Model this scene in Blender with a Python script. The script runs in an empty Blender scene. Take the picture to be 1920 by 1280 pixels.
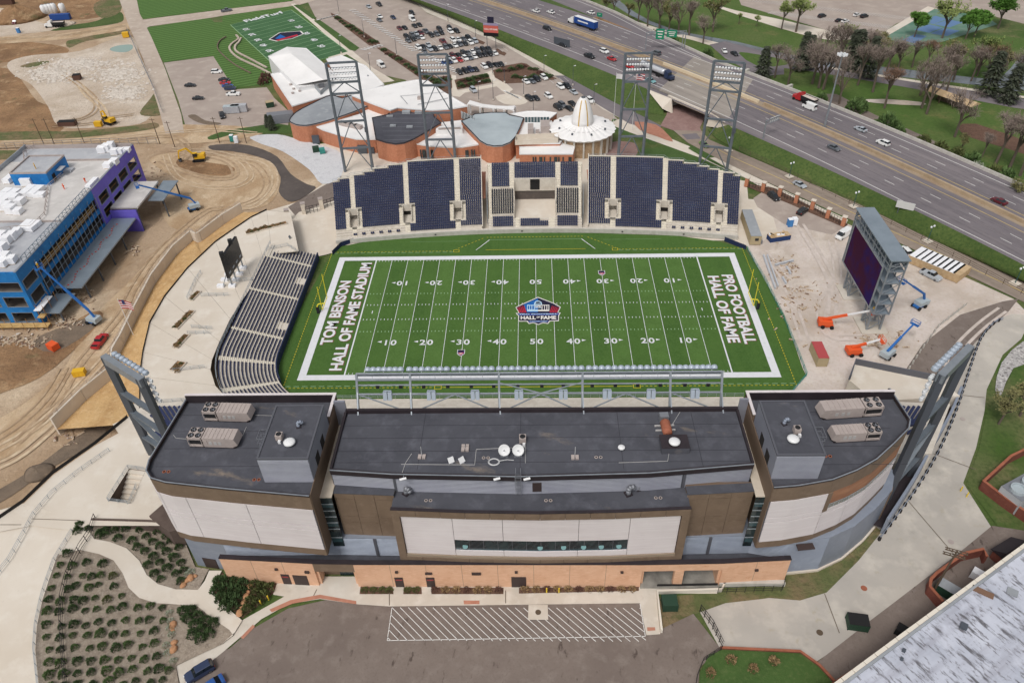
import bpy,bmesh,math,random
from math import sin,cos,pi,radians,hypot,atan2
from mathutils import Vector,Matrix,Euler
from mathutils.geometry import tessellate_polygon

random.seed(7)
scene=bpy.context.scene
COL=scene.collection

# ------------------------------------------------------------------ camera
CAM_LOC=Vector((-0.4202,-156.7984,120.2597))
CAM_ROT=Euler((radians(50.2632),radians(1.4634),radians(1.0260)),'XYZ')
cam_data=bpy.data.cameras.new('camera')
cam_data.sensor_width=36.0
cam_data.lens=26.588
cam_data.clip_start=1.0
cam_data.clip_end=5000.0
cam=bpy.data.objects.new('camera',cam_data)
cam.location=CAM_LOC
cam.rotation_euler=CAM_ROT
COL.objects.link(cam)
scene.camera=cam

# ------------------------------------------------------------------ sky, sun, exposure (overcast day)
SUN_EL,SUN_AZ=radians(56),radians(205)
world=bpy.data.worlds.new('World')
scene.world=world
world.use_nodes=True
wn=world.node_tree
for n in list(wn.nodes):wn.nodes.remove(n)
sky=wn.nodes.new('ShaderNodeTexSky');sky.sky_type='NISHITA';sky.sun_disc=False
sky.sun_elevation=SUN_EL;sky.sun_rotation=SUN_AZ
sky.air_density=1.0;sky.dust_density=4.0;sky.ozone_density=1.0
hs=wn.nodes.new('ShaderNodeHueSaturation');hs.inputs['Saturation'].default_value=0.22
bgn=wn.nodes.new('ShaderNodeBackground');bgn.inputs['Strength'].default_value=0.12
wo=wn.nodes.new('ShaderNodeOutputWorld')
wn.links.new(sky.outputs[0],hs.inputs['Color']);wn.links.new(hs.outputs[0],bgn.inputs[0]);wn.links.new(bgn.outputs[0],wo.inputs[0])
sun_data=bpy.data.lights.new('sun','SUN')
sun_data.energy=1.25;sun_data.angle=radians(16);sun_data.color=(1.0,0.965,0.92)
sun=bpy.data.objects.new('sun',sun_data)
sun.rotation_euler=(pi/2 - SUN_EL,0,pi - SUN_AZ)
sun.location=(-200,-300,400)
COL.objects.link(sun)
vs=scene.view_settings
scene.display_settings.display_device='sRGB'
vs.view_transform='Standard';vs.look='None';vs.gamma=1.0;vs.use_curve_mapping=False
vs.exposure=0.0
scene.cycles.max_bounces=5
scene.cycles.diffuse_bounces=3
scene.cycles.glossy_bounces=2
scene.cycles.transparent_max_bounces=8

# ------------------------------------------------------------------ surveying helpers: photograph pixel + height -> place
_R=CAM_ROT.to_matrix()
_F=26.588/36.0*1920
def P(px,py,z=0.0):
 d=_R @ Vector(((px-960)/_F,-(py-640)/_F,-1.0))
 t=(z-CAM_LOC.z)/d.z
 v=CAM_LOC + t*d
 return Vector((v.x,v.y,z))
def V2(v):return (v[0],v[1])
def PX(pts,z=0.0):return [P(a[0],a[1],z) for a in pts]

# ------------------------------------------------------------------ materials
MATS={}
def _mix(nt,fac,a,b):
 m=nt.nodes.new('ShaderNodeMix');m.data_type='RGBA'
 if isinstance(fac,(int,float)):m.inputs[0].default_value=fac
 else:nt.links.new(fac,m.inputs[0])
 for sock,c in ((m.inputs[6],a),(m.inputs[7],b)):
  if isinstance(c,(tuple,list)):sock.default_value=(c[0],c[1],c[2],1)
  else:nt.links.new(c,sock)
 return m.outputs[2]
def _noise(nt,co,scale,detail=4,rough=0.6,dist=0.0):
 n=nt.nodes.new('ShaderNodeTexNoise');n.inputs['Scale'].default_value=scale
 n.inputs['Detail'].default_value=detail;n.inputs['Roughness'].default_value=rough
 n.inputs['Distortion'].default_value=dist
 nt.links.new(co,n.inputs['Vector']);return n.outputs['Fac']
def _ramp(nt,fac,lo,hi):
 r=nt.nodes.new('ShaderNodeMapRange');r.inputs[1].default_value=lo;r.inputs[2].default_value=hi
 nt.links.new(fac,r.inputs[0]);return r.outputs[0]
def _co(nt,stretch=None,rotz=0,world_space=False):
 if world_space:
  g=nt.nodes.new('ShaderNodeNewGeometry');out=g.outputs['Position']
 else:
  t=nt.nodes.new('ShaderNodeTexCoord');out=t.outputs['Object']
 if stretch or rotz:
  for key,val in (('Rotation',(0,0,rotz)),('Scale',stretch or (1,1,1))):
   mp=nt.nodes.new('ShaderNodeMapping');mp.inputs[key].default_value=val
   nt.links.new(out,mp.inputs[0]);out=mp.outputs[0]
 return out
def mat(name,col,rough=0.8,metal=0.0,layers=(),bump=None,spec=0.4,alpha=1.0,trans=0.0,emit=None,dapple=None):
 """layers: (colour, noise scale, low, high, stretch, rotz[, detail]) blended over the base colour"""
 m=bpy.data.materials.new(name);m.use_nodes=True;nt=m.node_tree
 b=nt.nodes['Principled BSDF']
 b.inputs['Roughness'].default_value=rough;b.inputs['Metallic'].default_value=metal
 b.inputs['Specular IOR Level'].default_value=spec
 if trans:b.inputs['Transmission Weight'].default_value=trans
 c=(col[0],col[1],col[2])
 for L in layers:
  lc,sc,lo,hi=L[:4];st=L[4] if len(L) > 4 else None;rz=L[5] if len(L) > 5 else 0
  dt=L[6] if len(L) > 6 else 5
  f=_ramp(nt,_noise(nt,_co(nt,st,rz),sc,dt),lo,hi)
  c=_mix(nt,f,c,lc)
 if isinstance(c,tuple):b.inputs['Base Color'].default_value=(*c,1)
 else:nt.links.new(c,b.inputs['Base Color'])
 if bump:
  bn=nt.nodes.new('ShaderNodeBump');bn.inputs['Strength'].default_value=bump[1]
  bn.inputs['Distance'].default_value=bump[2] if len(bump) > 2 else 0.3
  nt.links.new(_noise(nt,_co(nt),bump[0],6),bn.inputs['Height']);nt.links.new(bn.outputs[0],b.inputs['Normal'])
 if emit:
  b.inputs['Emission Color'].default_value=(*emit[0],1);b.inputs['Emission Strength'].default_value=emit[1]
 MATS[name]=m
 return m
def S(r,g,b):
 """0-255 colour of the paint or material -> linear base colour"""
 f=lambda v:(v/255/12.92 if v/255 <= 0.04045 else ((v/255+0.055)/1.055)**2.4)
 return (f(r),f(g),f(b))

# ------------------------------------------------------------------ mesh helpers
class MB:
 """collects faces; build() links them as ONE mesh object"""
 def __init__(self):self.v=[];self.f=[];self.m=[];self.cur=0
 def mat(self,i):self.cur=i;return self
 def add(self,vs,fs):
  o=len(self.v);self.v += [tuple(x) for x in vs]
  for f in fs:self.f.append(tuple(o+i for i in f));self.m.append(self.cur)
  return self
 def quad(self,a,b,c,d):return self.add((a,b,c,d),((0,1,2,3),))
 def poly(self,pts):return self.add(pts,(tuple(range(len(pts))),))
 def box(self,c,s,rz=0.0,rx=0.0):
  x,y,z=s[0]/2,s[1]/2,s[2]/2
  M=Matrix.Translation(Vector(c)) @ Matrix.Rotation(rz,4,'Z') @ Matrix.Rotation(rx,4,'X')
  vs=[M @ Vector((i*x,j*y,k*z)) for i in (-1,1) for j in (-1,1) for k in (-1,1)]
  return self.add(vs,((0,1,3,2),(4,6,7,5),(0,4,5,1),(2,3,7,6),(0,2,6,4),(1,5,7,3)))
 def b2(self,x0,x1,y0,y1,z0,z1):return self.box(((x0+x1)/2,(y0+y1)/2,(z0+z1)/2),(x1-x0,y1-y0,z1-z0))
 def prism(self,pts,z0,z1,bottom=True,top=True,holes=()):
  """vertical extrusion of an outline (any winding)"""
  pts=[(p[0],p[1]) for p in pts]
  a=sum(pts[i][0]*pts[(i+1) % len(pts)][1]-pts[(i+1) % len(pts)][0]*pts[i][1] for i in range(len(pts)))
  if a < 0:pts=pts[::-1]
  n=len(pts);o=len(self.v)
  self.v += [(x,y,z0) for x,y in pts] + [(x,y,z1) for x,y in pts]
  fs=[(i,(i+1) % n,n+(i+1) % n,n+i) for i in range(n)]
  tri=tessellate_polygon([[Vector((x,y,0)) for x,y in pts]])
  tri=[self._up(t,pts) for t in tri]
  if top:fs += [tuple(n+i for i in t) for t in tri]
  if bottom:fs += [tuple(reversed(t)) for t in tri]
  for f in fs:self.f.append(tuple(o+i for i in f));self.m.append(self.cur)
  return self
 @staticmethod
 def _up(t,pts):
  a,b,c=(pts[i] for i in t)
  return tuple(t) if (b[0]-a[0])*(c[1]-a[1])-(c[0]-a[0])*(b[1]-a[1]) > 0 else tuple(reversed(t))
 def sheet(self,pts,holes=()):
  """flat or gently warped sheet from 3-D outline, facing up"""
  loops=[[Vector(p) for p in pts]] + [[Vector(p) for p in h] for h in holes]
  flat=[p for l in loops for p in l]
  tri=tessellate_polygon([[Vector((p.x,p.y,0)) for p in l] for l in loops])
  return self.add(flat,[self._up(t,flat) for t in tri])
 def wall(self,pts,h,t=0.25,closed=False,z=None):
  """upright wall of thickness t following a polyline"""
  q=[Vector(p) for p in pts];n=len(q)
  L,Rr=[],[]
  for i in range(n):
   a=q[i-1] if (i > 0 or closed) else q[i];b=q[(i+1) % n] if (i < n-1 or closed) else q[i]
   d=Vector((b.x-a.x,b.y-a.y,0));d.normalize();nn=Vector((-d.y,d.x,0))*t/2
   L.append(q[i]+nn);Rr.append(q[i]-nn)
  up=Vector((0,0,h));rng=range(n if closed else n-1)
  for i in rng:
   j=(i+1) % n
   self.add((L[i],L[j],Rr[j],Rr[i],L[i]+up,L[j]+up,Rr[j]+up,Rr[i]+up),
      ((4,7,6,5),(0,4,5,1),(2,6,7,3),(1,5,6,2),(3,7,4,0)))
  return self
 def tube(self,a,b,r,n=6,r2=None,caps=True):
  a,b=Vector(a),Vector(b);d=b-a
  if d.length < 1e-6:return self
  d.normalize();up=Vector((0,0,1)) if abs(d.z) < 0.95 else Vector((1,0,0))
  u=d.cross(up).normalized();w=u.cross(d)
  r2=r if r2 is None else r2
  vs=[a+(u*cos(2*pi*k/n)+w*sin(2*pi*k/n))*r for k in range(n)] + [b+(u*cos(2*pi*k/n)+w*sin(2*pi*k/n))*r2 for k in range(n)]
  fs=[(k,n+k,n+(k+1) % n,(k+1) % n) for k in range(n)]
  if caps:fs += [tuple(range(n)),tuple(reversed(range(n,2*n)))]
  return self.add(vs,fs)
 def bar(self,a,b,w,h=None):
  """square beam between two points"""
  a,b=Vector(a),Vector(b);h=h or w;d=(b-a)
  if d.length < 1e-6:return self
  d.normalize();up=Vector((0,0,1)) if abs(d.z) < 0.98 else Vector((0,1,0))
  u=d.cross(up).normalized()*w/2;v=u.cross(d).normalized()*h/2
  vs=[a-u-v,a+u-v,a+u+v,a-u+v,b-u-v,b+u-v,b+u+v,b-u+v]
  return self.add(vs,((0,1,2,3),(7,6,5,4),(0,4,5,1),(1,5,6,2),(2,6,7,3),(3,7,4,0)))
 def path_tube(self,pts,r,n=5):
  for i in range(len(pts)-1):self.tube(pts[i],pts[i+1],r,n,caps=False)
  return self
 def lathe(self,prof,c=(0,0,0),n=16,axis='Z'):
  c=Vector(c);vs=[]
  for r,z in prof:
   for k in range(n):
    t=2*pi*k/n
    p=Vector((r*cos(t),r*sin(t),z))
    if axis == 'X':p=Vector((z,r*cos(t),r*sin(t)))
    if axis == 'Y':p=Vector((r*sin(t),z,r*cos(t)))
    vs.append(c+p)
  fs=[]
  for i in range(len(prof)-1):
   for k in range(n):
    fs.append((i*n+k,i*n+(k+1) % n,(i+1)*n+(k+1) % n,(i+1)*n+k))
  if prof[0][0] > 1e-4:fs.append(tuple(reversed(range(n))))
  if prof[-1][0] > 1e-4:fs.append(tuple(range((len(prof)-1)*n,len(prof)*n)))
  return self.add(vs,fs)
 def xf(self,M):
  self.v=[tuple(M @ Vector(p)) for p in self.v];return self
 def mesh(self,name,mats):
  me=bpy.data.meshes.new(name);me.from_pydata(self.v,[],self.f)
  if not isinstance(mats,(list,tuple)):mats=[mats]
  for m in mats:me.materials.append(MATS[m] if isinstance(m,str) else m)
  if len(mats) > 1:me.polygons.foreach_set('material_index',self.m)
  me.update();return me
 def build(self,name,mats,parent=None,smooth=False,loc=None):
  me=self.mesh(name,mats)
  if smooth:me.polygons.foreach_set('use_smooth',[True]*len(me.polygons))
  return link(name,me,parent,loc)
def link(name,me,parent=None,loc=None):
 o=bpy.data.objects.new(name,me);COL.objects.link(o)
 if parent is not None:o.parent=parent
 if loc is not None:o.location=loc
 return o
def wpart(name,mb,mats,parent,smooth=False):
 """a part whose mesh is written in world coordinates (axis-aligned thing at parent.location)"""
 o=mb.build(name,mats,None,smooth)
 o.parent=parent
 root=parent;off=Vector((0,0,0))
 while root is not None:off += Vector(root.location);root=root.parent
 o.location=-off
 return o
def tag(o,label=None,cat=None,group=None,kind=None):
 if label:o['label']=label
 if cat:o['category']=cat
 if group:o['group']=group
 if kind:o['kind']=kind
 return o
def thing(name,label,cat,loc=(0,0,0),rz=0.0,group=None):
 o=bpy.data.objects.new(name,None);COL.objects.link(o)
 o.empty_display_size=0.5
 o.location=loc;o.rotation_euler=(0,0,rz)
 return tag(o,label,cat,group)
def copy_tree(o,parent=None,mats=None):
 c=o.copy();COL.objects.link(c);c.parent=parent
 for ch in o.children:copy_tree(ch,c)
 return c
def struct(name,mb,mats,kind='structure',parent=None):
 o=mb.build(name,mats)
 if parent:o.parent=parent
 else:o['kind']=kind
 return o
def smoothed(pts,n=4,closed=True):
 q=[Vector((p[0],p[1],p[2] if len(p) > 2 else 0)) for p in pts];out=[];N=len(q)
 for i in range(N if closed else N-1):
  g=lambda k:q[k % N] if closed else q[max(0,min(N-1,k))]
  p0,p1,p2,p3=g(i-1),g(i),g(i+1),g(i+2)
  for k in range(n):
   t=k/n
   out.append(0.5*((2*p1)+(p2-p0)*t+(2*p0-5*p1+4*p2-p3)*t*t+(3*p1-p0-3*p2+p3)*t**3))
 if not closed:out.append(q[-1])
 return out
def resample(pts,step):
 pts=[Vector(p) for p in pts];out=[pts[0]];acc=0
 for a,b in zip(pts,pts[1:]):
  L=(b-a).length;s=step-acc
  while s <= L and L > 0:
   out.append(a.lerp(b,s/L));s += step
  acc=(acc+L) % step
 return out
def lerp(a,b,t):return a+(b-a)*t
def interp(x,xs,ys):
 if x <= xs[0]:return ys[0]
 for i in range(len(xs)-1):
  if x <= xs[i+1]:return lerp(ys[i],ys[i+1],(x-xs[i])/(xs[i+1]-xs[i]))
 return ys[-1]
ORD=['first','second','third','fourth','fifth','sixth','seventh','eighth','ninth','tenth','eleventh','twelfth','thirteenth',
    'fourteenth','fifteenth','sixteenth','seventeenth','eighteenth','nineteenth','twentieth'] + ['%dth' % k if k % 10 not in (1,2,3) else '%d%s' % (k,{1:'st',2:'nd',3:'rd'}[k % 10]) for k in range(21,200)]
_txt_cache={}
def text_mb(s,size=1.0,bold=0.02):
 """flat lettering as faces in the XY plane, baseline at y=0, centred on x"""
 cu=bpy.data.curves.new('lettering','FONT');cu.body=s;cu.size=1.0;cu.align_x='CENTER'
 cu.offset=bold;cu.resolution_u=3;cu.fill_mode='FRONT'
 ob=bpy.data.objects.new('lettering',cu);COL.objects.link(ob)
 dg=bpy.context.evaluated_depsgraph_get();me=bpy.data.meshes.new_from_object(ob.evaluated_get(dg))
 mb=MB();xs=[v.co.x for v in me.vertices] or [0];x0=(min(xs)+max(xs))/2
 mb.add([((v.co.x-x0)*size,v.co.y*size,0) for v in me.vertices],[tuple(p.vertices) for p in me.polygons])
 mb.w=(max(xs)-min(xs))*size
 bpy.data.objects.remove(ob);bpy.data.meshes.remove(me);bpy.data.curves.remove(cu)
 return mb
# ------------------------------------------------------------------ materials of the place
mat('dull_grass',S(100,106,66),0.95,layers=[(S(66,92,34),.05,.35,.65),(S(128,120,84),.11,.5,.75),(S(58,78,34),1.2,.45,.8)],bump=(1.5,.5))
mat('park_grass',S(92,106,56),0.95,layers=[(S(76,102,42),.04,.35,.6),(S(118,112,70),.09,.55,.8),(S(60,84,34),.9,.45,.8)],bump=(1.5,.5))
mat('bank_grass',S(92,108,56),0.95,layers=[(S(72,90,42),.08,.3,.6),(S(116,112,72),.12,.58,.8),(S(52,76,32),1.3,.4,.75)],bump=(1.2,.8))
mat('lawn',S(74,100,48),0.95,layers=[(S(58,84,38),.12,.3,.7),(S(92,108,62),1.5,.5,.8),(S(106,104,70),.25,.64,.8)],bump=(2,.5))
def mown(name,a,b,ang,width):
 m=mat(name,a,0.95);nt=m.node_tree;bs=nt.nodes['Principled BSDF']
 w=nt.nodes.new('ShaderNodeTexWave');w.inputs['Scale'].default_value=0.314/width;w.inputs['Distortion'].default_value=0.6
 w.inputs['Detail'].default_value=2
 nt.links.new(_co(nt,(1,1,1),ang),w.inputs['Vector'])
 c=_mix(nt,_ramp(nt,w.outputs['Fac'],.3,.7),a,b)
 c=_mix(nt,_ramp(nt,_noise(nt,_co(nt),1.2),.45,.8),c,S(66,96,46))
 nt.links.new(c,bs.inputs['Base Color'])
mown('mown_lawn',S(66,98,42),S(92,124,62),radians(62),3.0)
mat('turf_light',S(82,114,54),.9,layers=[(S(74,104,48),.3,.35,.65),(S(92,122,66),2.5,.4,.8)],spec=.2)
mat('turf',S(74,106,46),0.9,layers=[(S(62,92,40),.08,.35,.65),(S(84,114,60),2.5,.4,.8),(S(58,86,38),.6,.55,.9),(S(76,106,50),.5,.45,.7,(1,.04,1))],spec=.2)
mat('practice_turf',S(70,108,70),0.9,layers=[(S(60,98,60),.1,.35,.65)])
mat('field_white',S(222,222,226),0.85,layers=[(S(205,212,206),.9,.5,.8)])
mat('field_faint',S(150,182,140),0.85)
mat('field_yellow',S(196,178,46),0.85)
mat('dirt',S(182,158,132),0.97,layers=[(S(158,132,104),.035,.42,.62),(S(206,186,160),.06,.5,.7,(1,.6,1),.6),(S(142,118,96),.22,.6,.8),(S(210,192,168),.7,.62,.85,(1,.5,1),-.5),(S(158,136,112),1.6,.5,.9)],bump=(.7,.8,.6))
mat('wheel_tracks',S(196,172,142),0.97,layers=[(S(174,146,114),.12,.42,.62,(1,.6,1),.1),(S(210,190,162),.3,.55,.75,(1,.6,1),.25),(S(164,138,110),1.6,.55,.9)],bump=(1.0,.8,.4))
mat('brown_earth',S(160,126,92),0.97,layers=[(S(128,98,70),.07,.4,.62),(S(186,156,120),.16,.55,.75),(S(104,100,66),.11,.6,.72),(S(120,96,72),1.2,.5,.85)],bump=(.6,1,.8))
mat('dark_soil',S(126,110,94),0.97,layers=[(S(104,92,80),.3,.4,.7),(S(152,132,110),.6,.6,.8)],bump=(1,.8))
mat('pit_floor',S(206,192,176),0.97,layers=[(S(184,166,146),.05,.4,.62),(S(222,212,200),.12,.55,.75),(S(164,150,134),.5,.6,.85),(S(226,210,190),.9,.6,.8,(1,.2,1),.9)],bump=(.8,1,.6))
mat('straw_bank',S(204,168,118),0.97,layers=[(S(182,144,96),.15,.4,.65),(S(216,186,142),.9,.5,.8)],bump=(1.5,.8))
mat('scrub',S(98,104,64),0.97,layers=[(S(130,112,84),.12,.42,.6),(S(70,84,42),.5,.5,.75)],bump=(1.2,1,.5))
mat('gravel_pad',S(210,198,190),0.97,layers=[(S(182,168,154),.05,.4,.65),(S(216,206,196),.14,.5,.72),(S(168,154,140),.35,.6,.82,(1,.3,1),.5),(S(190,172,152),1.4,.5,.85)],bump=(1.2,.6))
mat('white_gravel',S(206,206,208),0.97,layers=[(S(178,178,182),.5,.5,.8),(S(224,224,226),2,.5,.8)],bump=(2,.8))
mat('river_stone',S(176,172,170),0.97,layers=[(S(120,116,114),1.4,.5,.62),(S(216,212,208),2.2,.5,.65)],bump=(2,1))
mat('asphalt_grey',S(124,117,120),0.9,layers=[(S(112,106,110),.05,.35,.65),(S(138,130,131),.2,.5,.75,(1,.08,1),radians(-37)),(S(104,99,103),1.2,.6,.85)])
mat('pale_road',S(190,176,162),.92,layers=[(S(176,160,146),.06,.35,.65),(S(202,190,176),.3,.5,.75)])
mat('asphalt_tan',S(172,159,149),0.92,layers=[(S(160,146,137),.06,.35,.65),(S(184,171,160),.2,.5,.75),(S(150,137,129),.8,.6,.85)])
mat('asphalt_brown',S(127,115,107),0.92,layers=[(S(116,104,97),.08,.35,.65),(S(137,126,118),.4,.5,.75),(S(84,73,67),.8,.61,.7,(1,.4,1),.05),(S(112,101,94),3,.5,.8)])
mat('asphalt_dark',S(92,84,80),0.92,layers=[(S(78,71,68),.15,.4,.7),(S(108,98,90),.8,.55,.85)])
mat('asphalt_road',S(152,138,126),0.92,layers=[(S(140,126,114),.08,.35,.65),(S(164,150,137),.5,.5,.8)])
mat('concrete',S(208,200,188),0.9,layers=[(S(196,186,172),.08,.35,.65),(S(218,211,200),.3,.5,.75),(S(184,174,162),.9,.62,.85)])
mat('concrete_pale',S(216,206,192),0.9,layers=[(S(206,194,178),.07,.35,.65),(S(222,214,202),.25,.5,.75),(S(196,184,170),1.1,.64,.82)])
mat('concrete_old',S(188,181,171),0.92,layers=[(S(174,168,160),.07,.35,.62),(S(200,193,182),.18,.5,.72),(S(158,152,142),.14,.62,.8),(S(170,160,140),.6,.6,.8)])
mat('concrete_wall',S(194,190,182),0.9,layers=[(S(178,173,164),.5,.4,.7,(1,1,.3)),(S(206,202,196),.9,.5,.8)])
mat('bridge_deck',S(158,150,142),0.9,layers=[(S(146,138,130),.1,.35,.65),(S(170,161,152),.3,.5,.75,(1,.08,1),radians(-37))])
mat('brick_paving',S(150,122,116),0.9,layers=[(S(136,106,100),.3,.4,.7),(S(162,136,128),1,.5,.8)])
mat('red_paving',S(184,130,108),0.9,layers=[(S(170,116,96),.6,.4,.7)])
mat('court_green',S(112,138,122),0.9,layers=[(S(82,122,104),.2,.4,.7)])
mat('court_blue',S(98,128,166),0.9)
mat('creek_water',S(112,120,128),0.12,layers=[(S(92,96,92),.1,.4,.7)],spec=.5)
mat('pond_water',S(142,166,156),0.15,spec=.5)
mat('mulch',S(108,82,68),0.97,layers=[(S(88,64,52),.6,.4,.7),(S(124,98,82),2,.5,.8)],bump=(3,.8))
mat('bed_gravel',S(158,145,130),0.97,layers=[(S(132,119,106),.8,.4,.7),(S(170,159,146),2.6,.5,.75),(S(108,97,84),4,.55,.8)],bump=(4,.7,.1))
mat('paint_white',S(226,224,220),0.85,layers=[(S(190,184,178),.8,.55,.8)])
mat('paint_yellow',S(202,178,118),0.85,layers=[(S(190,158,92),.8,.55,.8)])
mat('joint',S(112,100,88),0.95)
mat('black_edge',S(42,40,40),0.8)
mat('rust_steel',S(172,128,78),0.85,layers=[(S(150,108,66),.4,.4,.7)])

_gi=[0]
def ground_sheet(name,px,layer,m,z=0.0,smooth=0,holes=(),kind='structure'):
 """a flat patch of ground outlined by surveyed points"""
 _gi[0] += 1;zz=z + 0.02*layer + 0.0003*(_gi[0] % 60)
 pts=PX(px,zz)
 if smooth:pts=[Vector((p.x,p.y,zz)) for p in smoothed(pts,smooth)]
 return struct(name,MB().sheet(pts,[PX(h,zz) for h in holes]),m,kind)

# one sheet to the horizon
g=MB();g.quad((-2500,-1500,0),(2500,-1500,0),(2500,3000,0),(-2500,3000,0));struct('ground',g,'dull_grass')

# --- construction land on the west side
ground_sheet('dirt_ground',[(-600,-100),(225,-100),(335,250),(430,245),(500,258),(600,285),(640,320),(640,400),(540,430),(450,560),(420,760),(280,880),(120,1000),(-300,1200),(-900,1000)],1,'dirt')
ground_sheet('brown_slope',[(-300,96),(0,82),(40,78),(100,84),(128,92),(118,102),(50,106),(20,116),(-300,150)],2,'brown_earth',smooth=3)
ground_sheet('brown_slope',[(-300,120),(10,128),(40,150),(70,190),(110,200),(150,218),(120,240),(60,256),(-300,260)],2,'brown_earth',smooth=3)
ground_sheet('brown_slope',[(-300,-60),(70,-40),(225,-30),(222,15),(200,30),(130,38),(60,22),(-300,28)],2,'brown_earth',smooth=3)
ground_sheet('pit_floor',[(15,118),(60,104),(150,96),(240,66),(265,110),(296,180),(290,205),(262,232),(170,240),(110,236),(90,200),(60,160),(25,140)],3,'pit_floor',smooth=4)
ground_sheet('grass_verge',[(125,78),(150,72),(232,55),(238,62),(160,78),(130,90)],4,'scrub',smooth=3)
ground_sheet('grass_verge',[(130,48),(180,40),(222,22),(232,34),(220,44),(150,54),(95,58)],4,'bank_grass',smooth=3)
ground_sheet('grass_verge',[(176,8),(222,-8),(226,22),(190,34)],4,'scrub',smooth=3)
ground_sheet('grass_verge',[(282,185),(292,176),(304,212),(280,218),(262,212)],5,'scrub',smooth=3)
ground_sheet('grass_verge',[(-100,252),(60,246),(140,246),(250,236),(290,230),(294,240),(230,250),(90,262),(-100,266)],4,'scrub',smooth=3)
ground_sheet('grass_verge',[(-100,286),(40,282),(60,290),(20,298),(-100,302)],4,'scrub',smooth=3)
ground_sheet('grass_verge',[(38,124),(70,116),(94,116),(70,124),(50,127)],5,'scrub',smooth=3)
ground_sheet('pond',[(206,92),(220,86),(246,84),(248,92),(236,98),(214,97)],5,'pond_water',smooth=4)
ground_sheet('haul_road',[(-300,82),(0,70),(100,66),(236,44),(244,54),(150,70),(40,80),(-300,96)],5,'wheel_tracks',smooth=3)
ground_sheet('gravel_yard',[(-50,14),(40,22),(60,36),(92,46),(125,40),(140,50),(95,58),(40,64),(-50,68)],3,'pit_floor',smooth=3)
ground_sheet('haul_road',[(-300,272),(60,262),(180,256),(290,242),(310,234),(440,236),(500,246),(440,262),(330,270),(180,268),(60,274),(-300,290)],6,'wheel_tracks',smooth=3)
ground_sheet('haul_road',[(213,-30),(250,-30),(262,26),(284,70),(310,130),(340,215),(345,250),(310,250),(298,205),(268,110),(240,45)],7,'pale_road')
ground_sheet('wheel_tracks',[(280,300),(340,285),(420,292),(500,300),(525,340),(500,385),(420,400),(330,430),(300,380),(330,340)],5,'wheel_tracks',smooth=4)
ground_sheet('wheel_tracks',[(375,390),(445,385),(330,520),(255,610),(215,655),(150,745),(60,830),(-60,880),(-60,820),(40,760),(120,690),(170,600),(250,520)],5,'wheel_tracks',smooth=4)
ground_sheet('brown_slope',[(332,300),(400,306),(440,315),(420,330),(350,322)],7,'brown_earth',smooth=3)
ground_sheet('brown_slope',[(-60,620),(60,640),(170,585),(190,600),(100,690),(20,730),(-60,740)],7,'brown_earth',smooth=3)
ground_sheet('dark_soil',[(210,770),(240,775),(205,800),(180,830),(90,880),(20,930),(-40,960),(-30,935),(60,880),(140,820)],7,'dark_soil',smooth=3)

mat('track_dark',S(160,134,106),.97,layers=[(S(182,158,130),.5,.4,.6)]);mat('track_pale',S(206,186,158),.97,layers=[(S(186,162,134),.5,.4,.6)])
mat('track_grey',S(192,180,170),.97,layers=[(S(206,194,186),.4,.4,.6)])
def tracks(px,m,gap=1.9,w=.55):
 _gi[0] += 1;q=smoothed(PX(px,.2+.004*(_gi[0] % 20)),6,False);b=MB()
 for s in (-1,1):
  e=[]
  for i,p in enumerate(q):
   d=(q[min(i+1,len(q)-1)]-q[max(i-1,0)]);d.normalize();n=Vector((-d.y,d.x,0));e.append((p+n*(s*gap/2-w/2),p+n*(s*gap/2+w/2)))
  for a,c in zip(e,e[1:]):b.quad(a[0],c[0],c[1],a[1])
 struct('tyre_tracks',b,m)
for k,t in enumerate(([(445,300),(480,310),(500,340),(485,370),(440,390),(390,420),(330,500),(270,570),(220,640),(150,720),(60,800)],[(430,292),(500,305),(515,345),(480,385),(420,400),(350,490),(290,550),(240,620),(170,700),(80,790),(-20,850)],[(300,300),(340,320),(400,335),(440,330),(430,305),(390,292),(330,290)],[(310,290),(330,330),(380,350),(440,350),(470,330),(450,300),(400,285),(320,280)],[(420,390),(380,400),(300,470),(250,540),(225,590),(150,680),(100,760),(30,830)],[(210,690),(160,740),(110,790),(40,850),(-20,880)],[(120,690),(90,740),(40,790),(-20,830)],[(0,268),(100,264),(200,260),(300,250),(400,244),(480,250)],[(0,276),(110,270),(220,264),(320,256),(350,275),(345,300)],[(0,74),(120,66),(236,48)],[(120,232),(170,215),(180,190),(150,160),(120,140)],[(200,225),(190,200),(165,180),(150,160)],[(250,215),(210,220),(170,232),(100,236)],[(1430,470),(1470,520),(1490,580),(1510,640)],[(1500,420),(1530,470),(1560,530),(1560,590)],[(1560,450),(1570,520),(1540,580),(1560,630),(1640,630)],[(1780,690),(1800,650),(1840,610),(1880,580)])):tracks(t,('track_dark','track_pale')[k % 2] if k < 13 else 'track_grey',1.9,.5+.2*(k % 3))
ground_sheet('dirt_ridge',[(60,640),(110,615),(185,590),(170,620),(100,660)],8,'dark_soil',smooth=3)
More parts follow.
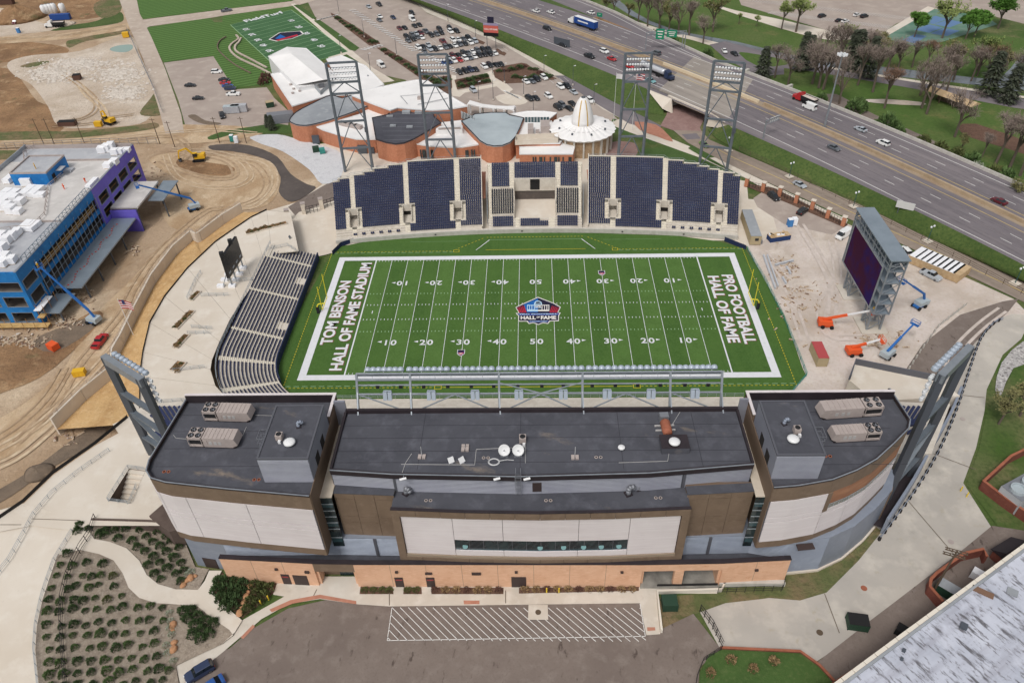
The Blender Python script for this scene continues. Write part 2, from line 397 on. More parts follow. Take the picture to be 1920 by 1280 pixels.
# --- museum lot, lawns and practice field
ground_sheet('lawn',[(255,-40),(560,-40),(545,2),(430,16),(268,36),(258,22)],2,'mown_lawn')
ground_sheet('access_road',[(240,48),(262,38),(430,17),(545,3),(640,-30),(700,-30),(560,10),(430,28),(394,34),(280,50),(262,60)],4,'pale_road')
ground_sheet('lawn',[(272,53),(392,33),(402,42),(417,42),(418,28),(546,10),(655,97),(610,112),(520,150),(505,160),(428,164),(400,105),(307,117)],3,'mown_lawn')
for q in ([(443,67),(447,74),(434,84),(431,94),(446,109),(482,126),(507,139)],[(452,72),(448,80),(441,88),(444,98),(470,112),(500,128)],[(424,70),(412,78),(408,90),(416,102),(440,122),(470,138)]):
 c=smoothed(PX(q,.3),5,False);b=MB();b.wall(c,.5,.9 if q[0][0] > 430 else .4);tag(b.build('garden_wall','pale_road' if q[0][0] > 430 else 'dark_soil'),'%s low curved garden wall on the lawn by the practice field' % ('inner pale' if q[0][0] == 443 else 'short pale' if q[0][0] == 452 else 'outer dark'),'wall','curved garden walls')
ground_sheet('staff_parking_lot',[(307,118),(400,106),(440,168),(500,164),(515,185),(545,212),(540,235),(440,240),(350,245),(335,190)],3,'asphalt_tan')
ground_sheet('dark_mulch_bank',[(352,218),(366,215),(385,226),(415,231),(400,235),(372,230)],5,'dark_soil',smooth=3)
ground_sheet('grass_verge',[(390,257),(420,246),(470,238),(520,232),(560,242),(540,250),(450,250),(400,262)],6,'lawn',smooth=3)
ground_sheet('asphalt_path',[(393,273),(440,270),(480,276),(520,294),(545,326),(575,345),(592,352),(562,374),(540,377),(523,360),(526,332),(505,303),(470,290),(430,283),(398,281)],8,'asphalt_dark',smooth=3)
ground_sheet('museum_gravel',[(468,256),(520,252),(560,262),(600,272),(640,288),(640,330),(604,345),(580,318),(530,284),(490,270)],5,'white_gravel',smooth=3)
ground_sheet('museum_plaza',[(600,270),(700,262),(1000,290),(1150,270),(1180,300),(1400,340),(1410,450),(640,460),(560,420),(500,396),(560,378),(605,345)],2,'concrete_pale')
ground_sheet('gate_paving',[(540,388),(600,352),(640,330),(640,380),(560,412)],4,'asphalt_brown')
ground_sheet('visitor_parking_lot',[(560,-30),(770,-30),(800,25),(945,80),(1080,150),(1170,235),(1100,260),(870,215),(800,190),(760,150),(690,135),(600,50)],2,'asphalt_tan')
ground_sheet('sidewalk',[(545,8),(553,7),(700,128),(740,152),(715,156),(660,110),(640,92)],4,'concrete_pale')
ground_sheet('sidewalk',[(615,108),(655,95),(664,100),(622,114)],5,'concrete_pale')
ground_sheet('grass_verge',[(550,10),(560,9),(594,34),(586,36)],5,'lawn')
ground_sheet('grass_verge',[(588,39),(600,38),(674,90),(666,96),(656,94)],5,'lawn')
ground_sheet('grass_verge',[(608,116),(650,102),(684,124),(660,136)],5,'lawn')
ground_sheet('planting_bed',[(622,30),(634,30),(712,80),(703,88),(690,84)],5,'mulch',smooth=2)
ground_sheet('planting_bed',[(706,90),(722,89),(840,158),(838,176),(818,168)],5,'mulch')
ground_sheet('planting_bed',[(806,150),(846,140),(848,164),(838,180)],6,'mulch')
ground_sheet('planting_bed',[(852,150),(914,137),(922,155),(857,168)],6,'mulch')
ground_sheet('planting_bed',[(924,132),(978,118),(996,126),(1044,148),(1020,150),(948,157)],6,'mulch',smooth=2)
ground_sheet('planting_bed',[(883,76),(892,72),(910,80),(906,84)],6,'mulch')
ground_sheet('planting_bed',[(926,98),(932,91),(950,100),(946,105)],6,'mulch')
ground_sheet('sidewalk',[(906,138),(922,132),(962,168),(950,178),(926,158)],5,'concrete_pale')
ground_sheet('sidewalk',[(845,140),(855,142),(858,170),(935,156),(938,161),(872,174),(862,182),(848,180)],5,'concrete_pale')
ground_sheet('sidewalk',[(928,182),(950,176),(972,178),(990,190),(975,197),(945,195)],5,'concrete_pale',smooth=2)
ground_sheet('service_road',[(740,-30),(764,-30),(960,80),(1060,130),(1170,200),(1236,238),(1244,252),(1210,246),(1130,205),(1070,160),(945,85),(800,24)],6,'concrete')
ground_sheet('service_road',[(1040,142),(1062,142),(1150,190),(1240,236),(1236,246),(1180,232),(1120,196)],7,'asphalt_grey')
ground_sheet('sidewalk',[(1165,222),(1200,236),(1330,290),(1400,325),(1392,332),(1310,295),(1180,248),(1140,232)],4,'concrete_pale')
ground_sheet('lawn',[(1150,222),(1235,262),(1228,272),(1176,254),(1140,238)],3,'lawn')
ground_sheet('lawn',[(1200,278),(1260,276),(1395,330),(1350,345),(1200,300)],3,'lawn')
ground_sheet('lawn',[(1235,262),(1300,276),(1400,325),(1330,300),(1245,274)],3,'lawn')
ground_sheet('brick_plaza',[(1140,268),(1180,266),(1194,274),(1190,296),(1140,300)],4,'brick_paving',smooth=2)
ground_sheet('red_clay_bed',[(1190,228),(1230,234),(1250,250),(1262,266),(1232,256),(1200,244)],8,'red_paving',smooth=2)

# --- underpass road and the street along the east side
ground_sheet('underpass_road',[(1258,180),(1330,150),(1380,160),(1330,205),(1312,240),(1318,250),(1300,250),(1266,246),(1238,236),(1250,215)],9,'brick_paving')
ground_sheet('street',[(1262,244),(1316,246),(1330,262),(1420,300),(1600,378),(1760,455),(1920,528),(2060,592),(2060,640),(1920,566),(1760,490),(1600,414),(1440,342),(1350,300),(1290,268)],10,'asphalt_road')
ground_sheet('crosswalk_patch',[(1278,252),(1306,250),(1314,260),(1288,262)],11,'asphalt_grey')
ground_sheet('sidewalk',[(1330,296),(1340,295),(1450,348),(1590,412),(1586,420),(1440,358)],9,'concrete_pale')
ground_sheet('lawn',[(1300,272),(1336,292),(1440,344),(1590,408),(1588,416),(1440,354),(1330,302),(1290,278)],8,'lawn')
ground_sheet('planting_bed',[(1400,344),(1450,352),(1590,420),(1586,428),(1480,382),(1395,348)],11,'mulch')

# --- land beyond the highway
ground_sheet('park_lawn',[(1000,-60),(1300,-80),(1500,20),(2300,120),(2300,620),(1920,385),(1500,200),(1250,90)],1,'park_grass')
ground_sheet('far_parking_lot',[(1360,-60),(1500,-90),(1760,-10),(1760,15),(1680,45),(1640,72),(1600,78),(1560,60),(1390,10)],2,'asphalt_tan')
ground_sheet('sidewalk',[(1640,70),(1740,12),(1760,18),(1660,80)],3,'concrete_pale')
ground_sheet('far_street',[(1700,-40),(2300,60),(2300,110),(1920,45),(1860,30),(1750,8)],3,'asphalt_tan')
ground_sheet('sport_court',[(1656,72),(1752,17),(1850,32),(1870,46),(1770,78),(1720,88)],4,'court_green')
for k,q in enumerate([[(1728,40),(1754,30),(1776,36),(1750,46)],[(1752,46),(1778,37),(1806,42),(1780,52)],[(1714,56),(1742,46),(1768,52),(1742,62)],[(1744,63),(1770,53),(1800,58),(1776,68)],[(1690,76),(1716,64),(1738,68),(1716,82)]]):
 ground_sheet('court_surface',q,5,'court_blue')
ground_sheet('creek',[(1130,-30),(1165,5),(1220,40),(1290,62),(1380,78),(1470,100),(1560,116),(1680,128),(1780,140),(1850,148),(2200,180),(2200,205),(1850,162),(1740,150),(1640,140),(1540,128),(1440,110),(1340,86),(1250,58),(1180,28),(1110,-20)],3,'creek_water',smooth=2)
ground_sheet('creek',[(1876,148),(1895,128),(1920,104),(2000,70),(2000,150),(1900,172),(1878,160)],4,'creek_water',smooth=2)
ground_sheet('park_path',[(1120,18),(1160,30),(1250,58),(1330,76),(1440,104),(1400,106),(1300,76),(1200,52),(1110,24)],4,'concrete_pale')
ground_sheet('park_road',[(1330,84),(1360,78),(1460,104),(1560,128),(1700,150),(1900,180),(2200,215),(2200,245),(1900,202),(1700,164),(1570,142),(1520,134),(1470,128),(1470,140),(1420,142),(1360,110)],4,'asphalt_grey')
ground_sheet('park_road_kerb',[(1560,126),(1700,148),(1900,178),(2200,212),(2200,216),(1900,182),(1700,152),(1560,130)],5,'concrete_pale')
ground_sheet('traffic_island',[(1386,101),(1400,99),(1470,112),(1474,122),(1420,124)],5,'park_grass',smooth=2)
ground_sheet('park_path',[(1610,188),(1660,186),(1730,192),(1726,198),(1650,194)],3,'gravel_pad',smooth=2)
ground_sheet('park_path',[(1534,182),(1560,176),(1580,182),(1640,215),(1760,268),(1744,276),(1660,244),(1590,214)],3,'asphalt_brown',smooth=2)
ground_sheet('playground',[(1796,240),(1830,232),(1960,280),(1960,300),(1880,276),(1820,258)],3,'mulch',smooth=2)
ground_sheet('sand_verge',[(1320,4),(1380,20),(1450,34),(1520,50),(1600,70),(1560,76),(1500,64),(1420,40),(1360,20)],3,'concrete_pale',smooth=2)

# --- east side works and service drive
ground_sheet('works_pad',[(1396,452),(1440,380),(1480,362),(1590,420),(1700,470),(1900,560),(1930,590),(1800,640),(1740,700),(1700,760),(1480,760),(1500,690),(1470,590),(1420,500)],7,'gravel_pad')
ground_sheet('gate_apron',[(1388,372),(1440,376),(1460,440),(1400,462),(1372,456),(1390,420)],8,'concrete_pale')
ground_sheet('gate_paving',[(1412,372),(1444,350),(1586,424),(1560,440),(1470,420),(1420,388)],8,'asphalt_tan')
ground_sheet('bare_earth_lane',[(1730,645),(1800,590),(1880,565),(1910,560),(1890,585),(1830,640),(1790,690),(1760,720),(1700,690)],9,'asphalt_brown')
ground_sheet('service_drive',[(1862,600),(1900,588),(1935,592),(1915,635),(1880,665),(1850,730),(1846,770),(1830,840),(1806,905),(1860,990),(1800,1035),(1622,1170),(1560,1220),(1530,1240),(1500,1222),(1350,1215),(1312,1146),(1360,1130),(1440,1120),(1500,1125),(1550,1110),(1610,1050),(1650,1000),(1700,930),(1760,830),(1800,720),(1830,640)],8,'concrete_old',holes=())
ground_sheet('river_stone_strip',[(1918,640),(1960,640),(1960,670),(1900,690),(1878,740),(1866,730),(1878,680)],9,'river_stone',smooth=2)
ground_sheet('grass_bank',[(1880,735),(1900,690),(1990,650),(2060,900),(1960,1010),(1870,985),(1812,908),(1836,840),(1850,770)],7,'dull_grass')
ground_sheet('weedy_strip',[(1440,1080),(1560,1060),(1640,960),(1655,1000),(1612,1052),(1552,1112),(1500,1128),(1430,1124)],6,'scrub')
ground_sheet('drive_edge',[(1660,1000),(1710,925),(1770,830),(1806,720),(1836,640),(1780,650),(1740,740),(1690,860),(1640,985)],7,'concrete_old')
ground_sheet('front_sidewalk',[(512,1114),(524,1080),(1200,1080),(1345,1085),(1345,1112),(1200,1112),(680,1114),(560,1122)],9,'concrete')
ground_sheet('grass_verge',[(1312,1112),(1400,1098),(1465,1100),(1470,1116),(1430,1122),(1360,1130),(1310,1148),(1240,1186),(1232,1120)],8,'scrub')
ground_sheet('service_yard',[(1860,985),(1960,1000),(1960,1080),(1560,1300),(1420,1300),(1530,1242),(1620,1172),(1800,1034)],9,'asphalt_brown')
ground_sheet('lawn',[(1330,1226),(1360,1215),(1500,1224),(1534,1245),(1570,1290),(1560,1330),(1310,1330),(1312,1260)],10,'lawn')
ground_sheet('front_parking_lot',[(330,1250),(430,1215),(470,1180),(540,1140),(620,1122),(730,1136),(1200,1130),(1215,1190),(1300,1150),(1352,1216),(1312,1250),(1300,1400),(300,1400)],8,'asphalt_brown')
ground_sheet('front_sidewalk',[(330,1248),(415,1206),(440,1185),(454,1162),(520,1125),(560,1102),(680,1108),(1200,1104),(1230,1104),(1234,1150),(1238,1188),(1212,1190),(1200,1130),(730,1136),(670,1132),(600,1122),(540,1132),(490,1160),(420,1220),(345,1280),(340,1290)],10,'concrete',smooth=0)
ground_sheet('tactile_strip',[(505,1142),(545,1124),(600,1114),(668,1126),(668,1132),(600,1121),(548,1131),(510,1147)],11,'red_paving')
ground_sheet('tactile_strip',[(451,1194),(474,1170),(478,1174),(456,1197)],11,'red_paving')
ground_sheet('tactile_strip',[(869,1125),(899,1125),(899,1132),(870,1132)],11,'red_paving')
ground_sheet('tactile_strip',[(1213,1175),(1228,1175),(1229,1181),(1214,1182)],11,'red_paving')

# --- the playing surface
ground_sheet('turf',[(622,474),(640,462),(700,450),(780,442),(900,437),(1000,436),(1120,437),(1270,442),(1345,452),(1396,466),(1420,500),(1470,590),(1505,690),(1512,704),(1470,745),(1400,800),(560,800),(520,745),(500,704),(520,655)],0,'turf',z=0.22)
TZ=0.24
YD=0.9144
def mark(name,rects,m,z=TZ+0.02):
 b=MB()
 for x0,x1,y0,y1 in rects:b.quad((x0,y0,z),(x1,y0,z),(x1,y1,z),(x0,y1,z))
 return struct(name,b,m)
X6,X5,Y2=60*YD,50*YD,26.667*YD
W=2*YD
mark('mowing_band',[(k*5*YD,(k+1)*5*YD,-Y2,Y2) for k in range(-10,10,2)],'turf_light',TZ+.008)
mark('field_border',[(-X6-W,X6+W,Y2,Y2+W),(-X6-W,X6+W,-Y2-W,-Y2),(-X6-W,-X6,-Y2,Y2),(X6,X6+W,-Y2,Y2)],'field_white')
mark('yard_line',[(k*5*YD-.06,k*5*YD+.06,-Y2,Y2) for k in range(-9,10)] + [(s*X5-.17,s*X5+.17,-Y2,Y2) for s in (-1,1)],'field_white')
hr=[]
for k in range(-49,50):
 if k % 5 == 0:continue
 for y in (3.08*YD,-3.08*YD-.6):hr.append((k*YD-.07,k*YD+.07,y,y+.6))
 hr += [(k*YD-.06,k*YD+.06,Y2-.7,Y2-.15),(k*YD-.06,k*YD+.06,-Y2+.15,-Y2+.7)]
for s in (-1,1):hr.append((s*47*YD-.1,s*47*YD+.1,-.6,.6))
mark('hash_mark',hr,'field_white')
mark('hash_mark',[(k*YD-.09,k*YD+.09,y,y+.5) for k in range(-49,50) if k % 5 for y in (8.6*YD,-8.6*YD-.5)],'field_faint')
yl=[]
for s in (-1,1):
 for k in range(60):yl.append((s*59.4-.09,s*59.4+.09,-29+k*1.0,-29+k*1.0+.55))
for x0,x1 in ((-59,-24),(24,59)):
 n=int(x1-x0)
 for k in range(n):
  for y in (28.9,-28.9):yl.append((x0+k,x0+k+.55,y-.08,y+.08))
for k in range(28):yl.append((-14.5+k*1.04,-14.5+k*1.04+.55,36.0,36.16))
yl += [(-22,22,-28.98,-28.82),(-14.5,14.5,29.2,29.34)]
for s in (-1,1):
 for y in (28.9,-28.9):
  for dx in (-.6,.6):yl.append((s*23-.08+dx*1.3,s*23+.08+dx*1.3,y-.6,y+.6))
  for dy in (-.6,.6):yl.append((s*23-.86,s*23+.86,y+dy-.08,y+dy+.08))
mark('yellow_dashes',yl,'field_yellow')
b=MB()
for s in (-1,1):
 for k in range(9):
  t0,t1=k/9,k/9+.06
  x,y=lerp(23.6,15,t0),lerp(29.4,36,t0);x1,y1=lerp(23.6,15,t1),lerp(29.4,36,t1)
  d=.1
  b.add([(s*x,y-d,TZ+.02),(s*x1,y1-d,TZ+.02),(s*x1,y1+d,TZ+.02),(s*x,y+d,TZ+.02)],[(0,1,2,3) if s < 0 else (3,2,1,0)])
struct('yellow_dashes',b,'field_yellow')
mark('coaching_box_line',[(-59+k*2,-59+k*2+1.3,28.25,28.4) for k in range(18)] + [(24+k*2,24+k*2+1.3,28.25,28.4) for k in range(18)] + [(-59+k*2,-59+k*2+1.3,-28.4,-28.25) for k in range(18)] + [(24+k*2,24+k*2+1.3,-28.4,-28.25) for k in range(18)]
  ,'field_faint')
mark('coaching_box_line',[(-13.6,13.6,34.6,34.7),(-37,-20,34.1,34.16),(20,37,34.1,34.16)],'field_faint')
b=MB()
for s in (-1,1):
 b.add([(s*17.2,29.2,TZ+.02),(s*17.4,29.2,TZ+.02),(s*13.7,34.74,TZ+.02),(s*13.5,34.6,TZ+.02)],[(0,1,2,3) if s > 0 else (3,2,1,0)])
struct('coaching_box_line',b,'field_white')

# numbers, end-zone lettering and emblem lie on the turf
def on_field(name,s,size,x,y,rz,m,bold=.03,sx=1.0,z=TZ+.03):
 t=text_mb(s,size,bold)
 t.xf(Matrix.Translation((x,y,z)) @ Matrix.Rotation(rz,4,'Z') @ Matrix.Diagonal((sx,1,1,1)))
 return struct(name,t,m)
for k in range(1,10):
 n=str(50-abs(50-k*10));x=(k*10-50)*YD
 for side in (-1,1):
  y=(-12.5-.98) if side < 0 else (12.9+.98)
  for j,ch in enumerate(n):
   dx=(-.95 if j == 0 else .95)*(1 if side < 0 else -1)
   on_field('yard_number',ch,2.75,x+dx,y-.0,0 if side < 0 else pi,'field_white',.02,1.12)
  if n != '50':
   d=-1 if k < 5 else 1;xx=x+d*2.1;b=MB()
   yy=-12.5 if side < 0 else 12.9
   b.add([(xx,yy+.38+.3,TZ+.03),(xx,yy-.38+.3,TZ+.03),(xx+d*1.1,yy+.3,TZ+.03)],[(0,1,2) if d > 0 else (2,1,0)])
   struct('yard_arrow',b,'field_white')
mat('letter_edge',S(150,84,84),.85)
def endzone(s,length,size,x,rz,yc):
 for dz,m,bo,d in ((.03,'letter_edge',.05,.1),(.05,'field_white',.032,0)):
  t=text_mb(s,1.0,bo)
  sc=length/t.w
  t.xf(Matrix.Translation((x+d,yc-d,TZ+dz)) @ Matrix.Rotation(rz,4,'Z') @ Matrix.Diagonal((sc,size/.72,1,1)))
  struct('end_zone_lettering',t,m)
endzone('TOM BENSON',27.5,2.9,-51.2,pi/2,0.6)
endzone('HALL OF FAME STADIUM',46.0,2.9,-46.9,pi/2,0.2)
endzone('PRO FOOTBALL',29.5,2.9,51.0,-pi/2,0.6)
endzone('HALL OF FAME',28.5,2.9,47.1,-pi/2,0.6)

# midfield emblem
mat('emblem_white',S(226,222,216),.85);mat('emblem_navy',S(28,26,52),.85);mat('emblem_blue',S(20,96,170),.85)
mat('emblem_violet',S(66,76,150),.85);mat('emblem_red',S(186,36,60),.85);mat('emblem_maroon',S(92,28,48),.85);mat('emblem_pale',S(182,212,232),.85)
EC=P(1009,583,0)
def epx(u,v):
 """emblem drawing unit -> point on the turf"""
 p=P(960+u/16,540+v/16,TZ);return (p.x,p.y)
em=thing('midfield_emblem','large navy, blue and red crest lettered HALL OF FAME at midfield','emblem',(EC.x,EC.y,TZ))
def epoly(name,pts,m,lay):
 z=TZ+.04+.015*lay
 b=MB();b.sheet([(*epx(*p),z) for p in pts]);return wpart(name,b,m,em)
epoly('outline',[(105,575),(300,480),(780,268),(1265,455),(1465,570),(1385,735),(1465,742),(1410,830),(1405,995),(1145,1000),(1080,1075),(930,1050),(790,1105),(640,1050),(510,1078),(440,1005),(185,1005),(190,840),(110,755),(200,750)],'emblem_white',0)
epoly('shield',[(130,585),(310,500),(780,292),(1250,472),(1435,578),(1362,735),(1425,760),(1385,825),(1382,972),(1120,980),(1072,1052),(930,1030),(790,1082),(640,1030),(516,1052),(470,985),(210,985),(212,830),(150,770),(225,755)],'emblem_navy',1)
epoly('blue_field',[(345,500),(780,310),(780,735),(450,735)],'emblem_blue',2)
epoly('red_fan',[(150,590),(330,520),(440,740),(235,745)],'emblem_maroon',2)
epoly('red_fan',[(1195,520),(1415,590),(1350,738),(1115,738)],'emblem_maroon',2)
for k in range(5):
 u=205+k*48;epoly('red_ray',[(u-45,590-k*14),(u-32,585-k*14),(u+38,740),(u+2,742)],'emblem_red',3)
 u=1150+k*48;epoly('red_ray',[(u+55,545+k*12),(u+66,549+k*12),(u+8,738),(u-28,738)],'emblem_red',3)
epoly('ribbon',[(160,765),(1425,755),(1385,815),(215,825)],'emblem_violet',2)
epoly('ribbon',[(470,985),(1115,980),(1070,1020),(525,1030)],'emblem_violet',2)
for x0,x1,y0,y1,m in ((450,780,510,535,'emblem_pale'),(450,780,645,705,'emblem_pale'),(780,1118,510,530,'emblem_white'),(780,1118,655,700,'emblem_white'),(660,905,495,520,'emblem_pale'),(660,905,590,605,'emblem_pale')):
 epoly('building_band',[(x0,y0),(x1,y0),(x1,y1),(x0,y1)],m,3)
for u in (450,515,585,660,890,965,1035,1095):
 epoly('building_column',[(u,510),(u+22,510),(u+22,700),(u,700)],'emblem_pale' if u < 780 else 'emblem_white',4)
epoly('dome',[(660,495)] + [(780-122*cos(t*pi/12),495-115*sin(t*pi/12)) for t in range(13)],'emblem_pale',3)
for a,c in ((.66,.36),(.26,-.04),(-.12,-.42),(-.5,-.78)):
 epoly('dome_pane',[(780-118*a,488),(780-118*c,488),(780-60*c,405),(780-60*a,405)],'emblem_navy',4)
def emtext(s,u0,u1,v,h,m):
 t=text_mb(s,1.0,.045);a,c=epx(u0,v),epx(u1,v);top=epx((u0+u1)/2,v-h)
 sc=(c[0]-a[0])/t.w;hy=(top[1]-a[1])/.72
 t.xf(Matrix.Translation(((a[0]+c[0])/2,a[1],TZ+.1)) @ Matrix.Diagonal((sc,hy,1,1)))
 wpart('lettering',t,m,em)
emtext('HALL',260,715,945,100,'emblem_white');emtext('OF',738,832,905,50,'emblem_white');emtext('FAME',865,1330,945,105,'emblem_white')
emtext('PRO FOOTBALL',230,1370,805,34,'emblem_pale');emtext('CANTON OHIO',530,1060,1018,26,'emblem_pale');emtext('GFB',690,870,582,50,'emblem_white')
for (x,y) in ((-20*YD-.2,0),(20*YD,0)):
 yy=-16.6 if x < 0 else 16.9
 sh=thing('league_shield','small blue league shield painted on the near thirty yard line' if x < 0 else 'small grey-blue league shield painted on the far thirty yard line','emblem',(x*1.0,yy,TZ))
 o=[(-.95,1.2),(-.5,1.05),(0,1.25),(.5,1.05),(.95,1.2),(.95,-.4),(.5,-1),(0,-1.3),(-.5,-1),(-.95,-.4)]
 for sc,m,zz in ((1.0,'emblem_white',.04),(.86,'emblem_violet',.055)):
  b=MB();b.sheet([(px*sc,py*sc,zz) for px,py in o]);b.build('shield_outline' if sc == 1 else 'shield_field',m,sh)
 b=MB();b.sheet([(-.7,.0,.07),(.7,0,.07),(.7,-.3,.07),(0,-1,.07),(-.7,-.3,.07)]);b.build('lower_field','emblem_red',sh)
 t=text_mb('NFL',.62,.03);t.xf(Matrix.Translation((0,-.62,.08)));t.build('lettering','emblem_white',sh)
 b=MB();b.sheet([(-.7,.1,.07),(.7,.1,.07),(.7,.9,.07),(0,1,.07),(-.7,.9,.07)]);b.build('star_field','emblem_navy',sh)
# ------------------------------------------------------------------ elevated highway with its embankments and underpass
HZ=4.5
mat('tar',S(90,84,88),.8)
def hw(y,d=0.0,z=HZ):
 """point d metres east of the median at station y"""
 x=-0.00079494*y*y-0.48946736*y+156.3519
 t=Vector((-2*0.00079494*y-0.48946736,1,0)).normalized()
 nrm=Vector((t.y,-t.x,0))
 return Vector((x,y,z)) + nrm*d
def near_d(y):return interp(y,[0,40,110,210,290,420],[-18,-19.5,-23,-24.5,-22,-22])
def far_d(y):return interp(y,[-80,155,185,215,250,420],[19,19.5,25,34,40,52])
HS=list(range(-80,431,6))
b=MB()
for a,c in zip(HS,HS[1:]):b.quad(hw(a,near_d(a)),hw(a,far_d(a)),hw(c,far_d(c)),hw(c,near_d(c)))
struct('highway',b,'asphalt_grey')
# bridge section is paler concrete
ground_sheet('bridge_deck',[(1302,106),(1412,149),(1366,222),(1234,170)],0,'bridge_deck',z=HZ+.03)
# grass gore between the highway and its ramp
b=MB();st=list(range(216,431,8))
for a,c in zip(st,st[1:]):
 w0,w1=min(9,(a-214)*.16),min(9,(c-214)*.16)
 b.quad(hw(a,21,HZ+.03),hw(a,21+w0,HZ+.03),hw(c,21+w1,HZ+.03),hw(c,21,HZ+.03))
struct('gore_grass',b,'bank_grass')
b=MB();st=list(range(196,219,4))
for a,c in zip(st,st[1:]):b.quad(hw(a,20.5,HZ+.025),hw(a,20.5+(a-194)*.12,HZ+.025),hw(c,20.5+(c-194)*.12,HZ+.025),hw(c,20.5,HZ+.025))
struct('gore_paving',b,'brown_earth')
def hline(d,y0,y1,w=.16,dash=None,dd=None):
 b=MB();step=4 if dash is None else dash[0]+dash[1];y=y0
 while y < y1:
  e=y+(4 if dash is None else dash[0])
  f=dd if dd else (lambda q:d)
  b.quad(hw(y,f(y)-w/2,HZ+.05),hw(y,f(y)+w/2,HZ+.05),hw(e,f(e)+w/2,HZ+.05),hw(e,f(e)-w/2,HZ+.05))
  y += step
 return b
for d in (-8.2,-12.4,7.6,11.6):struct('lane_dashes',hline(d,-76,426,.2,(3.2,8.4)),'paint_white')
for d in (-18.0,):struct('edge_line',hline(d,-76,426,.26,None,lambda y:max(-18.6,near_d(y)+1.6)),'paint_white')
struct('edge_line',hline(16,-76,160,.26),'paint_white')
struct('edge_line',hline(16,160,426,.26,None,lambda y:far_d(y)-3.2),'paint_white')
struct('edge_line',hline(16,160,215,.26,None,lambda y:16+(y-160)*.08),'paint_white')
struct('lane_dashes',hline(16,170,426,.2,(3.2,8.4),lambda y:16.2),'paint_white')
struct('edge_line',hline(-4.4,-76,426,.24),'paint_yellow')
struct('edge_line',hline(3.9,-76,426,.24),'paint_yellow')
struct('lane_dashes',hline(-15.5,150,426,.2,(3.2,8.4),lambda y:-16.4),'paint_white')
for d in (-6.3,-10.3,-14.9,5.6,9.6,13.8):struct('tar_seam',hline(d,-76,426,.07),'tar')
# long darker tyre paths
mat('tyre_wear',S(108,102,106),.9,layers=[(S(124,117,119),.3,.4,.6)])
b=MB()
for d in (-6.4,-10.3,-14.4,5.8,9.5,13.6):
 for o in (-.85,.85):
  st=list(range(-80,431,10))
  for a,c in zip(st,st[1:]):b.quad(hw(a,d+o-.25,HZ+.012),hw(a,d+o+.25,HZ+.012),hw(c,d+o+.25,HZ+.012),hw(c,d+o-.25,HZ+.012))
struct('tyre_wear',b,'tyre_wear')
# median: stained shoulder with a concrete barrier down the middle
mat('stained_median',S(160,144,124),.95,layers=[(S(146,126,104),.2,.4,.65),(S(172,156,136),.8,.5,.8)])
b=MB()
for a,c in zip(HS,HS[1:]):b.quad(hw(a,-1.9,HZ+.04),hw(a,1.7,HZ+.04),hw(c,1.7,HZ+.04),hw(c,-1.9,HZ+.04))
struct('median_strip',b,'stained_median')
mat('barrier_tan',S(178,158,132),.9,layers=[(S(160,140,114),.3,.4,.7)]);mat('barrier_cream',S(216,200,172),.9)
for nm,y0,y1,m,lab in (('median_barrier',-78,122,'barrier_tan','tan concrete median barrier running towards the lower right end of the highway'),('median_barrier',122,164,'barrier_cream','cream concrete median barrier on the bridge deck'),('median_barrier',164,428,'barrier_tan','tan concrete median barrier beyond the bridge towards the blue trailer truck')):
 b=MB();q=[hw(y,0,HZ) for y in range(y0,y1+1,6)]
 b.wall(q,1.1,.7);tag(b.build(nm,m),lab,'barrier','highway median barriers')
b=MB();b.wall([hw(y,far_d(y)-.3,HZ) for y in HS],1.0,.5)
tag(b.build('parapet_wall','concrete_wall'),'long grey concrete parapet along the far edge of the highway','wall')
b=MB()
for y in range(-70,105,6):b.box(hw(y,near_d(y)-.8,HZ),(.12,.12,1.4))
q=[hw(y,near_d(y)-.8,HZ+.55) for y in range(-70,104,6)]
for a,c in zip(q,q[1:]):b.bar(a,c,.08,.3)

# embankments
def strip(name,top,toe,m,n=40):
 def rs(pl):
  pl=[Vector(p) for p in pl];L=[0]
  for a,c in zip(pl,pl[1:]):L.append(L[-1]+(c-a).length)
  out=[]
  for k in range(n+1):
   s=L[-1]*k/n
   for i in range(len(pl)-1):
    if s <= L[i+1]+1e-6:out.append(pl[i].lerp(pl[i+1],(s-L[i])/max(1e-6,L[i+1]-L[i])));break
  return out
 A,B=rs(top),rs(toe);b=MB()
 for k in range(n):
  a0,a1,b0,b1=A[k],A[k+1],B[k],B[k+1]
  m0=a0.lerp(b0,.5)+Vector((0,0,-.25));m1=a1.lerp(b1,.5)+Vector((0,0,-.25))
  b.quad(a0,a1,m1,m0);b.quad(m0,m1,b1,b0)
 return struct(name,b,m)
lo=Vector((0,0,.02))
strip('embankment',[hw(y,near_d(y))-lo for y in range(420,149,-6)],PX([(690,-60),(745,-20),(800,8),(933,74),(1000,110),(1067,147),(1150,192),(1180,206)],.1),'bank_grass')
strip('embankment',[hw(y,near_d(y))-lo for y in range(152,143,-2)],PX([(1180,206),(1228,214),(1244,216)],.1),'bank_grass',6)
strip('embankment',[hw(y,near_d(y))-lo for y in range(116,-80,-6)],PX([(1326,243),(1345,262),(1400,290),(1600,378),(1760,455),(1920,528),(2200,668)],.22),'bank_grass')
strip('embankment',[hw(y,far_d(y))-lo for y in range(124,-82,-6)],[hw(y,far_d(y)+9,.06) for y in range(124,-82,-6)],'bank_grass')
strip('embankment',[hw(y,far_d(y))-lo for y in range(152,424,6)],[hw(y,far_d(y)+9,.06) for y in range(152,424,6)],'bank_grass')
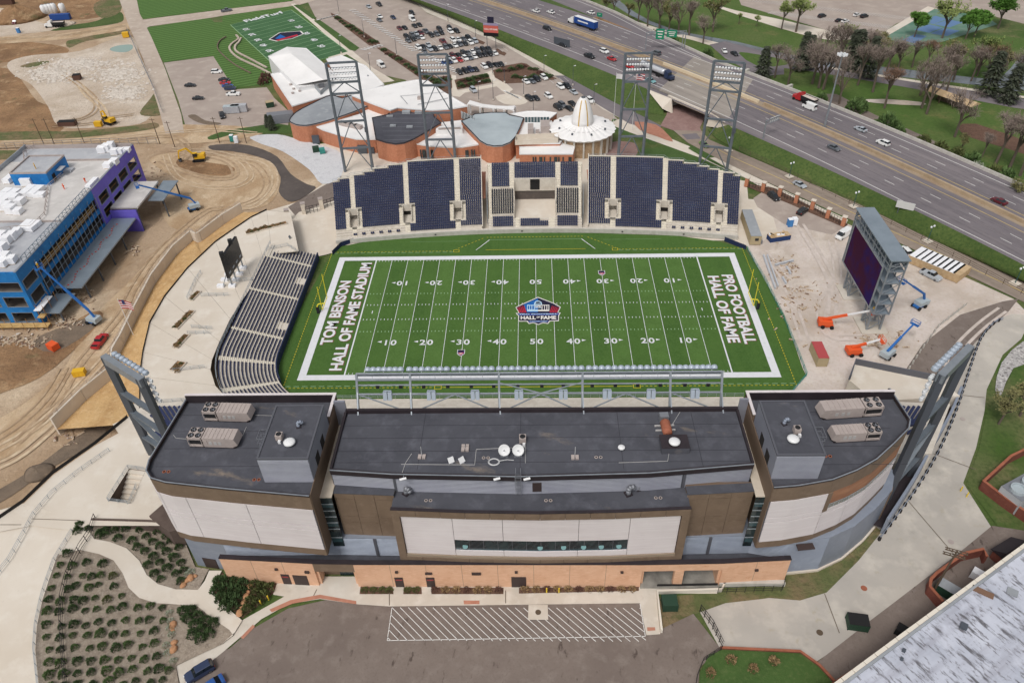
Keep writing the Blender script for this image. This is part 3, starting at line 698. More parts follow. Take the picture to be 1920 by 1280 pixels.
# underpass
br=thing('highway_underpass','pale concrete highway bridge over the brick-coloured underpass road','bridge',P(1290,215))
A0,A1=P(1256,181,HZ),P(1332,213,HZ)
d=(A1-A0).normalized();nn=Vector((d.y,-d.x,0))
if nn.y > 0:nn=-nn
def off(p,k,z):return Vector((p.x+nn.x*k,p.y+nn.y*k,z))
b=MB();b.wall([off(A0-d*.5,.4,HZ-.9),off(A1+d*.5,.4,HZ-.9)],1.4,.8);wpart('fascia_beam',b,'concrete_pale',br)
for e,s in ((A0,-1),(A1,1)):
 q=[off(e+d*s*.5,.2,0),off(e+d*s*.5,-46,0)]
 b=MB();b.wall(q,HZ-.1,1.0);wpart('abutment_wall',b,'concrete_wall',br)
for pts in ([P(1213,168,HZ+.3),P(1258,186,HZ+.4),P(1260,213,0),P(1242,204,2.0)],[P(1332,212,HZ+.3),P(1376,241,HZ-.2),P(1370,243,3.0),P(1324,237,0)]):
 b=MB();dd=(pts[1]-pts[0]);dd.z=0;dd.normalize();t=Vector((dd.y,-dd.x,0))*.5
 if t.y < 0:t=-t
 f=[p for p in pts];k=[p+t for p in pts]
 b.add(f+k,((0,1,2,3),(7,6,5,4),(0,4,5,1),(1,5,6,2),(2,6,7,3),(3,7,4,0)))
 wpart('wing_wall',b,'concrete_pale',br)
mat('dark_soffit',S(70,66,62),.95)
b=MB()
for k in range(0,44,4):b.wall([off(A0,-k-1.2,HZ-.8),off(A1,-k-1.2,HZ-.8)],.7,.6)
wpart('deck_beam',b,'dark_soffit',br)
mat('galvanized',S(168,174,180),.5,.6,layers=[(S(150,156,164),.6,.4,.7)])
mat('rail_grey',S(150,140,128),.6,.2)
for s,(q0,q1) in enumerate(((P(1218,164,HZ),P(1256,180,HZ)),(P(1334,214,HZ),P(1370,232,HZ)))):
 b=MB()
 for k in range(9):
  p=q0.lerp(q1,k/8);b.tube(p,p+Vector((0,0,1.0)),.07,5)
 for z in (.4,.7,1.0):b.bar(q0+Vector((0,0,z)),q1+Vector((0,0,z)),.08)
 tag(b.build('guard_rail','rail_grey'),'grey-brown steel guard rail on the %s side of the underpass opening' % ('museum' if s == 0 else 'scoreboard'),'rail','guard rails beside the underpass')
# street centre line
b=MB();q=[P(*a,.24) for a in [(1330,272),(1380,298),(1490,347),(1597,398),(1760,474),(1920,548),(2050,610)]]
for off_ in (0,):
 for a,c in zip(q,q[1:]):
  t=Vector((c-a));t.normalize();n_=Vector((-t.y,t.x,0))*.14
  b.quad(a-n_,c-n_,c+n_,a+n_)
for f in range(len(b.f)):b.f[f]=tuple(b.f[f])
struct('centre_line',b,'paint_yellow')
# ------------------------------------------------------------------ grandstands
mat('stand_concrete',S(206,198,186),.9,layers=[(S(192,183,170),.4,.4,.7),(S(216,209,198),1.2,.5,.8)])
mat('seat_navy',S(42,50,82),.5,spec=.45,layers=[(S(34,42,70),3.0,.45,.7),(S(54,64,94),.15,.5,.7)])
mat('seat_dark',S(44,52,86),.5,spec=.4);mat('seat_black',S(46,50,62),.55,layers=[(S(58,62,52),2.0,.5,.7)])
mat('navy_pad',S(34,44,78),.7);mat('rail_metal',S(176,184,190),.45,.5)
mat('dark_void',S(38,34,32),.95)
SC=Vector((0,-292.4,0));R0=332.2;RW,RH,ZB=.865,.372,1.35
def sp(x,i,z=None,fr=0.0):
 """place on row i (fr: fraction of a tread) at front-row distance x along the stand"""
 t=x/R0;r=R0+(i+fr)*RW
 return Vector((SC.x+r*sin(t),SC.y+r*cos(t),ZB+i*RH if z is None else z))
def seat_row_mb(x0,x1,i,pitch=.54,gap=.08):
 b=MB();k0=(R0+i*RW)/R0;n=max(1,int((x1-x0)*k0/pitch));p=(x1-x0)/n
 z=ZB+i*RH
 for k in range(n):
  xa,xb=x0+k*p+gap/2*p/pitch,x0+(k+1)*p-gap/2*p/pitch
  f0,f1=sp(xa,i,z+.43,.42),sp(xb,i,z+.43,.42);g0,g1=sp(xa,i,z+.43,.8),sp(xb,i,z+.43,.8)
  h0,h1=sp(xa,i,z+.86,.92),sp(xb,i,z+.86,.92);e0,e1=sp(xa,i,z+.36,.42),sp(xb,i,z+.36,.42)
  k0_,k1_=sp(xa,i,z+.86,.97),sp(xb,i,z+.86,.97);j0,j1=sp(xa,i,z+.3,.88),sp(xb,i,z+.3,.88)
  b.add((f0,f1,g1,g0,h1,h0,e0,e1,k1_,k0_,j1,j0),((0,1,2,3),(3,2,4,5),(6,7,1,0),(5,4,8,9),(9,8,10,11),(0,3,11,6),(7,10,2,1)))
 return b
def steps_mb(x0,x1,i0,i1,b=None,ns=None):
 """solid concrete treads"""
 b=b or MB();ns=ns or max(1,int(abs(x1-x0)/4))
 for i in range(i0,i1):
  z=ZB+i*RH
  for k in range(ns):
   xa,xb=lerp(x0,x1,k/ns),lerp(x0,x1,(k+1)/ns)
   b.quad(sp(xa,i,z),sp(xb,i,z),sp(xb,i+1,z),sp(xa,i+1,z))
   b.quad(sp(xa,i,z-RH if i > i0 else 0),sp(xb,i,z-RH if i > i0 else 0),sp(xb,i,z),sp(xa,i,z))
 for xx in (x0,x1):
  for i in range(i0,i1):
   z=ZB+i*RH;b.quad(sp(xx,i,0),sp(xx,i+1,0),sp(xx,i+1,z),sp(xx,i,z))
 for k in range(ns):
  xa,xb=lerp(x0,x1,k/ns),lerp(x0,x1,(k+1)/ns);z=ZB+(i1-1)*RH
  b.quad(sp(xb,i1,0),sp(xa,i1,0),sp(xa,i1,z),sp(xb,i1,z))
 return b
def aisle_steps_mb(x0,x1,i0,i1):
 """half-height stair treads on top of an aisle, pale"""
 b=MB()
 for i in range(i0,i1):
  z=ZB+i*RH
  for s in (0,1):
   zz=z+RH*(.5*s)+.02;y0,y1=(.0+.5*s),(.5+.5*s)
   b.quad(sp(x0,i,zz,y0),sp(x1,i,zz,y0),sp(x1,i,zz,y1),sp(x0,i,zz,y1))
   b.quad(sp(x0,i,zz-RH/2,y0),sp(x1,i,zz-RH/2,y0),sp(x1,i,zz,y0),sp(x0,i,zz,y0))
 return b
mat('aisle_paint',S(220,212,196),.9,layers=[(S(196,186,170),2.0,.5,.75)])
def max_rows(ax):
 """rows get fewer towards the outer ends"""
 ax=abs(ax)
 if ax <= 37.5:return 29
 return int(round(interp(ax,[37.5,41,45,49,53,56,59.5],[28.6,28.2,27.2,26,24.8,24,22.8])))
def grandstand(s,lab):
 st=thing('grandstand',lab,'grandstand',sp(s*38,0,0))
 A=[15.9,22.3,23.9,37.4,38.9,53.2,54.6,59.4]   # block edges, front-row distance from the centre line
 blocks=[(A[0],A[1]),(A[2],A[3]),(A[4],A[5]),(A[6],A[7])]
 aisles=[(A[1],A[2]),(A[3],A[4]),(A[5],A[6])]
 voms=[(A[1]+A[2])/2,(A[3]+A[4])/2,(A[5]+A[6])/2]
 VI0,VI1=4,10
 cuts=sorted({A[0],A[7]} | {v+k for v in voms for k in (-2.4,-1.15,1.15,2.4)} | {37.4,40.5,43,46,49,50.2,57,58.2})
 tread=MB()
 for a,c in zip(cuts,cuts[1:]):
  mid=(a+c)/2;mr=max_rows(mid)
  vin=[v for v in voms if abs(mid-v) < 1.15]
  x0,x1=sorted((s*a,s*c))
  if vin:
   steps_mb(x0,x1,0,VI0,tread);
   # upper part starts behind the opening
   steps_mb(x0,x1,VI1,mr,tread)
  else:steps_mb(x0,x1,0,mr,tread)
 wpart('concrete_treads',tread,'stand_concrete',st)
 for (a,c) in blocks:
  for i in range(0,29):
   front_gap=3 if a > 38 else (0 if a > 20 else 1)
   if i < front_gap:continue
   lim=[(x,max_rows(x)) for x in [a+(c-a)*k/14 for k in range(15)]]
   ok=[x for x,r in lim if r-1 >= i+.5]
   if len(ok) < 2:continue
   x0,x1=min(ok),max(ok)
   segs=[(x0,x1)]
   for v in voms:
    if VI0-1 <= i <= VI1:
     ns=[]
     for p,q in segs:
      if q <= v-2.4 or p >= v+2.4:ns.append((p,q));continue
      if p < v-2.4:ns.append((p,v-2.4))
      if q > v+2.4:ns.append((v+2.4,q))
     segs=ns
   b=MB()
   for p,q in segs:
    if q-p < .6:continue
    lo_,hi_=sorted((s*p,s*q));r=seat_row_mb(lo_,hi_,i,.56 if a > 20 else .6,.06 if a > 20 else .13)
    wpart('seat_row',r,'seat_navy',st)
 for k,(a,c) in enumerate(aisles):
  x0,x1=sorted((s*a,s*c));mr=max_rows((a+c)/2)
  b=aisle_steps_mb(x0,x1,VI1,mr);wpart('aisle_stairs',b,'aisle_paint',st)
  b=aisle_steps_mb(x0,x1,0,VI0);wpart('aisle_stairs',b,'aisle_paint',st)
  v=voms[k];zt=ZB+VI0*RH
  b=MB()
  h=1.05
  for sx in (-1,1):
   xa,xb=sorted((s*(v+sx*1.15),s*(v+sx*1.4)))
   for i in range(VI0,VI1):
    z0,z1=.3,ZB+(i+.3)*RH+h
    q=[sp(xa,i),sp(xb,i),sp(xb,i+1),sp(xa,i+1)]
    b.prism([(p.x,p.y) for p in q],z0,z1)
  xa,xb=sorted((s*(v-1.4),s*(v+1.4)))
  q=[sp(xa,VI1,fr=-.3),sp(xb,VI1,fr=-.3),sp(xb,VI1,fr=.05),sp(xa,VI1,fr=.05)]
  b.prism([(p.x,p.y) for p in q],ZB+VI1*RH-1.2,ZB+VI1*RH+h)
  vom=wpart('entry_tunnel',b,'stand_concrete',st)
  xa,xb=sorted((s*(v-1.15),s*(v+1.15)))
  b=MB();zf=ZB+VI0*RH-.4
  b.quad(sp(xa,VI0,zf),sp(xb,VI0,zf),sp(xb,VI1+2,zf),sp(xa,VI1+2,zf))
  wpart('tunnel_floor',b,'concrete',vom)
  b=MB();b.quad(sp(xa,VI1,zf),sp(xb,VI1,zf),sp(xb,VI1,ZB+VI1*RH-1.2),sp(xa,VI1,ZB+VI1*RH-1.2));wpart('tunnel_shade_sheet',b,'dark_void',vom)  # dark sheet across the tunnel mouth, shade inside put in as colour
  b=MB()
  for sx in (-1,1):
   lo_,hi_=sorted((s*(v+sx*1.4),s*(v+sx*2.4)));r=aisle_steps_mb(lo_,hi_,VI0,VI1+1);b.add(r.v,r.f)
  lo_,hi_=sorted((s*(v-2.4),s*(v+2.4)));r=aisle_steps_mb(lo_,hi_,VI0-1,VI0);b.add(r.v,r.f)
  r=aisle_steps_mb(lo_,hi_,VI1,VI1+1);b.add(r.v,r.f)
  wpart('cross_aisle',b,'aisle_paint',vom)
 # rail along the top and the inner side
 xs=[lerp(A[0],A[7],k/40) for k in range(41)]
 b=MB();q=[sp(s*x,max_rows(x)+.2,ZB+max_rows(x)*RH+.7) for x in xs]
 for p,r in zip(q,q[1:]):b.bar(p,r,.06);b.bar(p-Vector((0,0,.5)),r-Vector((0,0,.5)),.04)
 for p in q[::2]:b.bar(p-Vector((0,0,1.1)),p,.06)
 wpart('back_rail',b,'rail_metal',st)
 b=MB()
 q=[sp(s*15.8,i,ZB+i*RH) for i in range(0,30)]
 for p,r in zip(q,q[1:]):
  b.add((p-Vector((.12,0,.4)),r-Vector((.12,0,.4)),r+Vector((-.12,0,.8)),p+Vector((-.12,0,.8)),p-Vector((-.12,0,.4)),r-Vector((-.12,0,.4)),r+Vector((.12,0,.8)),p+Vector((.12,0,.8))),
     ((0,1,2,3),(7,6,5,4),(3,2,6,7)))
 wpart('side_wall',b,'stand_concrete',st)
 # landing back deck
 b=MB();ns=30
 for k in range(ns):
  xa,xb=sorted((s*lerp(A[0],A[7],k/ns),s*lerp(A[0],A[7],(k+1)/ns)));mr=max_rows((xa+xb)/2)
  z=ZB+(mr-1)*RH+.3
  b.quad(sp(xa,mr-.2,z),sp(xb,mr-.2,z),sp(xb,mr+.9,z),sp(xa,mr+.9,z));b.quad(sp(xb,mr+.9,0),sp(xa,mr+.9,0),sp(xa,mr+.9,z),sp(xb,mr+.9,z))
 wpart('top_landing',b,'aisle_paint',st)
 # accessible pairs of seats on the front landing
 for k in range(6):
  x=40.5+k*2.55;lo_,hi_=sorted((s*x,s*(x+1.1)));wpart('companion_seats',seat_row_mb(lo_,hi_,0,.54),'seat_navy',st)
 return st
grandstand(-1,'far navy grandstand block left of the stage pocket, stepped down towards the left')
grandstand(1,'far navy grandstand block right of the stage pocket, stepped down towards the right')

# central stand with the stage pocket
st=thing('stage_grandstand','central navy grandstand with an open concrete stage pocket in the middle','grandstand',sp(0,0,0))
tr=MB()
steps_mb(-14,14,0,4,tr)
for x0,x1 in ((-13.8,-6.2),(6.2,13.8)):steps_mb(x0,x1,4,26,tr)
steps_mb(-6.2,6.2,19,26,tr)
wpart('concrete_treads',tr,'stand_concrete',st)
b=MB();b.quad(sp(-6.2,4,ZB+.5),sp(6.2,4,ZB+.5),sp(6.2,18.6,ZB+.5),sp(-6.2,18.6,ZB+.5));wpart('stage_floor',b,'concrete_pale',st)
b=MB();b.quad(sp(-6.2,18.6,ZB+.5),sp(6.2,18.6,ZB+.5),sp(6.2,18.6,ZB+3.6),sp(-6.2,18.6,ZB+3.6));wpart('stage_back_wall',b,'asphalt_dark',st)
b=MB();z=ZB+19*RH
q=[sp(-6.2,18.3),sp(6.2,18.3),sp(6.2,19),sp(-6.2,19)];b.prism([(p.x,p.y) for p in q],ZB+3.6,z+.7);wpart('header_beam',b,'stand_concrete',st)
mat('screen_black',S(24,24,28),.25);mat('sign_black',S(30,30,34),.5)
b=MB();q=[sp(-1.4,18.0),sp(1.4,18.0),sp(1.4,18.28),sp(-1.4,18.28)];b.prism([(p.x,p.y) for p in q],ZB+4.1,z+.5);wpart('header_screen',b,'screen_black',st)
for x0,x1 in ((-13.6,-6.0),(6.0,13.6)):
 for i in range(16,26):
  lo_,hi_=(x0+.9,x1-1.6) if x0 < 0 else (x0+1.6,x1-.9)
  wpart('seat_row',seat_row_mb(lo_,hi_,i),'seat_navy',st)
 for i in range(5,15):wpart('temporary_seat_row',seat_row_mb(x0+.6 if x0 < 0 else x0+.4,x1-.4 if x0 < 0 else x1-.6,i,.66,.22),'seat_black',st)
 for i in range(0,4):wpart('seat_row',seat_row_mb(x0+.9 if x0 < 0 else x0+.6,x1-.6 if x0 < 0 else x1-.9,i),'seat_navy',st)
for i in range(19,26):wpart('seat_row',seat_row_mb(-6.0,6.0,i),'seat_navy',st)
for i in range(0,3):wpart('seat_row',seat_row_mb(-4.4,3.9 if i < 2 else 1.4,i),'seat_navy',st)
for x0,x1,i0,i1 in ((-7.5,-6.2,15,26),(6.2,7.5,15,26),(-13.8,-12.8,4,26),(12.8,13.8,4,26),(-5.9,-4.7,0,4),(4.2,5.9,0,4)):
 wpart('aisle_stairs',aisle_steps_mb(x0,x1,i0,i1),'aisle_paint',st)
b=MB()
for sx in (-1,1):
 for i in range(5,18,2):
  p=sp(sx*6.2,i,ZB+.5);b.bar(p,Vector((p.x,p.y,max(ZB+i*RH+1.0,ZB+3.2))),.1)
 b.bar(sp(sx*6.2,5,ZB+3.2),sp(sx*6.2,18,ZB+18*RH+1),.1)
 xa,xb=sorted((sx*6.0,sx*6.25));q=[sp(xa,9),sp(xb,9),sp(xb,18),sp(xa,18)];b.prism([(p.x,p.y) for p in q],ZB,ZB+4.3)
wpart('pocket_side_wall',b,'stand_concrete',st)
b=MB()
for sx in (-1,1):
 for i in range(4,16):
  p=sp(sx*14.3,i,0);b.bar(p,Vector((p.x,p.y,ZB+i*RH+1.1)),.12)
  q=sp(sx*14.3,i+1,0);b.bar((p.x,p.y,ZB+i*RH+1.0),(q.x,q.y,ZB+(i+1)*RH+1.0),.08);b.bar((p.x,p.y,ZB+i*RH+.5),(q.x,q.y,ZB+(i+1)*RH+.5),.08)
wpart('side_rail',b,'rail_metal',st)
b=MB();q=[sp(-14,25.9),sp(14,25.9),sp(14,27.2),sp(-14,27.2)];b.prism([(p.x,p.y) for p in q],0,ZB+25.6*RH);wpart('top_landing',b,'aisle_paint',st)
for sx in (-1,1):
 q=PX([(903,322),(911,322),(910,372),(901,372)] if sx < 0 else [(1100,318),(1112,318),(1114,366),(1104,366)],5)
 struct('ramp',MB().sheet(q),'red_paving')
# front wall of all far stands
b=MB();xs=[-59.6+k*119.2/60 for k in range(61)]
b.wall([sp(x,-1.5,.2) for x in xs],1.35,.3)
wl=thing('field_wall','low pale concrete wall between the turf and the far grandstands','wall',sp(0,-1.5,.2))
wpart('wall_body',b,'concrete_wall',wl)
b=MB()
for a,c in zip(xs,xs[1:]):b.quad(sp(a,-1.5,1.3),sp(c,-1.5,1.3),sp(c,0,1.3),sp(a,0,1.3))
wpart('front_walk',b,'stand_concrete',wl)
for x in (-30,-4,26,44):
 p=sp(x,-1.72,.9);b=MB();b.box(p,(.5,.1,.35));wpart('speaker_box',b,'sign_black',wl)

# ---- corner and end bowl on the left, its twin corner on the right
BRW,BRH,BZ=.82,.255,1.75
NB=15
def bowl(s,dist,i,z=None,fr=0.0):
 """dist along the inner row: 0 at the straight's far end; straight 45 m then a quarter turn"""
 xi=62.9+(i+fr)*BRW;L=44.0;Rr=18.0
 if dist <= L:return Vector((s*xi,25.5-dist,BZ+i*BRH if z is None else z))
 t=(dist-L)/Rr
 r=Rr+(i+fr)*BRW;cx,cy=62.9-Rr,25.5-L
 return Vector((s*(cx+r*cos(t)),cy-r*sin(t),BZ+i*BRH if z is None else z))
def bowl_steps(s,d0,d1,i0,i1,n,close=True):
 b=MB();w=(lambda *q:q) if s < 0 else (lambda *q:tuple(reversed(q)))
 for i in range(i0,i1):
  z=BZ+i*BRH
  for k in range(n):
   a,c=lerp(d0,d1,k/n),lerp(d0,d1,(k+1)/n)
   b.quad(*w(bowl(s,a,i+1,z),bowl(s,c,i+1,z),bowl(s,c,i,z),bowl(s,a,i,z)))
   zb=z-BRH if i > i0 else 0
   b.quad(*w(bowl(s,a,i,z),bowl(s,c,i,z),bowl(s,c,i,zb),bowl(s,a,i,zb)))
  for dd in (d0,d1):b.quad(bowl(s,dd,i,0),bowl(s,dd,i+1,0),bowl(s,dd,i+1,z),bowl(s,dd,i,z))
 return b
def bowl_bench(s,d0,d1,i):
 b=MB();z=BZ+i*BRH;n=max(1,int((d1-d0)/.56))
 for k in range(n):
  a,c=lerp(d0,d1,k/n)+.02,lerp(d0,d1,(k+1)/n)-.02
  f0,f1=bowl(s,a,i,z+.38,.56),bowl(s,c,i,z+.38,.56);g0,g1=bowl(s,a,i,z+.38,.8),bowl(s,c,i,z+.38,.8)
  h0,h1=bowl(s,a,i,z+.58,.86),bowl(s,c,i,z+.58,.86);e0,e1=bowl(s,a,i,z+.3,.56),bowl(s,c,i,z+.3,.56)
  j0,j1=bowl(s,a,i,z+.2,.88),bowl(s,c,i,z+.2,.88)
  b.add((f0,f1,g1,g0,h1,h0,e0,e1,j0,j1),((0,1,2,3),(3,2,4,5),(6,7,1,0),(5,4,9,8),(0,3,8,6),(1,7,9,2)))
 return b
def bowl_aisle(s,d0,d1,i0,i1):
 b=MB()
 for i in range(i0,i1):
  for q in (0,1):
   z=BZ+(i+.5*q)*BRH+.02
   b.quad(bowl(s,d0,i,z,.5*q),bowl(s,d0,i,z,.5*q+.5),bowl(s,d1,i,z,.5*q+.5),bowl(s,d1,i,z,.5*q))
   b.quad(bowl(s,d0,i,z-BRH/2,.5*q),bowl(s,d1,i,z-BRH/2,.5*q),bowl(s,d1,i,z,.5*q),bowl(s,d0,i,z,.5*q))
 return b
eb=thing('end_grandstand','open navy bench grandstand curving round the left end of the field','grandstand',(-68,0,0))
wpart('concrete_treads',bowl_steps(-1,0,64,0,NB,32),'stand_concrete',eb)
blocks=[(0.3,5.6),(6.6,21.2),(22.2,37.6),(38.6,46.8),(47.8,54.0),(55,63.6)]
for a,c in blocks:
 for i in range(NB):
  d0=a+max(0,(i-8))*.85 if a < 1 else a
  if a < 22 and a > 6:d0=a
  if c-d0 < 1:continue
  if a == .3 and i > 12:continue
  segs=[(d0,c)]
  if i < 3 and a == 6.6:segs=[(a,12.4),(15.4,c)]
  if i < 3 and a == 22.2:segs=[(a,32.0),(35.0,c)]
  b=MB()
  for p,q in segs:wpart('seat_row',bowl_bench(-1,p,q,i),'seat_dark',eb)
  if 0:wpart('seat_row',b,'seat_dark',eb)
for a,c in zip(blocks,blocks[1:]):wpart('aisle_stairs',bowl_aisle(-1,a[1],c[0],0,NB),'aisle_paint',eb)
b=MB();b.wall([bowl(-1,k,0,.2,-.35) for k in [0,15,30,44,46,48,50,52,54]],2.3,.3);wpart('front_pad_wall',b,'navy_pad',eb)
for a in (12.6,32.2):
 b=MB();q=[bowl(-1,a,0),bowl(-1,a,3),bowl(-1,a+2.6,3),bowl(-1,a+2.6,0)];b.prism([(p.x,p.y) for p in q],BZ-.3,BZ+.35);wpart('camera_platform',b,'concrete',eb)
b=MB()
q=[bowl(-1,k,NB,BZ+NB*BRH,.3) for k in range(0,62,2)]
for p,r in zip(q,q[1:]):
 for z in (.45,.8,1.1):b.bar(p+Vector((0,0,z)),r+Vector((0,0,z)),.06)
for p in q:b.bar(p,p+Vector((0,0,1.1)),.07)
wpart('back_rail',b,'rail_metal',eb)
def corner_block(sg,x0,lab):
 t=thing('corner_seating',lab,'seating',P(x0+sg*40,790,3));b=MB();q=PX([(x0-sg*40,757),(x0+sg*75,752),(x0+sg*90,850),(x0-sg*5,850)],5.1);b.prism([V2(p) for p in q],0,5.1);wpart('slab',b,'stand_concrete',t)
 for i in range(-3,9):
  x=x0+sg*9.4*i;z=5.5-.04*i;y=762 if i >= 0 else 762-i*16
  pts=PX([(x if i >= 0 else x0+sg*4*-i,y),(x0+sg*(9.4*i+20 if i >= 0 else 4*-i+10),y+(31 if i >= 0 else 5)),(x0+sg*(9.4*i+60),y+(40 if i >= 0 else 18))],z)
  for a,c in zip(pts,pts[1:]):b=MB();b.bar(a,c,.55,.45);wpart('seat_row',b,'seat_dark',t)
corner_block(1,279,'wedge of dark benches between the left pylon and the press roof');corner_block(-1,1742,'wedge of dark benches between the right pylon and the press roof')
# near-side stand below the press building (mostly hidden by its roof)
b=MB()
for i in range(18):b.b2(-46,46,-34-(i+1)*.9,-34-i*.9,0,1.6+i*.3)
ns=thing('near_side_terrace','pale concrete terrace under the light truss beside the near sideline','terrace',(0,-40,0))
wpart('treads',b,'stand_concrete',ns)
b=MB()
for z in (.5,1.0):b.bar((-46,-33.9,1.6+z),(46,-33.9,1.6+z),.07)
for k in range(47):b.bar((-46+k*2,-33.9,1.6),(-46+k*2,-33.9,2.7),.06)
wpart('front_rail',b,'rail_metal',ns)
# ------------------------------------------------------------------ press building in front of the field
def VY(px,py,Y):
 d=_R @ Vector(((px-960)/_F,-(py-640)/_F,-1.0));t=(Y-CAM_LOC.y)/d.y
 return CAM_LOC+t*d
mat('roof_black',S(82,83,90),.92,layers=[(S(70,71,78),.12,.35,.65),(S(94,95,103),.4,.5,.75),(S(150,134,116),.14,.62,.8,(.6,1.6,1),.3),(S(80,80,87),2.0,.5,.8)])
mat('coping_dark',S(52,44,48),.6,layers=[(S(42,36,40),.5,.4,.7)])
mat('panel_brown',S(124,105,88),.7,layers=[(S(114,96,80),.25,.4,.65),(S(132,113,96),.8,.5,.8)])
mat('panel_brown_dark',S(116,97,81),.7)
mat('panel_white',S(222,214,214),.65,layers=[(S(212,203,203),.12,.35,.65),(S(226,219,219),2.0,.45,.75,(.05,.05,1)),(S(204,196,197),1.4,.62,.8,(.3,.3,2))])
mat('joint_brown',S(150,134,116),.8);mat('joint_grey',S(128,120,120),.8)
mat('siding_grey',S(158,160,170),.5,.3,layers=[(S(146,148,160),.2,.35,.65)])
mat('siding_blue',S(150,158,172),.5,.3,layers=[(S(142,150,165),.2,.35,.65),(S(158,166,180),.6,.5,.8)])
mat('frame_grey',S(96,97,104),.6,.2)
mat('brick_orange',S(222,178,146),.9,layers=[(S(212,166,134),.3,.4,.65),(S(230,188,158),3.0,.5,.75,(.3,.3,1)),(S(206,150,114),1.2,.6,.8)])
mat('wood_soffit',S(168,122,92),.7,layers=[(S(148,104,78),.8,.4,.65,(.2,.2,1))])
mat('door_dark',S(64,52,50),.6);mat('door_red',S(150,60,62),.6)
mat('glass_dark',S(34,42,46),.08,spec=.6,layers=[(S(46,60,62),.3,.45,.6)])
mat('glass_teal',S(60,82,88),.1,spec=.6)
mat('interior_dark',S(58,54,44),.9)
mat('beige_floor',S(204,192,176),.9,layers=[(S(192,180,162),.6,.4,.7)])
mat('white_metal',S(226,226,226),.5);mat('unit_tan',S(176,164,158),.6,layers=[(S(164,152,147),.6,.4,.7)])
mat('fan_black',S(36,36,38),.6);mat('grey_metal',S(140,142,148),.5,.4);mat('rust_red',S(164,100,76),.8,layers=[(S(142,84,62),1.0,.4,.7)])

class Facade:
 """plan line seen from outside, left to right; walls and panels hang on it"""
 def __init__(self,pts):
  self.p=[Vector((a[0],a[1],0)) for a in pts];self.L=[0]
  for a,c in zip(self.p,self.p[1:]):self.L.append(self.L[-1]+(c-a).length)
  self.len=self.L[-1]
 def at(self,s,out=0.0,z=0.0):
  s=max(0,min(self.len,s));i=0
  while i < len(self.L)-2 and s > self.L[i+1]:i += 1
  a,c=self.p[i],self.p[i+1];t=(s-self.L[i])/(self.L[i+1]-self.L[i])
  def nrm(k):
   k=max(0,min(len(self.p)-2,k));d=(self.p[k+1]-self.p[k]).normalized();return Vector((d.y,-d.x,0))
  n=nrm(i)
  if t < .5 and i > 0:n=(nrm(i-1)*(.5-t)+n*(.5+t)).normalized()
  elif t > .5 and i < len(self.p)-2:n=(nrm(i+1)*(t-.5)+n*(1.5-t)).normalized()
  q=a.lerp(c,t)+n*out;return Vector((q.x,q.y,z))
 def xs(self,x):
  """arc length where the line reaches x"""
  for i in range(len(self.p)-1):
   a,c=self.p[i].x,self.p[i+1].x
   if min(a,c) <= x <= max(a,c) and a != c:return self.L[i]+(self.L[i+1]-self.L[i])*(x-a)/(c-a)
  return 0 if abs(x-self.p[0].x) < abs(x-self.p[-1].x) else self.len
 def slab(self,s0,s1,z0,z1,o0,o1,b=None):
  b=b or MB();n=max(1,int((s1-s0)/1.5));st=sorted({s0,s1} | {s for s in self.L if s0+.05 < s < s1-.05} | {lerp(s0,s1,k/n) for k in range(n+1)})
  for a,c in zip(st,st[1:]):
   A,Bq,Cq,D=self.at(a,o1),self.at(c,o1),self.at(c,o0),self.at(a,o0)
   u=lambda p,z:Vector((p.x,p.y,z))
   b.quad(u(A,z0),u(Bq,z0),u(Bq,z1),u(A,z1));b.quad(u(A,z1),u(Bq,z1),u(Cq,z1),u(D,z1));b.quad(u(A,z0),u(D,z0),u(Cq,z0),u(Bq,z0))
   if a == st[0]:b.quad(u(D,z0),u(A,z0),u(A,z1),u(D,z1))
   if c == st[-1]:b.quad(u(Bq,z0),u(Cq,z0),u(Cq,z1),u(Bq,z1))
  return b
 def ribs(self,s0,s1,z0,z1,o,pitch=.45,depth=.09):
  b=MB();n=int((z1-z0)/pitch);p=(z1-z0)/n
  st=sorted({s0,s1} | {s for s in self.L if s0+.05 < s < s1-.05} | {lerp(s0,s1,k/6) for k in range(7)})
  for a,c in zip(st,st[1:]):
   for k in range(n):
    za=z0+k*p
    q=lambda s,oo,z:self.at(s,oo,z)
    b.quad(q(a,o,za),q(c,o,za),q(c,o+depth,za+p*.12),q(a,o+depth,za+p*.12))
    b.quad(q(a,o+depth,za+p*.12),q(c,o+depth,za+p*.12),q(c,o+depth,za+p*.62),q(a,o+depth,za+p*.62))
    b.quad(q(a,o+depth,za+p*.62),q(c,o+depth,za+p*.62),q(c,o,za+p*.74),q(a,o,za+p*.74))
    b.quad(q(a,o,za+p*.74),q(c,o,za+p*.74),q(c,o,za+p),q(a,o,za+p))
  return b

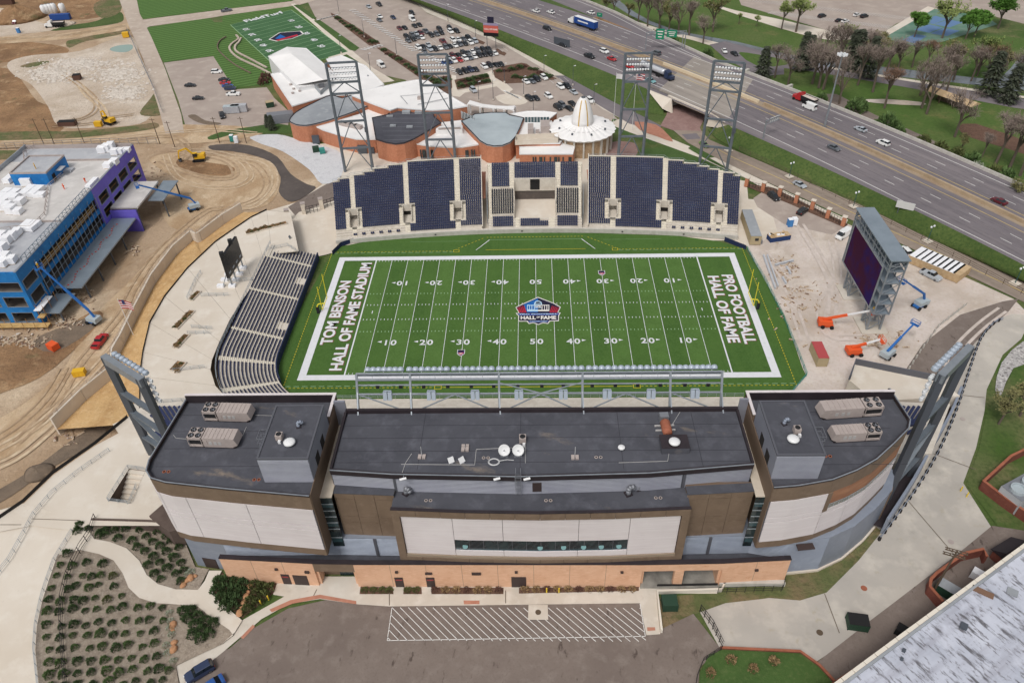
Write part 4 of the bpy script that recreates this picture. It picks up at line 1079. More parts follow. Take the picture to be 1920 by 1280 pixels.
pb=thing('press_building','wide press building with black flat roofs, brown and white panels and an orange base','building',(0,-70,0))
def part(name,mb,m,parent=None,smooth=False):return wpart(name,mb,m,parent or pb,smooth)
ZW,ZM=25.6,25.0
WL=Facade([(-63.9,-57.8),(-65.1,-73.2),(-64.7,-75.4),(-63.4,-76.9),(-60.6,-77.8),(-50.1,-79.2),(-36.4,-80.7)])
WR=Facade([(37.0,-79.2),(41,-78.8),(46.6,-77.6),(51,-75.7),(54.9,-73.4),(59,-69.9),(62.6,-66.6),(63.6,-64.6),(62.9,-56.9)])
MAIN=Facade([(-34.4,-74.8),(-24,-75.7),(-3.4,-76.3),(18,-75.6),(35.2,-73.8)])
LOW=Facade([(-62.8,-66),(-63.3,-76.4),(-56,-77.6),(-36,-77.4),(-24,-77.6),(0,-77.8),(25,-77.3),(37,-77.0),(43,-78.2),(50,-77.4),(55,-75),(60,-71.2),(64.4,-67),(66.2,-63.2)])
def wing_block(W,side_x,back,nm):
 pts=[(p.x,p.y) for p in W.p]+[(side_x,W.p[-1].y if side_x < 0 else back),(side_x,back)]
 if side_x > 0:pts=[(p.x,p.y) for p in W.p]+[(side_x,back)]
 return pts
# left wing
lw=[(p.x,p.y) for p in WL.p]+[(-36.4,-58.8)]
part('wing_roof',MB().prism(lw,9.9,ZW-.75),'roof_black')
rw=[(37.0,-58.9)]+[(p.x,p.y) for p in WR.p]
part('wing_roof',MB().prism(rw,9.6,ZW-.75),'roof_black')
for W,y0,xin in ((WL,-58.8,-36.4),(WR,-58.9,37.0)):
 part('fascia',W.slab(0,W.len,22.0,ZW-.12,.0,.12),'panel_brown')
 part('roof_edge',W.slab(0,W.len,ZW-.3,ZW,-.2,.2),'coping_dark');part('drip_edge',W.slab(0,W.len,ZW,ZW+.05,.02,.22),'galvanized')
 part('lower_band',W.slab(0,W.len,9.6,11.3,.0,.14),'panel_brown')
 # inner return towards the stair slot
 sgn=-1 if xin < 0 else 1
 x0,x1=sorted((xin,xin-sgn*.12));yf=W.p[-1].y if sgn < 0 else W.p[0].y
 part('return_wall',MB().b2(x0,x1,yf,y0,9.6,ZW-.1),'panel_brown_dark')
 # taller field-side parapet
 xa,xb=(W.p[0].x,xin) if sgn < 0 else (xin,W.p[-1].x)
 part('parapet',MB().b2(xa,xb,y0-.1,y0+.35,22,ZW+1.0),'coping_dark')
 part('parapet_cap',MB().b2(xa-.1,xb+.1,y0+.0,y0+.5,ZW+1.0,ZW+1.12),'panel_white')
 x0,x1=sorted((xin,xin+sgn*.3));part('parapet',MB().b2(x0,x1,y0-5.5,y0-.12,22,ZW+1.0),'panel_brown_dark')
 part('parapet_cap',MB().b2(x0-.1,x1+.1,y0-5.5,y0-.02,ZW+1.0,ZW+1.12),'panel_white')
# white panels, each a piece of its own
sL=[WL.L[1]+.6]+[WL.xs(x) for x in (-63.0,-58.2,-47.8)]+[WL.len-.1]
for a,c in zip(sL,sL[1:]):
 for z0,z1 in ((11.34,16.45),(16.65,17.7),(17.9,21.95)):part('wall_panel',WL.slab(a+.05,c-.05,z0,z1,.02,.2),'panel_white')
sb=WR.xs(46.8)
sR=[.15,sb]+[WR.xs(x) for x in (51.6,56.2,60.4)]+[WR.L[7]+5]
for k,(a,c) in enumerate(zip(sR,sR[1:])):
 for j,(z0,z1) in enumerate(((11.34,16.45),(16.65,17.7),(17.9,21.95))):
  if k > 0 and j == 2:continue
  part('wall_panel',WR.slab(a+.05,c-.05,z0,z1,.02,.2),'panel_white')
# loggia in the right wing: timber soffit floor behind a glass rail
part('balcony_floor',WR.slab(sb+.8,WR.len,17.7,17.8,-3.2,.1),'wood_soffit');part('balcony_back',WR.slab(sb+.8,WR.len,17.8,22.0,.02,.06),'wood_soffit')
part('balcony_post',WR.slab(sb,sb+.9,17.2,22.0,.02,.26),'panel_brown')
b=MB()
for k in range(26):
 s=lerp(sb+1,WR.len-2,k/25);b.bar(WR.at(s,.2,17.75),WR.at(s,.2,18.85),.05)
 if k:b.bar(WR.at(lerp(sb+1,WR.len-2,(k-1)/25),.2,18.85),WR.at(s,.2,18.85),.06)
part('balcony_rail',b,'rail_metal')
mat('glass_clear',S(190,208,206),.1,trans=.7)
part('balcony_glass',WR.slab(sb+1,WR.len-2,17.8,18.7,.17,.19),'glass_clear')
# fascia joints and brown return
for W,lo_s,n in ((WL,WL.L[1]+1,9),(WR,.5,9)):
 for k in range(n):s=lerp(lo_s,W.len-1,k/(n-1));part('panel_joint',W.slab(s,s+.05,22.05,ZW-.3,.1,.135),'panel_brown_dark')
# lower grey wall all round
bk=[(p.x,p.y) for p in LOW.p]+[(66,-58),(-62,-58)]
part('lower_wall',MB().prism(bk,0,9.8),'siding_blue')
part('siding',LOW.ribs(LOW.xs(-56),LOW.xs(50),.3,9.7,.02,.34,.06),'siding_blue')
for x in (-29,29.5):s=LOW.xs(x);part('downpipe',LOW.slab(s,s+.5,0,9.8,.02,.25),'frame_grey')
part('base_course',LOW.slab(LOW.xs(43),LOW.len,0,.6,.02,.35),'concrete_pale')
for x in (-60.2,):s=LOW.xs(x);part('door',LOW.slab(s-1.4,s+1.2,0,2.9,.02,.1),'door_dark')
s=LOW.xs(64.0);part('louvre_panel',LOW.slab(s,s+1.6,0,9.6,.02,.14),'panel_brown_dark')
part('corner_trim',LOW.slab(LOW.len-.8,LOW.len,0,9.8,.02,.2),'frame_grey')
for z in (9.45,):
 for x in (-46.5,45.5):s=LOW.xs(x);part('vent_slot',LOW.slab(s-1.4,s+1.4,z-.2,z,.4,1.6),'door_dark')
# middle block
part('main_roof',MB().prism([(p.x,p.y) for p in MAIN.p]+[(35.2,-61.3),(-34.0,-61.6)],7.6,ZM-.45),'roof_black')
part('siding',MAIN.ribs(.1,MAIN.xs(-24),20.4,23.95,.02,.3,.08),'siding_grey');part('siding',MAIN.ribs(MAIN.xs(-24)+.4,MAIN.xs(24)-.4,20.4,23.95,.02,.3,.08),'siding_grey');part('siding',MAIN.ribs(MAIN.xs(24),MAIN.len-.1,20.4,23.95,.02,.3,.08),'siding_grey')
for x in (-24,23.8):part('downpipe',MAIN.slab(MAIN.xs(x),MAIN.xs(x)+.4,20.4,23.95,.02,.2),'frame_grey')
part('roof_edge',MAIN.slab(0,MAIN.len,23.95,ZM,-.2,.3),'coping_dark');part('drip_edge',MAIN.slab(0,MAIN.len,ZM,ZM+.05,.1,.32),'galvanized')
part('parapet',MB().b2(-34.3,35.2,-61.5,-61.0,20,ZM+.35),'coping_dark')
part('parapet',MB().b2(-34.5,-34.1,-74.7,-61.5,20,ZM+.1),'coping_dark');part('parapet',MB().b2(34.9,35.3,-73.7,-61.5,20,ZM+.1),'coping_dark')
s=MAIN.xs(-1.0);part('door',MAIN.slab(s,s+1.5,21.0,23.2,.02,.14),'door_dark')
# field side of the building: glazed front under the roof
part('field_side_wall',MB().b2(-62,62,-58.0,-57.6,0,22),'glass_dark')
# brown side panels
for x0,x1,xa in ((-34.2,-24.0,-1),(24.4,35.4,1)):
 F=Facade([(x0,-76.5),(x1,-77.0)] if xa < 0 else [(x0,-77.0),(x1,-76.3)])
 part('bay_block',MB().b2(x0,x1,-76.2,-74.4,7.4,21.0),'panel_brown_dark')
 n=3 if xa < 0 else 3
 for k in range(n):
  a,c=F.len*k/n,F.len*(k+1)/n
  for z0,z1 in ((7.5,9.0),(9.1,13.3),(13.4,14.9),(15.0,19.6),(19.7,21.0)):part('wall_panel',F.slab(a+.03,c-.03,z0,z1,-.1,.1),'panel_brown')
 part('roof_edge',F.slab(0,F.len,21.0,21.15,-1.6,.15),'roof_black')
# stair slots: glazed, with pale landing above
for x0,x1 in ((-36.28,-34.3),(35.4,36.9)):
 part('slot_floor',MB().b2(x0,x1,-77.5,-60,20.9,21.1),'beige_floor')
 g_=part('slot_glazing',MB().b2(x0+.02,x1-.02,-77.6,-77.45,7.7,20.9),'glass_dark')
 b=MB()
 for z in (10.2,12.6,14.4,16.0,17.6,19.4):b.b2(x0,x1,-77.7,-77.62,z,z+.14)
 part('transom',b,'rail_metal',g_)
 for z in (9.0,13.4,18.6):part('spandrel',MB().b2(x0+.1,x1-.1,-77.66,-77.61,z,z+1.0),'glass_teal',g_)
 part('slot_back',MB().b2(x0,x1,-61,-60.6,20,27),'siding_grey')
# central bay
BAY=Facade([(-24.2,-79.9),(-12,-80.5),(0,-80.75),(12,-80.5),(24.6,-79.8)])
part('bay_roof',MB().prism([(p.x,p.y) for p in BAY.p]+[(24.6,-75),(-24.2,-75)],19.6,20.4),'roof_black')
part('bay_block',MB().prism([(-24.2,-79.5),(24.6,-79.4),(24.6,-75.3),(-24.2,-75.3)],6.6,8.6),'panel_brown_dark')
for xs_ in (-24.2,24.0):part('bay_side',MB().b2(xs_,xs_+.6,-79.75,-75.3,6.6,19.6),'panel_brown_dark')
part('bay_back',MB().b2(-23.6,24,-76.4,-75.4,8.6,19.6),'interior_dark')
part('bay_edge',BAY.slab(0,BAY.len,20.95,21.1,-.4,.15),'coping_dark')
n=12
for k in range(n):
 a,c=BAY.len*k/n,BAY.len*(k+1)/n
 part('wall_panel',BAY.slab(a+.03,c-.03,19.3,20.97,-.25,.1),'panel_brown');part('wall_panel',BAY.slab(a+.03,c-.03,6.6,8.1,-.25,.1),'panel_brown')
for a,c in ((0,1.3),(BAY.len-1.3,BAY.len)):part('wall_panel',BAY.slab(a+.02,c,8.12,19.28,-.25,.1),'panel_brown')
wx=[1.35,BAY.xs(-14.3),BAY.xs(-6.0),BAY.xs(6.6),BAY.xs(15.0),BAY.len-1.35]
for k,(a,c) in enumerate(zip(wx,wx[1:])):
 if k in (0,4):part('wall_panel',BAY.slab(a+.04,c-.04,8.75,19.2,-.5,-.25),'panel_white')
 else:
  part('wall_panel',BAY.slab(a+.04,c-.04,13.1,19.2,-.5,-.25),'panel_white');part('wall_panel',BAY.slab(a+.04,c-.04,8.75,10.1,-.5,-.25),'panel_white')
part('bay_sill',BAY.slab(1.3,BAY.len-1.3,8.12,8.7,-.6,-.02),'joint_brown')
win=part('bay_window',BAY.slab(wx[1],wx[4],10.1,13.1,-.62,-.56),'glass_dark')
b=MB()
for k in range(13):s=lerp(wx[1],wx[4],k/12);BAY.slab(s-.04,s+.04,10.1,13.1,-.56,-.5,b)
part('mullion',b,'frame_grey',win)
part('transom',BAY.slab(wx[1],wx[4],10.1,10.25,-.55,-.45),'glass_teal',win)
mat('table_teal',S(120,158,160),.4)
for k,x in enumerate((-12.6,0.2,4.2,7.6,10.6,13.6)):
 s=BAY.xs(x);b=MB();p=BAY.at(s,-.5,11.0)
 b.lathe([(.45,0),(.45,.06)],(p.x,p.y-.02,p.z),14);b.xf(Matrix.Translation((p.x,p.y,p.z)) @ Matrix.Rotation(radians(62),4,'X') @ Matrix.Translation((-p.x,-p.y,-p.z)))
 part('table_seen_inside',b,'table_teal',win)
# orange base
POD=Facade([(-56.2,-79.6),(-39.6,-80.9),(-39.59,-80.9)]);
def podium(x0,x1,y0,y1,z1=7.3,zb=0):
 F=Facade([(x0,y0),(x1,y1)]);part('base_wall',F.slab(0,F.len,zb,z1-.25,-.6,0),'brick_orange');part('base_coping',F.slab(0,F.len,z1-.25,z1,-.7,.12),'coping_dark');return F
F1=podium(-56.4,-39.6,-79.7,-80.7);F2=podium(-32.4,17.9,-80.9,-80.9);F3=podium(31.8,43.4,-80.6,-79.9)
part('end_wall',MB().b2(-56.4,-55.8,-79.1,-76.4,0,4.7),'brick_orange');part('end_wall',MB().b2(42.8,43.4,-79.3,-77,0,4.7),'brick_orange')
part('base_roof',MB().prism([(-56.3,-79.5),(-39.6,-80.4),(18,-80.6),(43.3,-79.7),(43.3,-76),(-56.3,-76)],4.6,4.8),'roof_black')
F4=Facade([(-39.6,-80.75),(-32.4,-80.85)]);part('entrance_header',F4.slab(0,F4.len,4.6,7.05,-.5,-.02),'panel_brown');part('base_coping',F4.slab(0,F4.len,7.05,7.3,-.7,.1),'coping_dark')
part('entrance_wall',MB().b2(-39.5,-32.5,-78.3,-78.0,0,4.6),'panel_brown');part('entrance_glazing',MB().b2(-36.2,-32.8,-78.5,-78.32,0,3.0),'glass_dark')
for x in (-39.6,-32.9):part('entrance_side',MB().b2(x,x+.5,-80.3,-78.0,0,4.6),'brick_orange')
F5=Facade([(17.9,-80.9),(31.8,-80.6)]);part('base_wall',F5.slab(0,F5.len,5.0,7.05,-.6,0),'brick_orange');part('base_coping',F5.slab(0,F5.len,7.05,7.3,-.7,.12),'coping_dark')
part('garage_pillar',MB().b2(23.6,25.2,-80.8,-79.9,0,5.0),'brick_orange');part('garage_back',MB().b2(17.9,31.8,-77.2,-76.9,0,4.6),'concrete_wall')
mat('stained_slab',S(150,146,138),.9,layers=[(S(112,108,102),.25,.4,.65)])
part('garage_floor',MB().b2(17.9,31.8,-81.2,-77.2,.2,.42),'stained_slab')
for x in (17.9,31.3):part('garage_side',MB().b2(x,x+.5,-80.3,-77.1,0,4.6),'brick_orange')
part('plinth',MB().b2(31.9,43.45,-80.75,-80.0,0,1.1),'concrete_wall')
def door(F,x,w,h,m='door_dark',red=False):
 s=F.xs(x);d=part('door',F.slab(s-w/2,s+w/2,0,h,.01,.09),m)
 if red:part('door_notice',F.slab(s-w*.4,s+w*.4,h*.72,h*.82,.09,.11),'door_red',d)
for F in (F1,F2,F3):
 n_=max(2,int(F.len/5.6))
 for k in range(1,n_):s=F.len*k/n_;part('control_joint',F.slab(s,s+.06,0,7.0,.0,.02),'joint_brown')
door(F1,-45.4,1.5,3.2,red=True);door(F1,-42.7,2.6,3.1);door(F2,-24.9,1.5,3.1,red=True);door(F2,-19.3,1.5,3.1,red=True);door(F2,-3.6,2.6,3.3)
for F,x,z,w,h in ((F1,-46.5,4.6,.5,.45),(F1,-41.0,4.2,.8,.5),(F2,-25.0,4.7,.5,.45),(F2,-19.4,4.3,1.2,.4),(F2,-11,4.2,1.6,.5),(F2,-4.0,4.7,.5,.45),(F2,14.4,4.7,.5,.45),(F3,37.8,4.4,.6,.4)):
 s=F.xs(x);part('wall_lamp',F.slab(s-w/2,s+w/2,z,z+h,.01,.3),'door_dark')
# penthouses on the wings
for xa,xb,ya,yb,yf in ((-44.6,-36.4,-65.4,-77.4,0),(37.1,44.6,-65.0,-77.0,0)):
 ph=MB().b2(xa,xb,yb,ya,24.8,30.4);o=part('penthouse',ph,'siding_grey')
 Fp=Facade([(xa,yb),(xb,yb)]);part('siding',Fp.ribs(.05,Fp.len-.05,24.9,30.2,.02,.27,.07),'siding_grey',o)
 part('penthouse_roof',MB().b2(xa+.25,xb-.25,yb+.25,ya-.25,30.4,30.46),'roof_black',o)
 b=MB()
 for q in ((xa-.06,xb+.06,yb-.06,yb+.25),(xa-.06,xb+.06,ya-.25,ya+.06),(xa-.06,xa+.25,yb+.25,ya-.25),(xb-.25,xb+.06,yb+.25,ya-.25)):b.b2(*q,30.35,30.62)
 part('penthouse_edge',b,'frame_grey',o)
 sx=xb if xa < 0 else xa
 for y0 in (-74.6,-71.0):x0,x1=sorted((sx,sx+(.06 if xa < 0 else -.06)));part('door',MB().b2(x0,x1,y0,y0+1.8,25,27.6),'dark_void',o)
 # access ladder platform with rails
 lx=xa-1.2 if xa < 0 else xb+1.2
 b=MB()
 for dx in (-.9,0,.9):
  for dy in (-1.1,0,1.1):b.bar((lx+dx,-70.5+dy,24.9),(lx+dx,-70.5+dy,28.8),.06)
 for z in (26.8,27.8,28.8):
  for dy in (-1.1,1.1):b.bar((lx-.9,-70.5+dy,z),(lx+.9,-70.5+dy,z),.06)
  for dx in (-.9,.9):b.bar((lx+dx,-71.6,z),(lx+dx,-69.4,z),.06)
 part('access_ladder',b,'grey_metal',o)
# roof seams and conduits
mat('seam',S(54,53,60),.9);mat('conduit',S(178,176,174),.6)
b=MB()
for y in (-64.5,-67.5,-70.5,-73):b.b2(-33.9,34.8,y-.04,y+.04,ZM-.449,ZM-.43)
for x in (-20,-3,14,27):b.b2(x-.04,x+.04,-74.5,-61.6,ZM-.448,ZM-.425)
for y in (-62,-66,-70,-74):b.b2(-64,-45.2,y-.04,y+.04,ZW-.748,ZW-.73);b.b2(45.2,60,y-.04,y+.04,ZW-.748,ZW-.73)
part('roof_seam',b,'seam')
b=MB();zz=ZM-.38
for pl in ([(752,892),(760,868),(772,850)],[(752,870),(890,871)],[(890,871),(893,842),(985,838),(985,868)],[(1160,867),(1252,864),(1256,838)],[(1258,800),(1275,772)]):
 q=PX(pl,zz)
 for a,c in zip(q,q[1:]):b.bar(a,c,.07)
for pl in ([(478,778),(520,779)],[(325,815),(330,821),(355,823)],[(455,817),(462,800)]):
 q=PX(pl,ZW-.68)
 for a,c in zip(q,q[1:]):b.bar(a,c,.06)
part('conduit',b,'conduit')
b=MB();b.add([P(948,888,ZM),P(978,888,ZM),P(978,922,21),P(948,922,21)],())
x0=P(967,884,ZM).x
for dx in (0,.8):b.bar((x0+dx,-76.8,20.9),(x0+dx,-76.8,26.2),.07);b.bar((x0+dx,-76.8,26.2),(x0+dx,-75.4,25.8),.07)
for k in range(13):b.bar((x0,-76.8,21+k*.4),(x0+.8,-76.8,21+k*.4),.05)
for k in range(5):b.bar((x0-.1,-77.4,22.5+k*.8),(x0+.9,-77.4,22.5+k*.8),.05);b.bar((x0-.1,-76.8,22.5+k*.8),(x0-.1,-77.4,22.5+k*.8),.05);b.bar((x0+.9,-76.8,22.5+k*.8),(x0+.9,-77.4,22.5+k*.8),.05)
part('roof_ladder',b,'grey_metal')

# ---- light and speaker truss standing on the rear roof edge
tr=thing('light_truss','long grey steel light and speaker truss on the field edge of the press roof','truss',(0,-59,24.5))
TB,TT=Vector((0,-60.6,24.2)),Vector((0,-57.4,30.4))
def tp(x,t):return Vector((x,lerp(TB.y,TT.y,t),lerp(TB.z,TT.z,t)))
posts=[VY(px,735,-59).x for px in (670,770,936,1092,1256,1352)]
mat('truss_grey',S(150,156,162),.45,.4,layers=[(S(138,144,151),.6,.4,.7)])
for x in posts:
 b=MB();b.bar(tp(x,0),tp(x,1),.38);b.bar(tp(x,0)+Vector((.2,-1.5,0)),tp(x,.55),.22);wpart('post',b,'truss_grey',tr)
x0,x1=posts[0],posts[-1]
for t,r in ((1.0,.19),(.84,.24),(.7,.14),(.46,.17)):
 b=MB();b.tube(tp(x0,t),tp(x1,t),r,8);wpart('chord',b,'truss_grey',tr)
b=MB();b.bar(tp(x0,.92)+Vector((0,.6,0)),tp(x1,.92)+Vector((0,.6,0)),.9,.08);wpart('catwalk',b,'truss_grey',tr)
for a,c in zip(posts,posts[1:]):
 m=(a+c)/2
 if c-a < 11:b=MB();b.tube(tp(a,.46),tp(c-1,.0),.13,6);wpart('brace',b,'truss_grey',tr);continue
 for e in (a+1.2,c-1.2):b=MB();b.tube(tp(m,.44),tp(e,.02),.13,6);wpart('brace',b,'truss_grey',tr)
for e in (posts[2],posts[3]):
 b=MB();b.tube(tp((posts[2]+posts[3])/2,.46),tp(e,.74),.13,6);wpart('brace',b,'truss_grey',tr)
b=MB()
for k in range(24):x=lerp(x0,x1,k/23);b.bar(tp(x,.84),tp(x,1.02),.06)
wpart('catwalk_rail_post',b,'truss_grey',tr)
mat('lamp_shell',S(176,186,198),.4,.2)
lamp=MB();lamp.lathe([(.05,.66),(.4,.58),(.58,.32),(.62,0),(.54,-.2)],(0,0,0),10);lamp.mat(0);lamp_me=lamp.mesh('flood_lamp','lamp_shell')
lamp_me.polygons.foreach_set('use_smooth',[True]*len(lamp_me.polygons))
for gx0,gx1 in ((690,752),(768,838),(852,922),(936,1008),(1020,1090),(1104,1176),(1188,1262),(1274,1338)):
 xa,xb=VY(gx0,698,-57).x,VY(gx1,698,-57).x
 for k in range(7):
  p=tp(lerp(xa,xb,k/6),1.0)+Vector((0,.5,.35));o=link('flood_lamp',lamp_me,tr,p-Vector(tr.location));o.rotation_euler=(radians(-50),0,0)
spk=MB();spk.box((-.42,0,0),(.7,.6,1.6));spk.box((.42,0,0),(.7,.6,1.6));spk.box((0,.1,.95),(1.4,.3,.1));spk_me=spk.mesh('speaker_pair','lamp_shell')
for px in (727,809,891,973,1056,1138,1220,1302):
 p=tp(VY(px,737,-59).x,.46)+Vector((0,-.25,-.2));link('speaker_pair',spk_me,tr,p-Vector(tr.location)).rotation_euler=(radians(-20),0,0)
cam_mb=MB();cam_mb.box((0,0,-.35),(.6,.5,.6));cam_mb.box((0,.3,-.45),(.35,.3,.35));cam_me=cam_mb.mesh('spot_lamp','fan_black')
for px in (709,752,795,840,884,926,971,1016,1056,1110,1153,1195,1237,1283,1326):
 p=tp(VY(px,722,-58).x,.7);link('spot_lamp',cam_me,tr,p-Vector(tr.location))

# ---- machines on the roofs (each its own thing)
def hvac(loc,L,rz,lab,fans_at=-1,Wd=2.5,Hh=2.1):
 u=thing('rooftop_unit',lab,'air handler',loc,rz,'large rooftop air handling units')
 s=fans_at
 b=MB();b.box((-s*L*.14,0,.3+Hh/2),(L*.6,Wd,Hh));b.build('cabinet','unit_tan',u)
 b=MB()
 for k in range(7):b.box((-s*L*.14+(k-3)*L*.085,0,.3+Hh+.03),(.07,Wd+.06,.08))
 b.build('roof_seam','unit_tan',u)
 x0=s*L*.33
 b=MB();b.box((x0,0,.3+Hh-.25),(L*.3,Wd,.5));b.box((x0,0,.45),(L*.3,Wd,.3))
 for dx in (-.14,.14):
  for dy in (-.48,.48):b.box((x0+dx*L,dy*Wd,.3+Hh/2),(.12,.1,Hh))
 b.build('condenser_frame','unit_tan',u)
 b=MB();b.box((x0,0,.3+Hh/2),(L*.26,Wd*.8,Hh-.8));b.build('coil','fan_black',u)
 for dx in (-.075,.075):
  for dy in (-.25,.25):
   c=(x0+dx*L,dy*Wd,.3+Hh)
   b=MB();b.lathe([(.5,.0),(.5,.14),(.42,.14),(.42,.02),(0.01,.02)],c,14);f=b.build('fan','fan_black',u)
   b=MB()
   for q in range(4):
    a=q*pi/2+dx*9;b.quad((c[0],c[1],c[2]+.06),(c[0]+.4*cos(a),c[1]+.4*sin(a),c[2]+.05),(c[0]+.4*cos(a+.6),c[1]+.4*sin(a+.6),c[2]+.1),(c[0]+.1*cos(a+.8),c[1]+.1*sin(a+.8),c[2]+.1))
   b.build('fan_blade','grey_metal',f)
 e=-s*L*.44
 b=MB();xx=[e,e-s*L*.1];y=Wd/2;b.add([(e,-y,.4),(e,y,.4),(e,y,.3+Hh),(e,-y,.3+Hh),(e-s*L*.11,-y,.9),(e-s*L*.11,y,.9),(e-s*L*.06,y,.25+Hh),(e-s*L*.06,-y,.25+Hh)],
  ((0,4,7,3),(1,2,6,5),(4,5,6,7),(3,7,6,2),(0,1,5,4)));b.build('intake_hood','unit_tan',u)
 for dx in (-.3,-.18,-.05,.06):b=MB();b.box((-s*L*.14+dx*L*.8,-Wd/2-.03,1.3),(.5,.05,.7 if dx > -.2 else 1.2));b.build('access_panel','conduit' if dx > -.2 else 'unit_tan',u)
 b=MB();b.box((0,0,.15),(L*.96,Wd*.9,.3));b.build('curb','coping_dark',u)
 return u
def on(px,py,z):return P(px,py,z)
Zr=ZW-.75
hvac(on(430,782,Zr),8.4,radians(-3),'long tan rooftop unit nearer the field on the left wing roof',-1)
hvac(on(404,830,Zr),8.4,radians(-3),'long tan rooftop unit nearer the front on the left wing roof',-1)
hvac(on(1592,775,Zr),10.6,radians(5),'longest tan rooftop unit nearer the field on the right wing roof',1)
hvac(on(1601,820,Zr),8.0,radians(4),'shorter tan rooftop unit nearer the front on the right wing roof',1,2.2,1.9)
def dish(loc,r,face,lab,tilt=35):
 u=thing('satellite_dish',lab,'satellite dish',loc,face)
 b=MB();b.tube((0,0,0),(0,0,r*1.1),.08,6);b.box((0,0,.1),(r*1.3,r*1.3,.2));b.build('mount','grey_metal',u)
 b=MB();n=18;prof=[(0.02,0),(r*.4,r*.05),(r*.75,r*.16),(r,r*.3),(r*.97,r*.27),(.02,-.05)];b.lathe(prof,(0,0,0),n)
 b.xf(Matrix.Translation((0,-.1,r*1.25)) @ Matrix.Rotation(radians(tilt),4,'X'));b.build('reflector','white_metal',u,True)
 b=MB();a=Vector((0,-.1,r*1.25));t=radians(tilt);d=Vector((0,-sin(t),cos(t)));b.tube(a,a+d*r*1.0,.04,5);b.box(a+d*r*1.0,(.16,.16,.16));b.build('feed_arm','grey_metal',u)
 return u
dish(on(946,852,ZM-.45),1.0,0,'left of two round white satellite dishes on the main roof',48);dish(on(972,852,ZM-.45),1.0,0,'right of two round white satellite dishes on the main roof beside the condenser',48)
def ventcap(loc,r,lab,m='white_metal',base=None):
 u=thing('roof_ventilator',lab,'vent',loc)
 b=MB();b.lathe([(r*.55,0),(r*.55,r*.5)],(0,0,0),14);b.build('neck','grey_metal',u)
 b=MB();b.lathe([(r*.8,r*.42),(r,r*.5),(r,r*.72),(r*.75,r*.9),(r*.3,r*1.0),(.02,r*1.02)],(0,0,0),18);b.build('cap',m,u,True)
ventcap(on(544,833,30.46),.95,'round white ventilator cap on the left penthouse roof');ventcap(on(1486,827,30.46),.95,'round white ventilator cap on the right penthouse roof')
ventcap(on(1264,832,ZM+.9),.95,'round white ventilator cap on the black curb of the main roof');ventcap(on(1165,841,ZM-.45),.6,'small bright ventilator on the main roof left of the black curb')
o=MB();p=on(1263,838,ZM-.45);o.box((0,0,.7),(4.6,3.0,1.4));cb=thing('roof_curb','raised black roof curb carrying a white ventilator','curb',p,radians(1));o.build('curb_body','roof_black',cb)
o=MB();o.box((0,0,1.42),(4.7,3.1,.06));o.build('curb_rim','coping_dark',cb)
ex=thing('exhaust_fan','rust-red exhaust duct with a grey fan on the main roof','exhaust fan',on(1247,806,ZM-.45),radians(3))
b=MB();b.lathe([(.75,-1.9),(.85,-1.2),(.85,.8),(.6,1.1)],(0,0,1.1),14,'Y');b.build('duct','rust_red',ex,True)
b=MB();b.box((0,1.9,1.2),(1.5,1.2,1.4));b.build('fan_box','grey_metal',ex)
for y in (-.2,.9):b=MB();b.box((0,y,.2),(3.4,.25,.25));b.build('rail','conduit',ex)
def condenser(loc,lab,s=1.0):
 u=thing('condenser',lab,'condenser unit',loc)
 b=MB();b.box((0,0,.55*s),(1.0*s,1.0*s,1.0*s));b.build('case','unit_tan',u)
 b=MB();b.lathe([(.42*s,1.05*s),(.42*s,1.1*s),(.3*s,1.1*s),(.3*s,1.06*s),(.01,1.06*s)],(0,0,0),14);b.build('fan','fan_black',u)
 b=MB();b.box((.2*s,-.9*s,.25*s),(.4*s,.4*s,.5*s));b.build('valve_box','white_metal',u)
condenser(on(980,827,ZM-.45),'tan condenser unit behind the two white dishes',1.15);condenser(on(525,822,30.46),'small tan condenser on the left penthouse roof',1.05);condenser(on(1493,810,30.46),'small tan condenser on the right penthouse roof',1.05)
def goose(loc,lab,m,s,rz=0.0):
 u=thing('gooseneck_vent',lab,'vent',loc,rz)
 b=MB();pts=[(0,0,0),(0,0,1.0),(.1,0,1.4),(.45,0,1.6),(.8,0,1.4),(.9,0,1.0)]
 for a,c in zip(pts,pts[1:]):b.tube([k*s for k in a],[k*s for k in c],.42*s,10)
 b.build('elbow',m,u,True)
 b=MB();b.box((0,0,.1*s),(1.1*s,1.1*s,.2*s));b.build('base','coping_dark',u)
goose(on(762,925,20.4),'grey curved duct hood at the left end of the lower front roof','grey_metal',1.0,-.6)
goose(on(1178,926,20.4),'large grey curved duct hood at the right end of the lower front roof','grey_metal',1.05,.4);goose(on(1197,918,20.4),'small grey curved duct hood at the right end of the lower front roof','grey_metal',.65,.4)
goose(on(560,800,30.46),'pale blue bent pipe vent on the left penthouse roof','siding_blue',.7,.3);goose(on(1470,795,30.46),'pale blue bent pipe vent on the right penthouse roof','siding_blue',.7,.3)
def floodlight(loc,lab):
 u=thing('roof_floodlight',lab,'floodlight',loc,0,'floodlights on the roof edge')
 b=MB();b.bar((0,0,0),(0,-.8,.2),.1);b.build('arm','grey_metal',u);b=MB();b.box((0,-.9,.2),(1.1,.35,.2),.3,.4);b.build('head','white_metal',u)
for k,px in enumerate((757,932,1207-0)):
 if k < 3:floodlight(VY([757,932,988][k],891,-76.5),['white floodlight under the roof edge above the left duct hood','white floodlight just left of the roof ladder','white floodlight just right of the roof ladder'][k])
mat('pale_steel',S(206,206,206),.5)
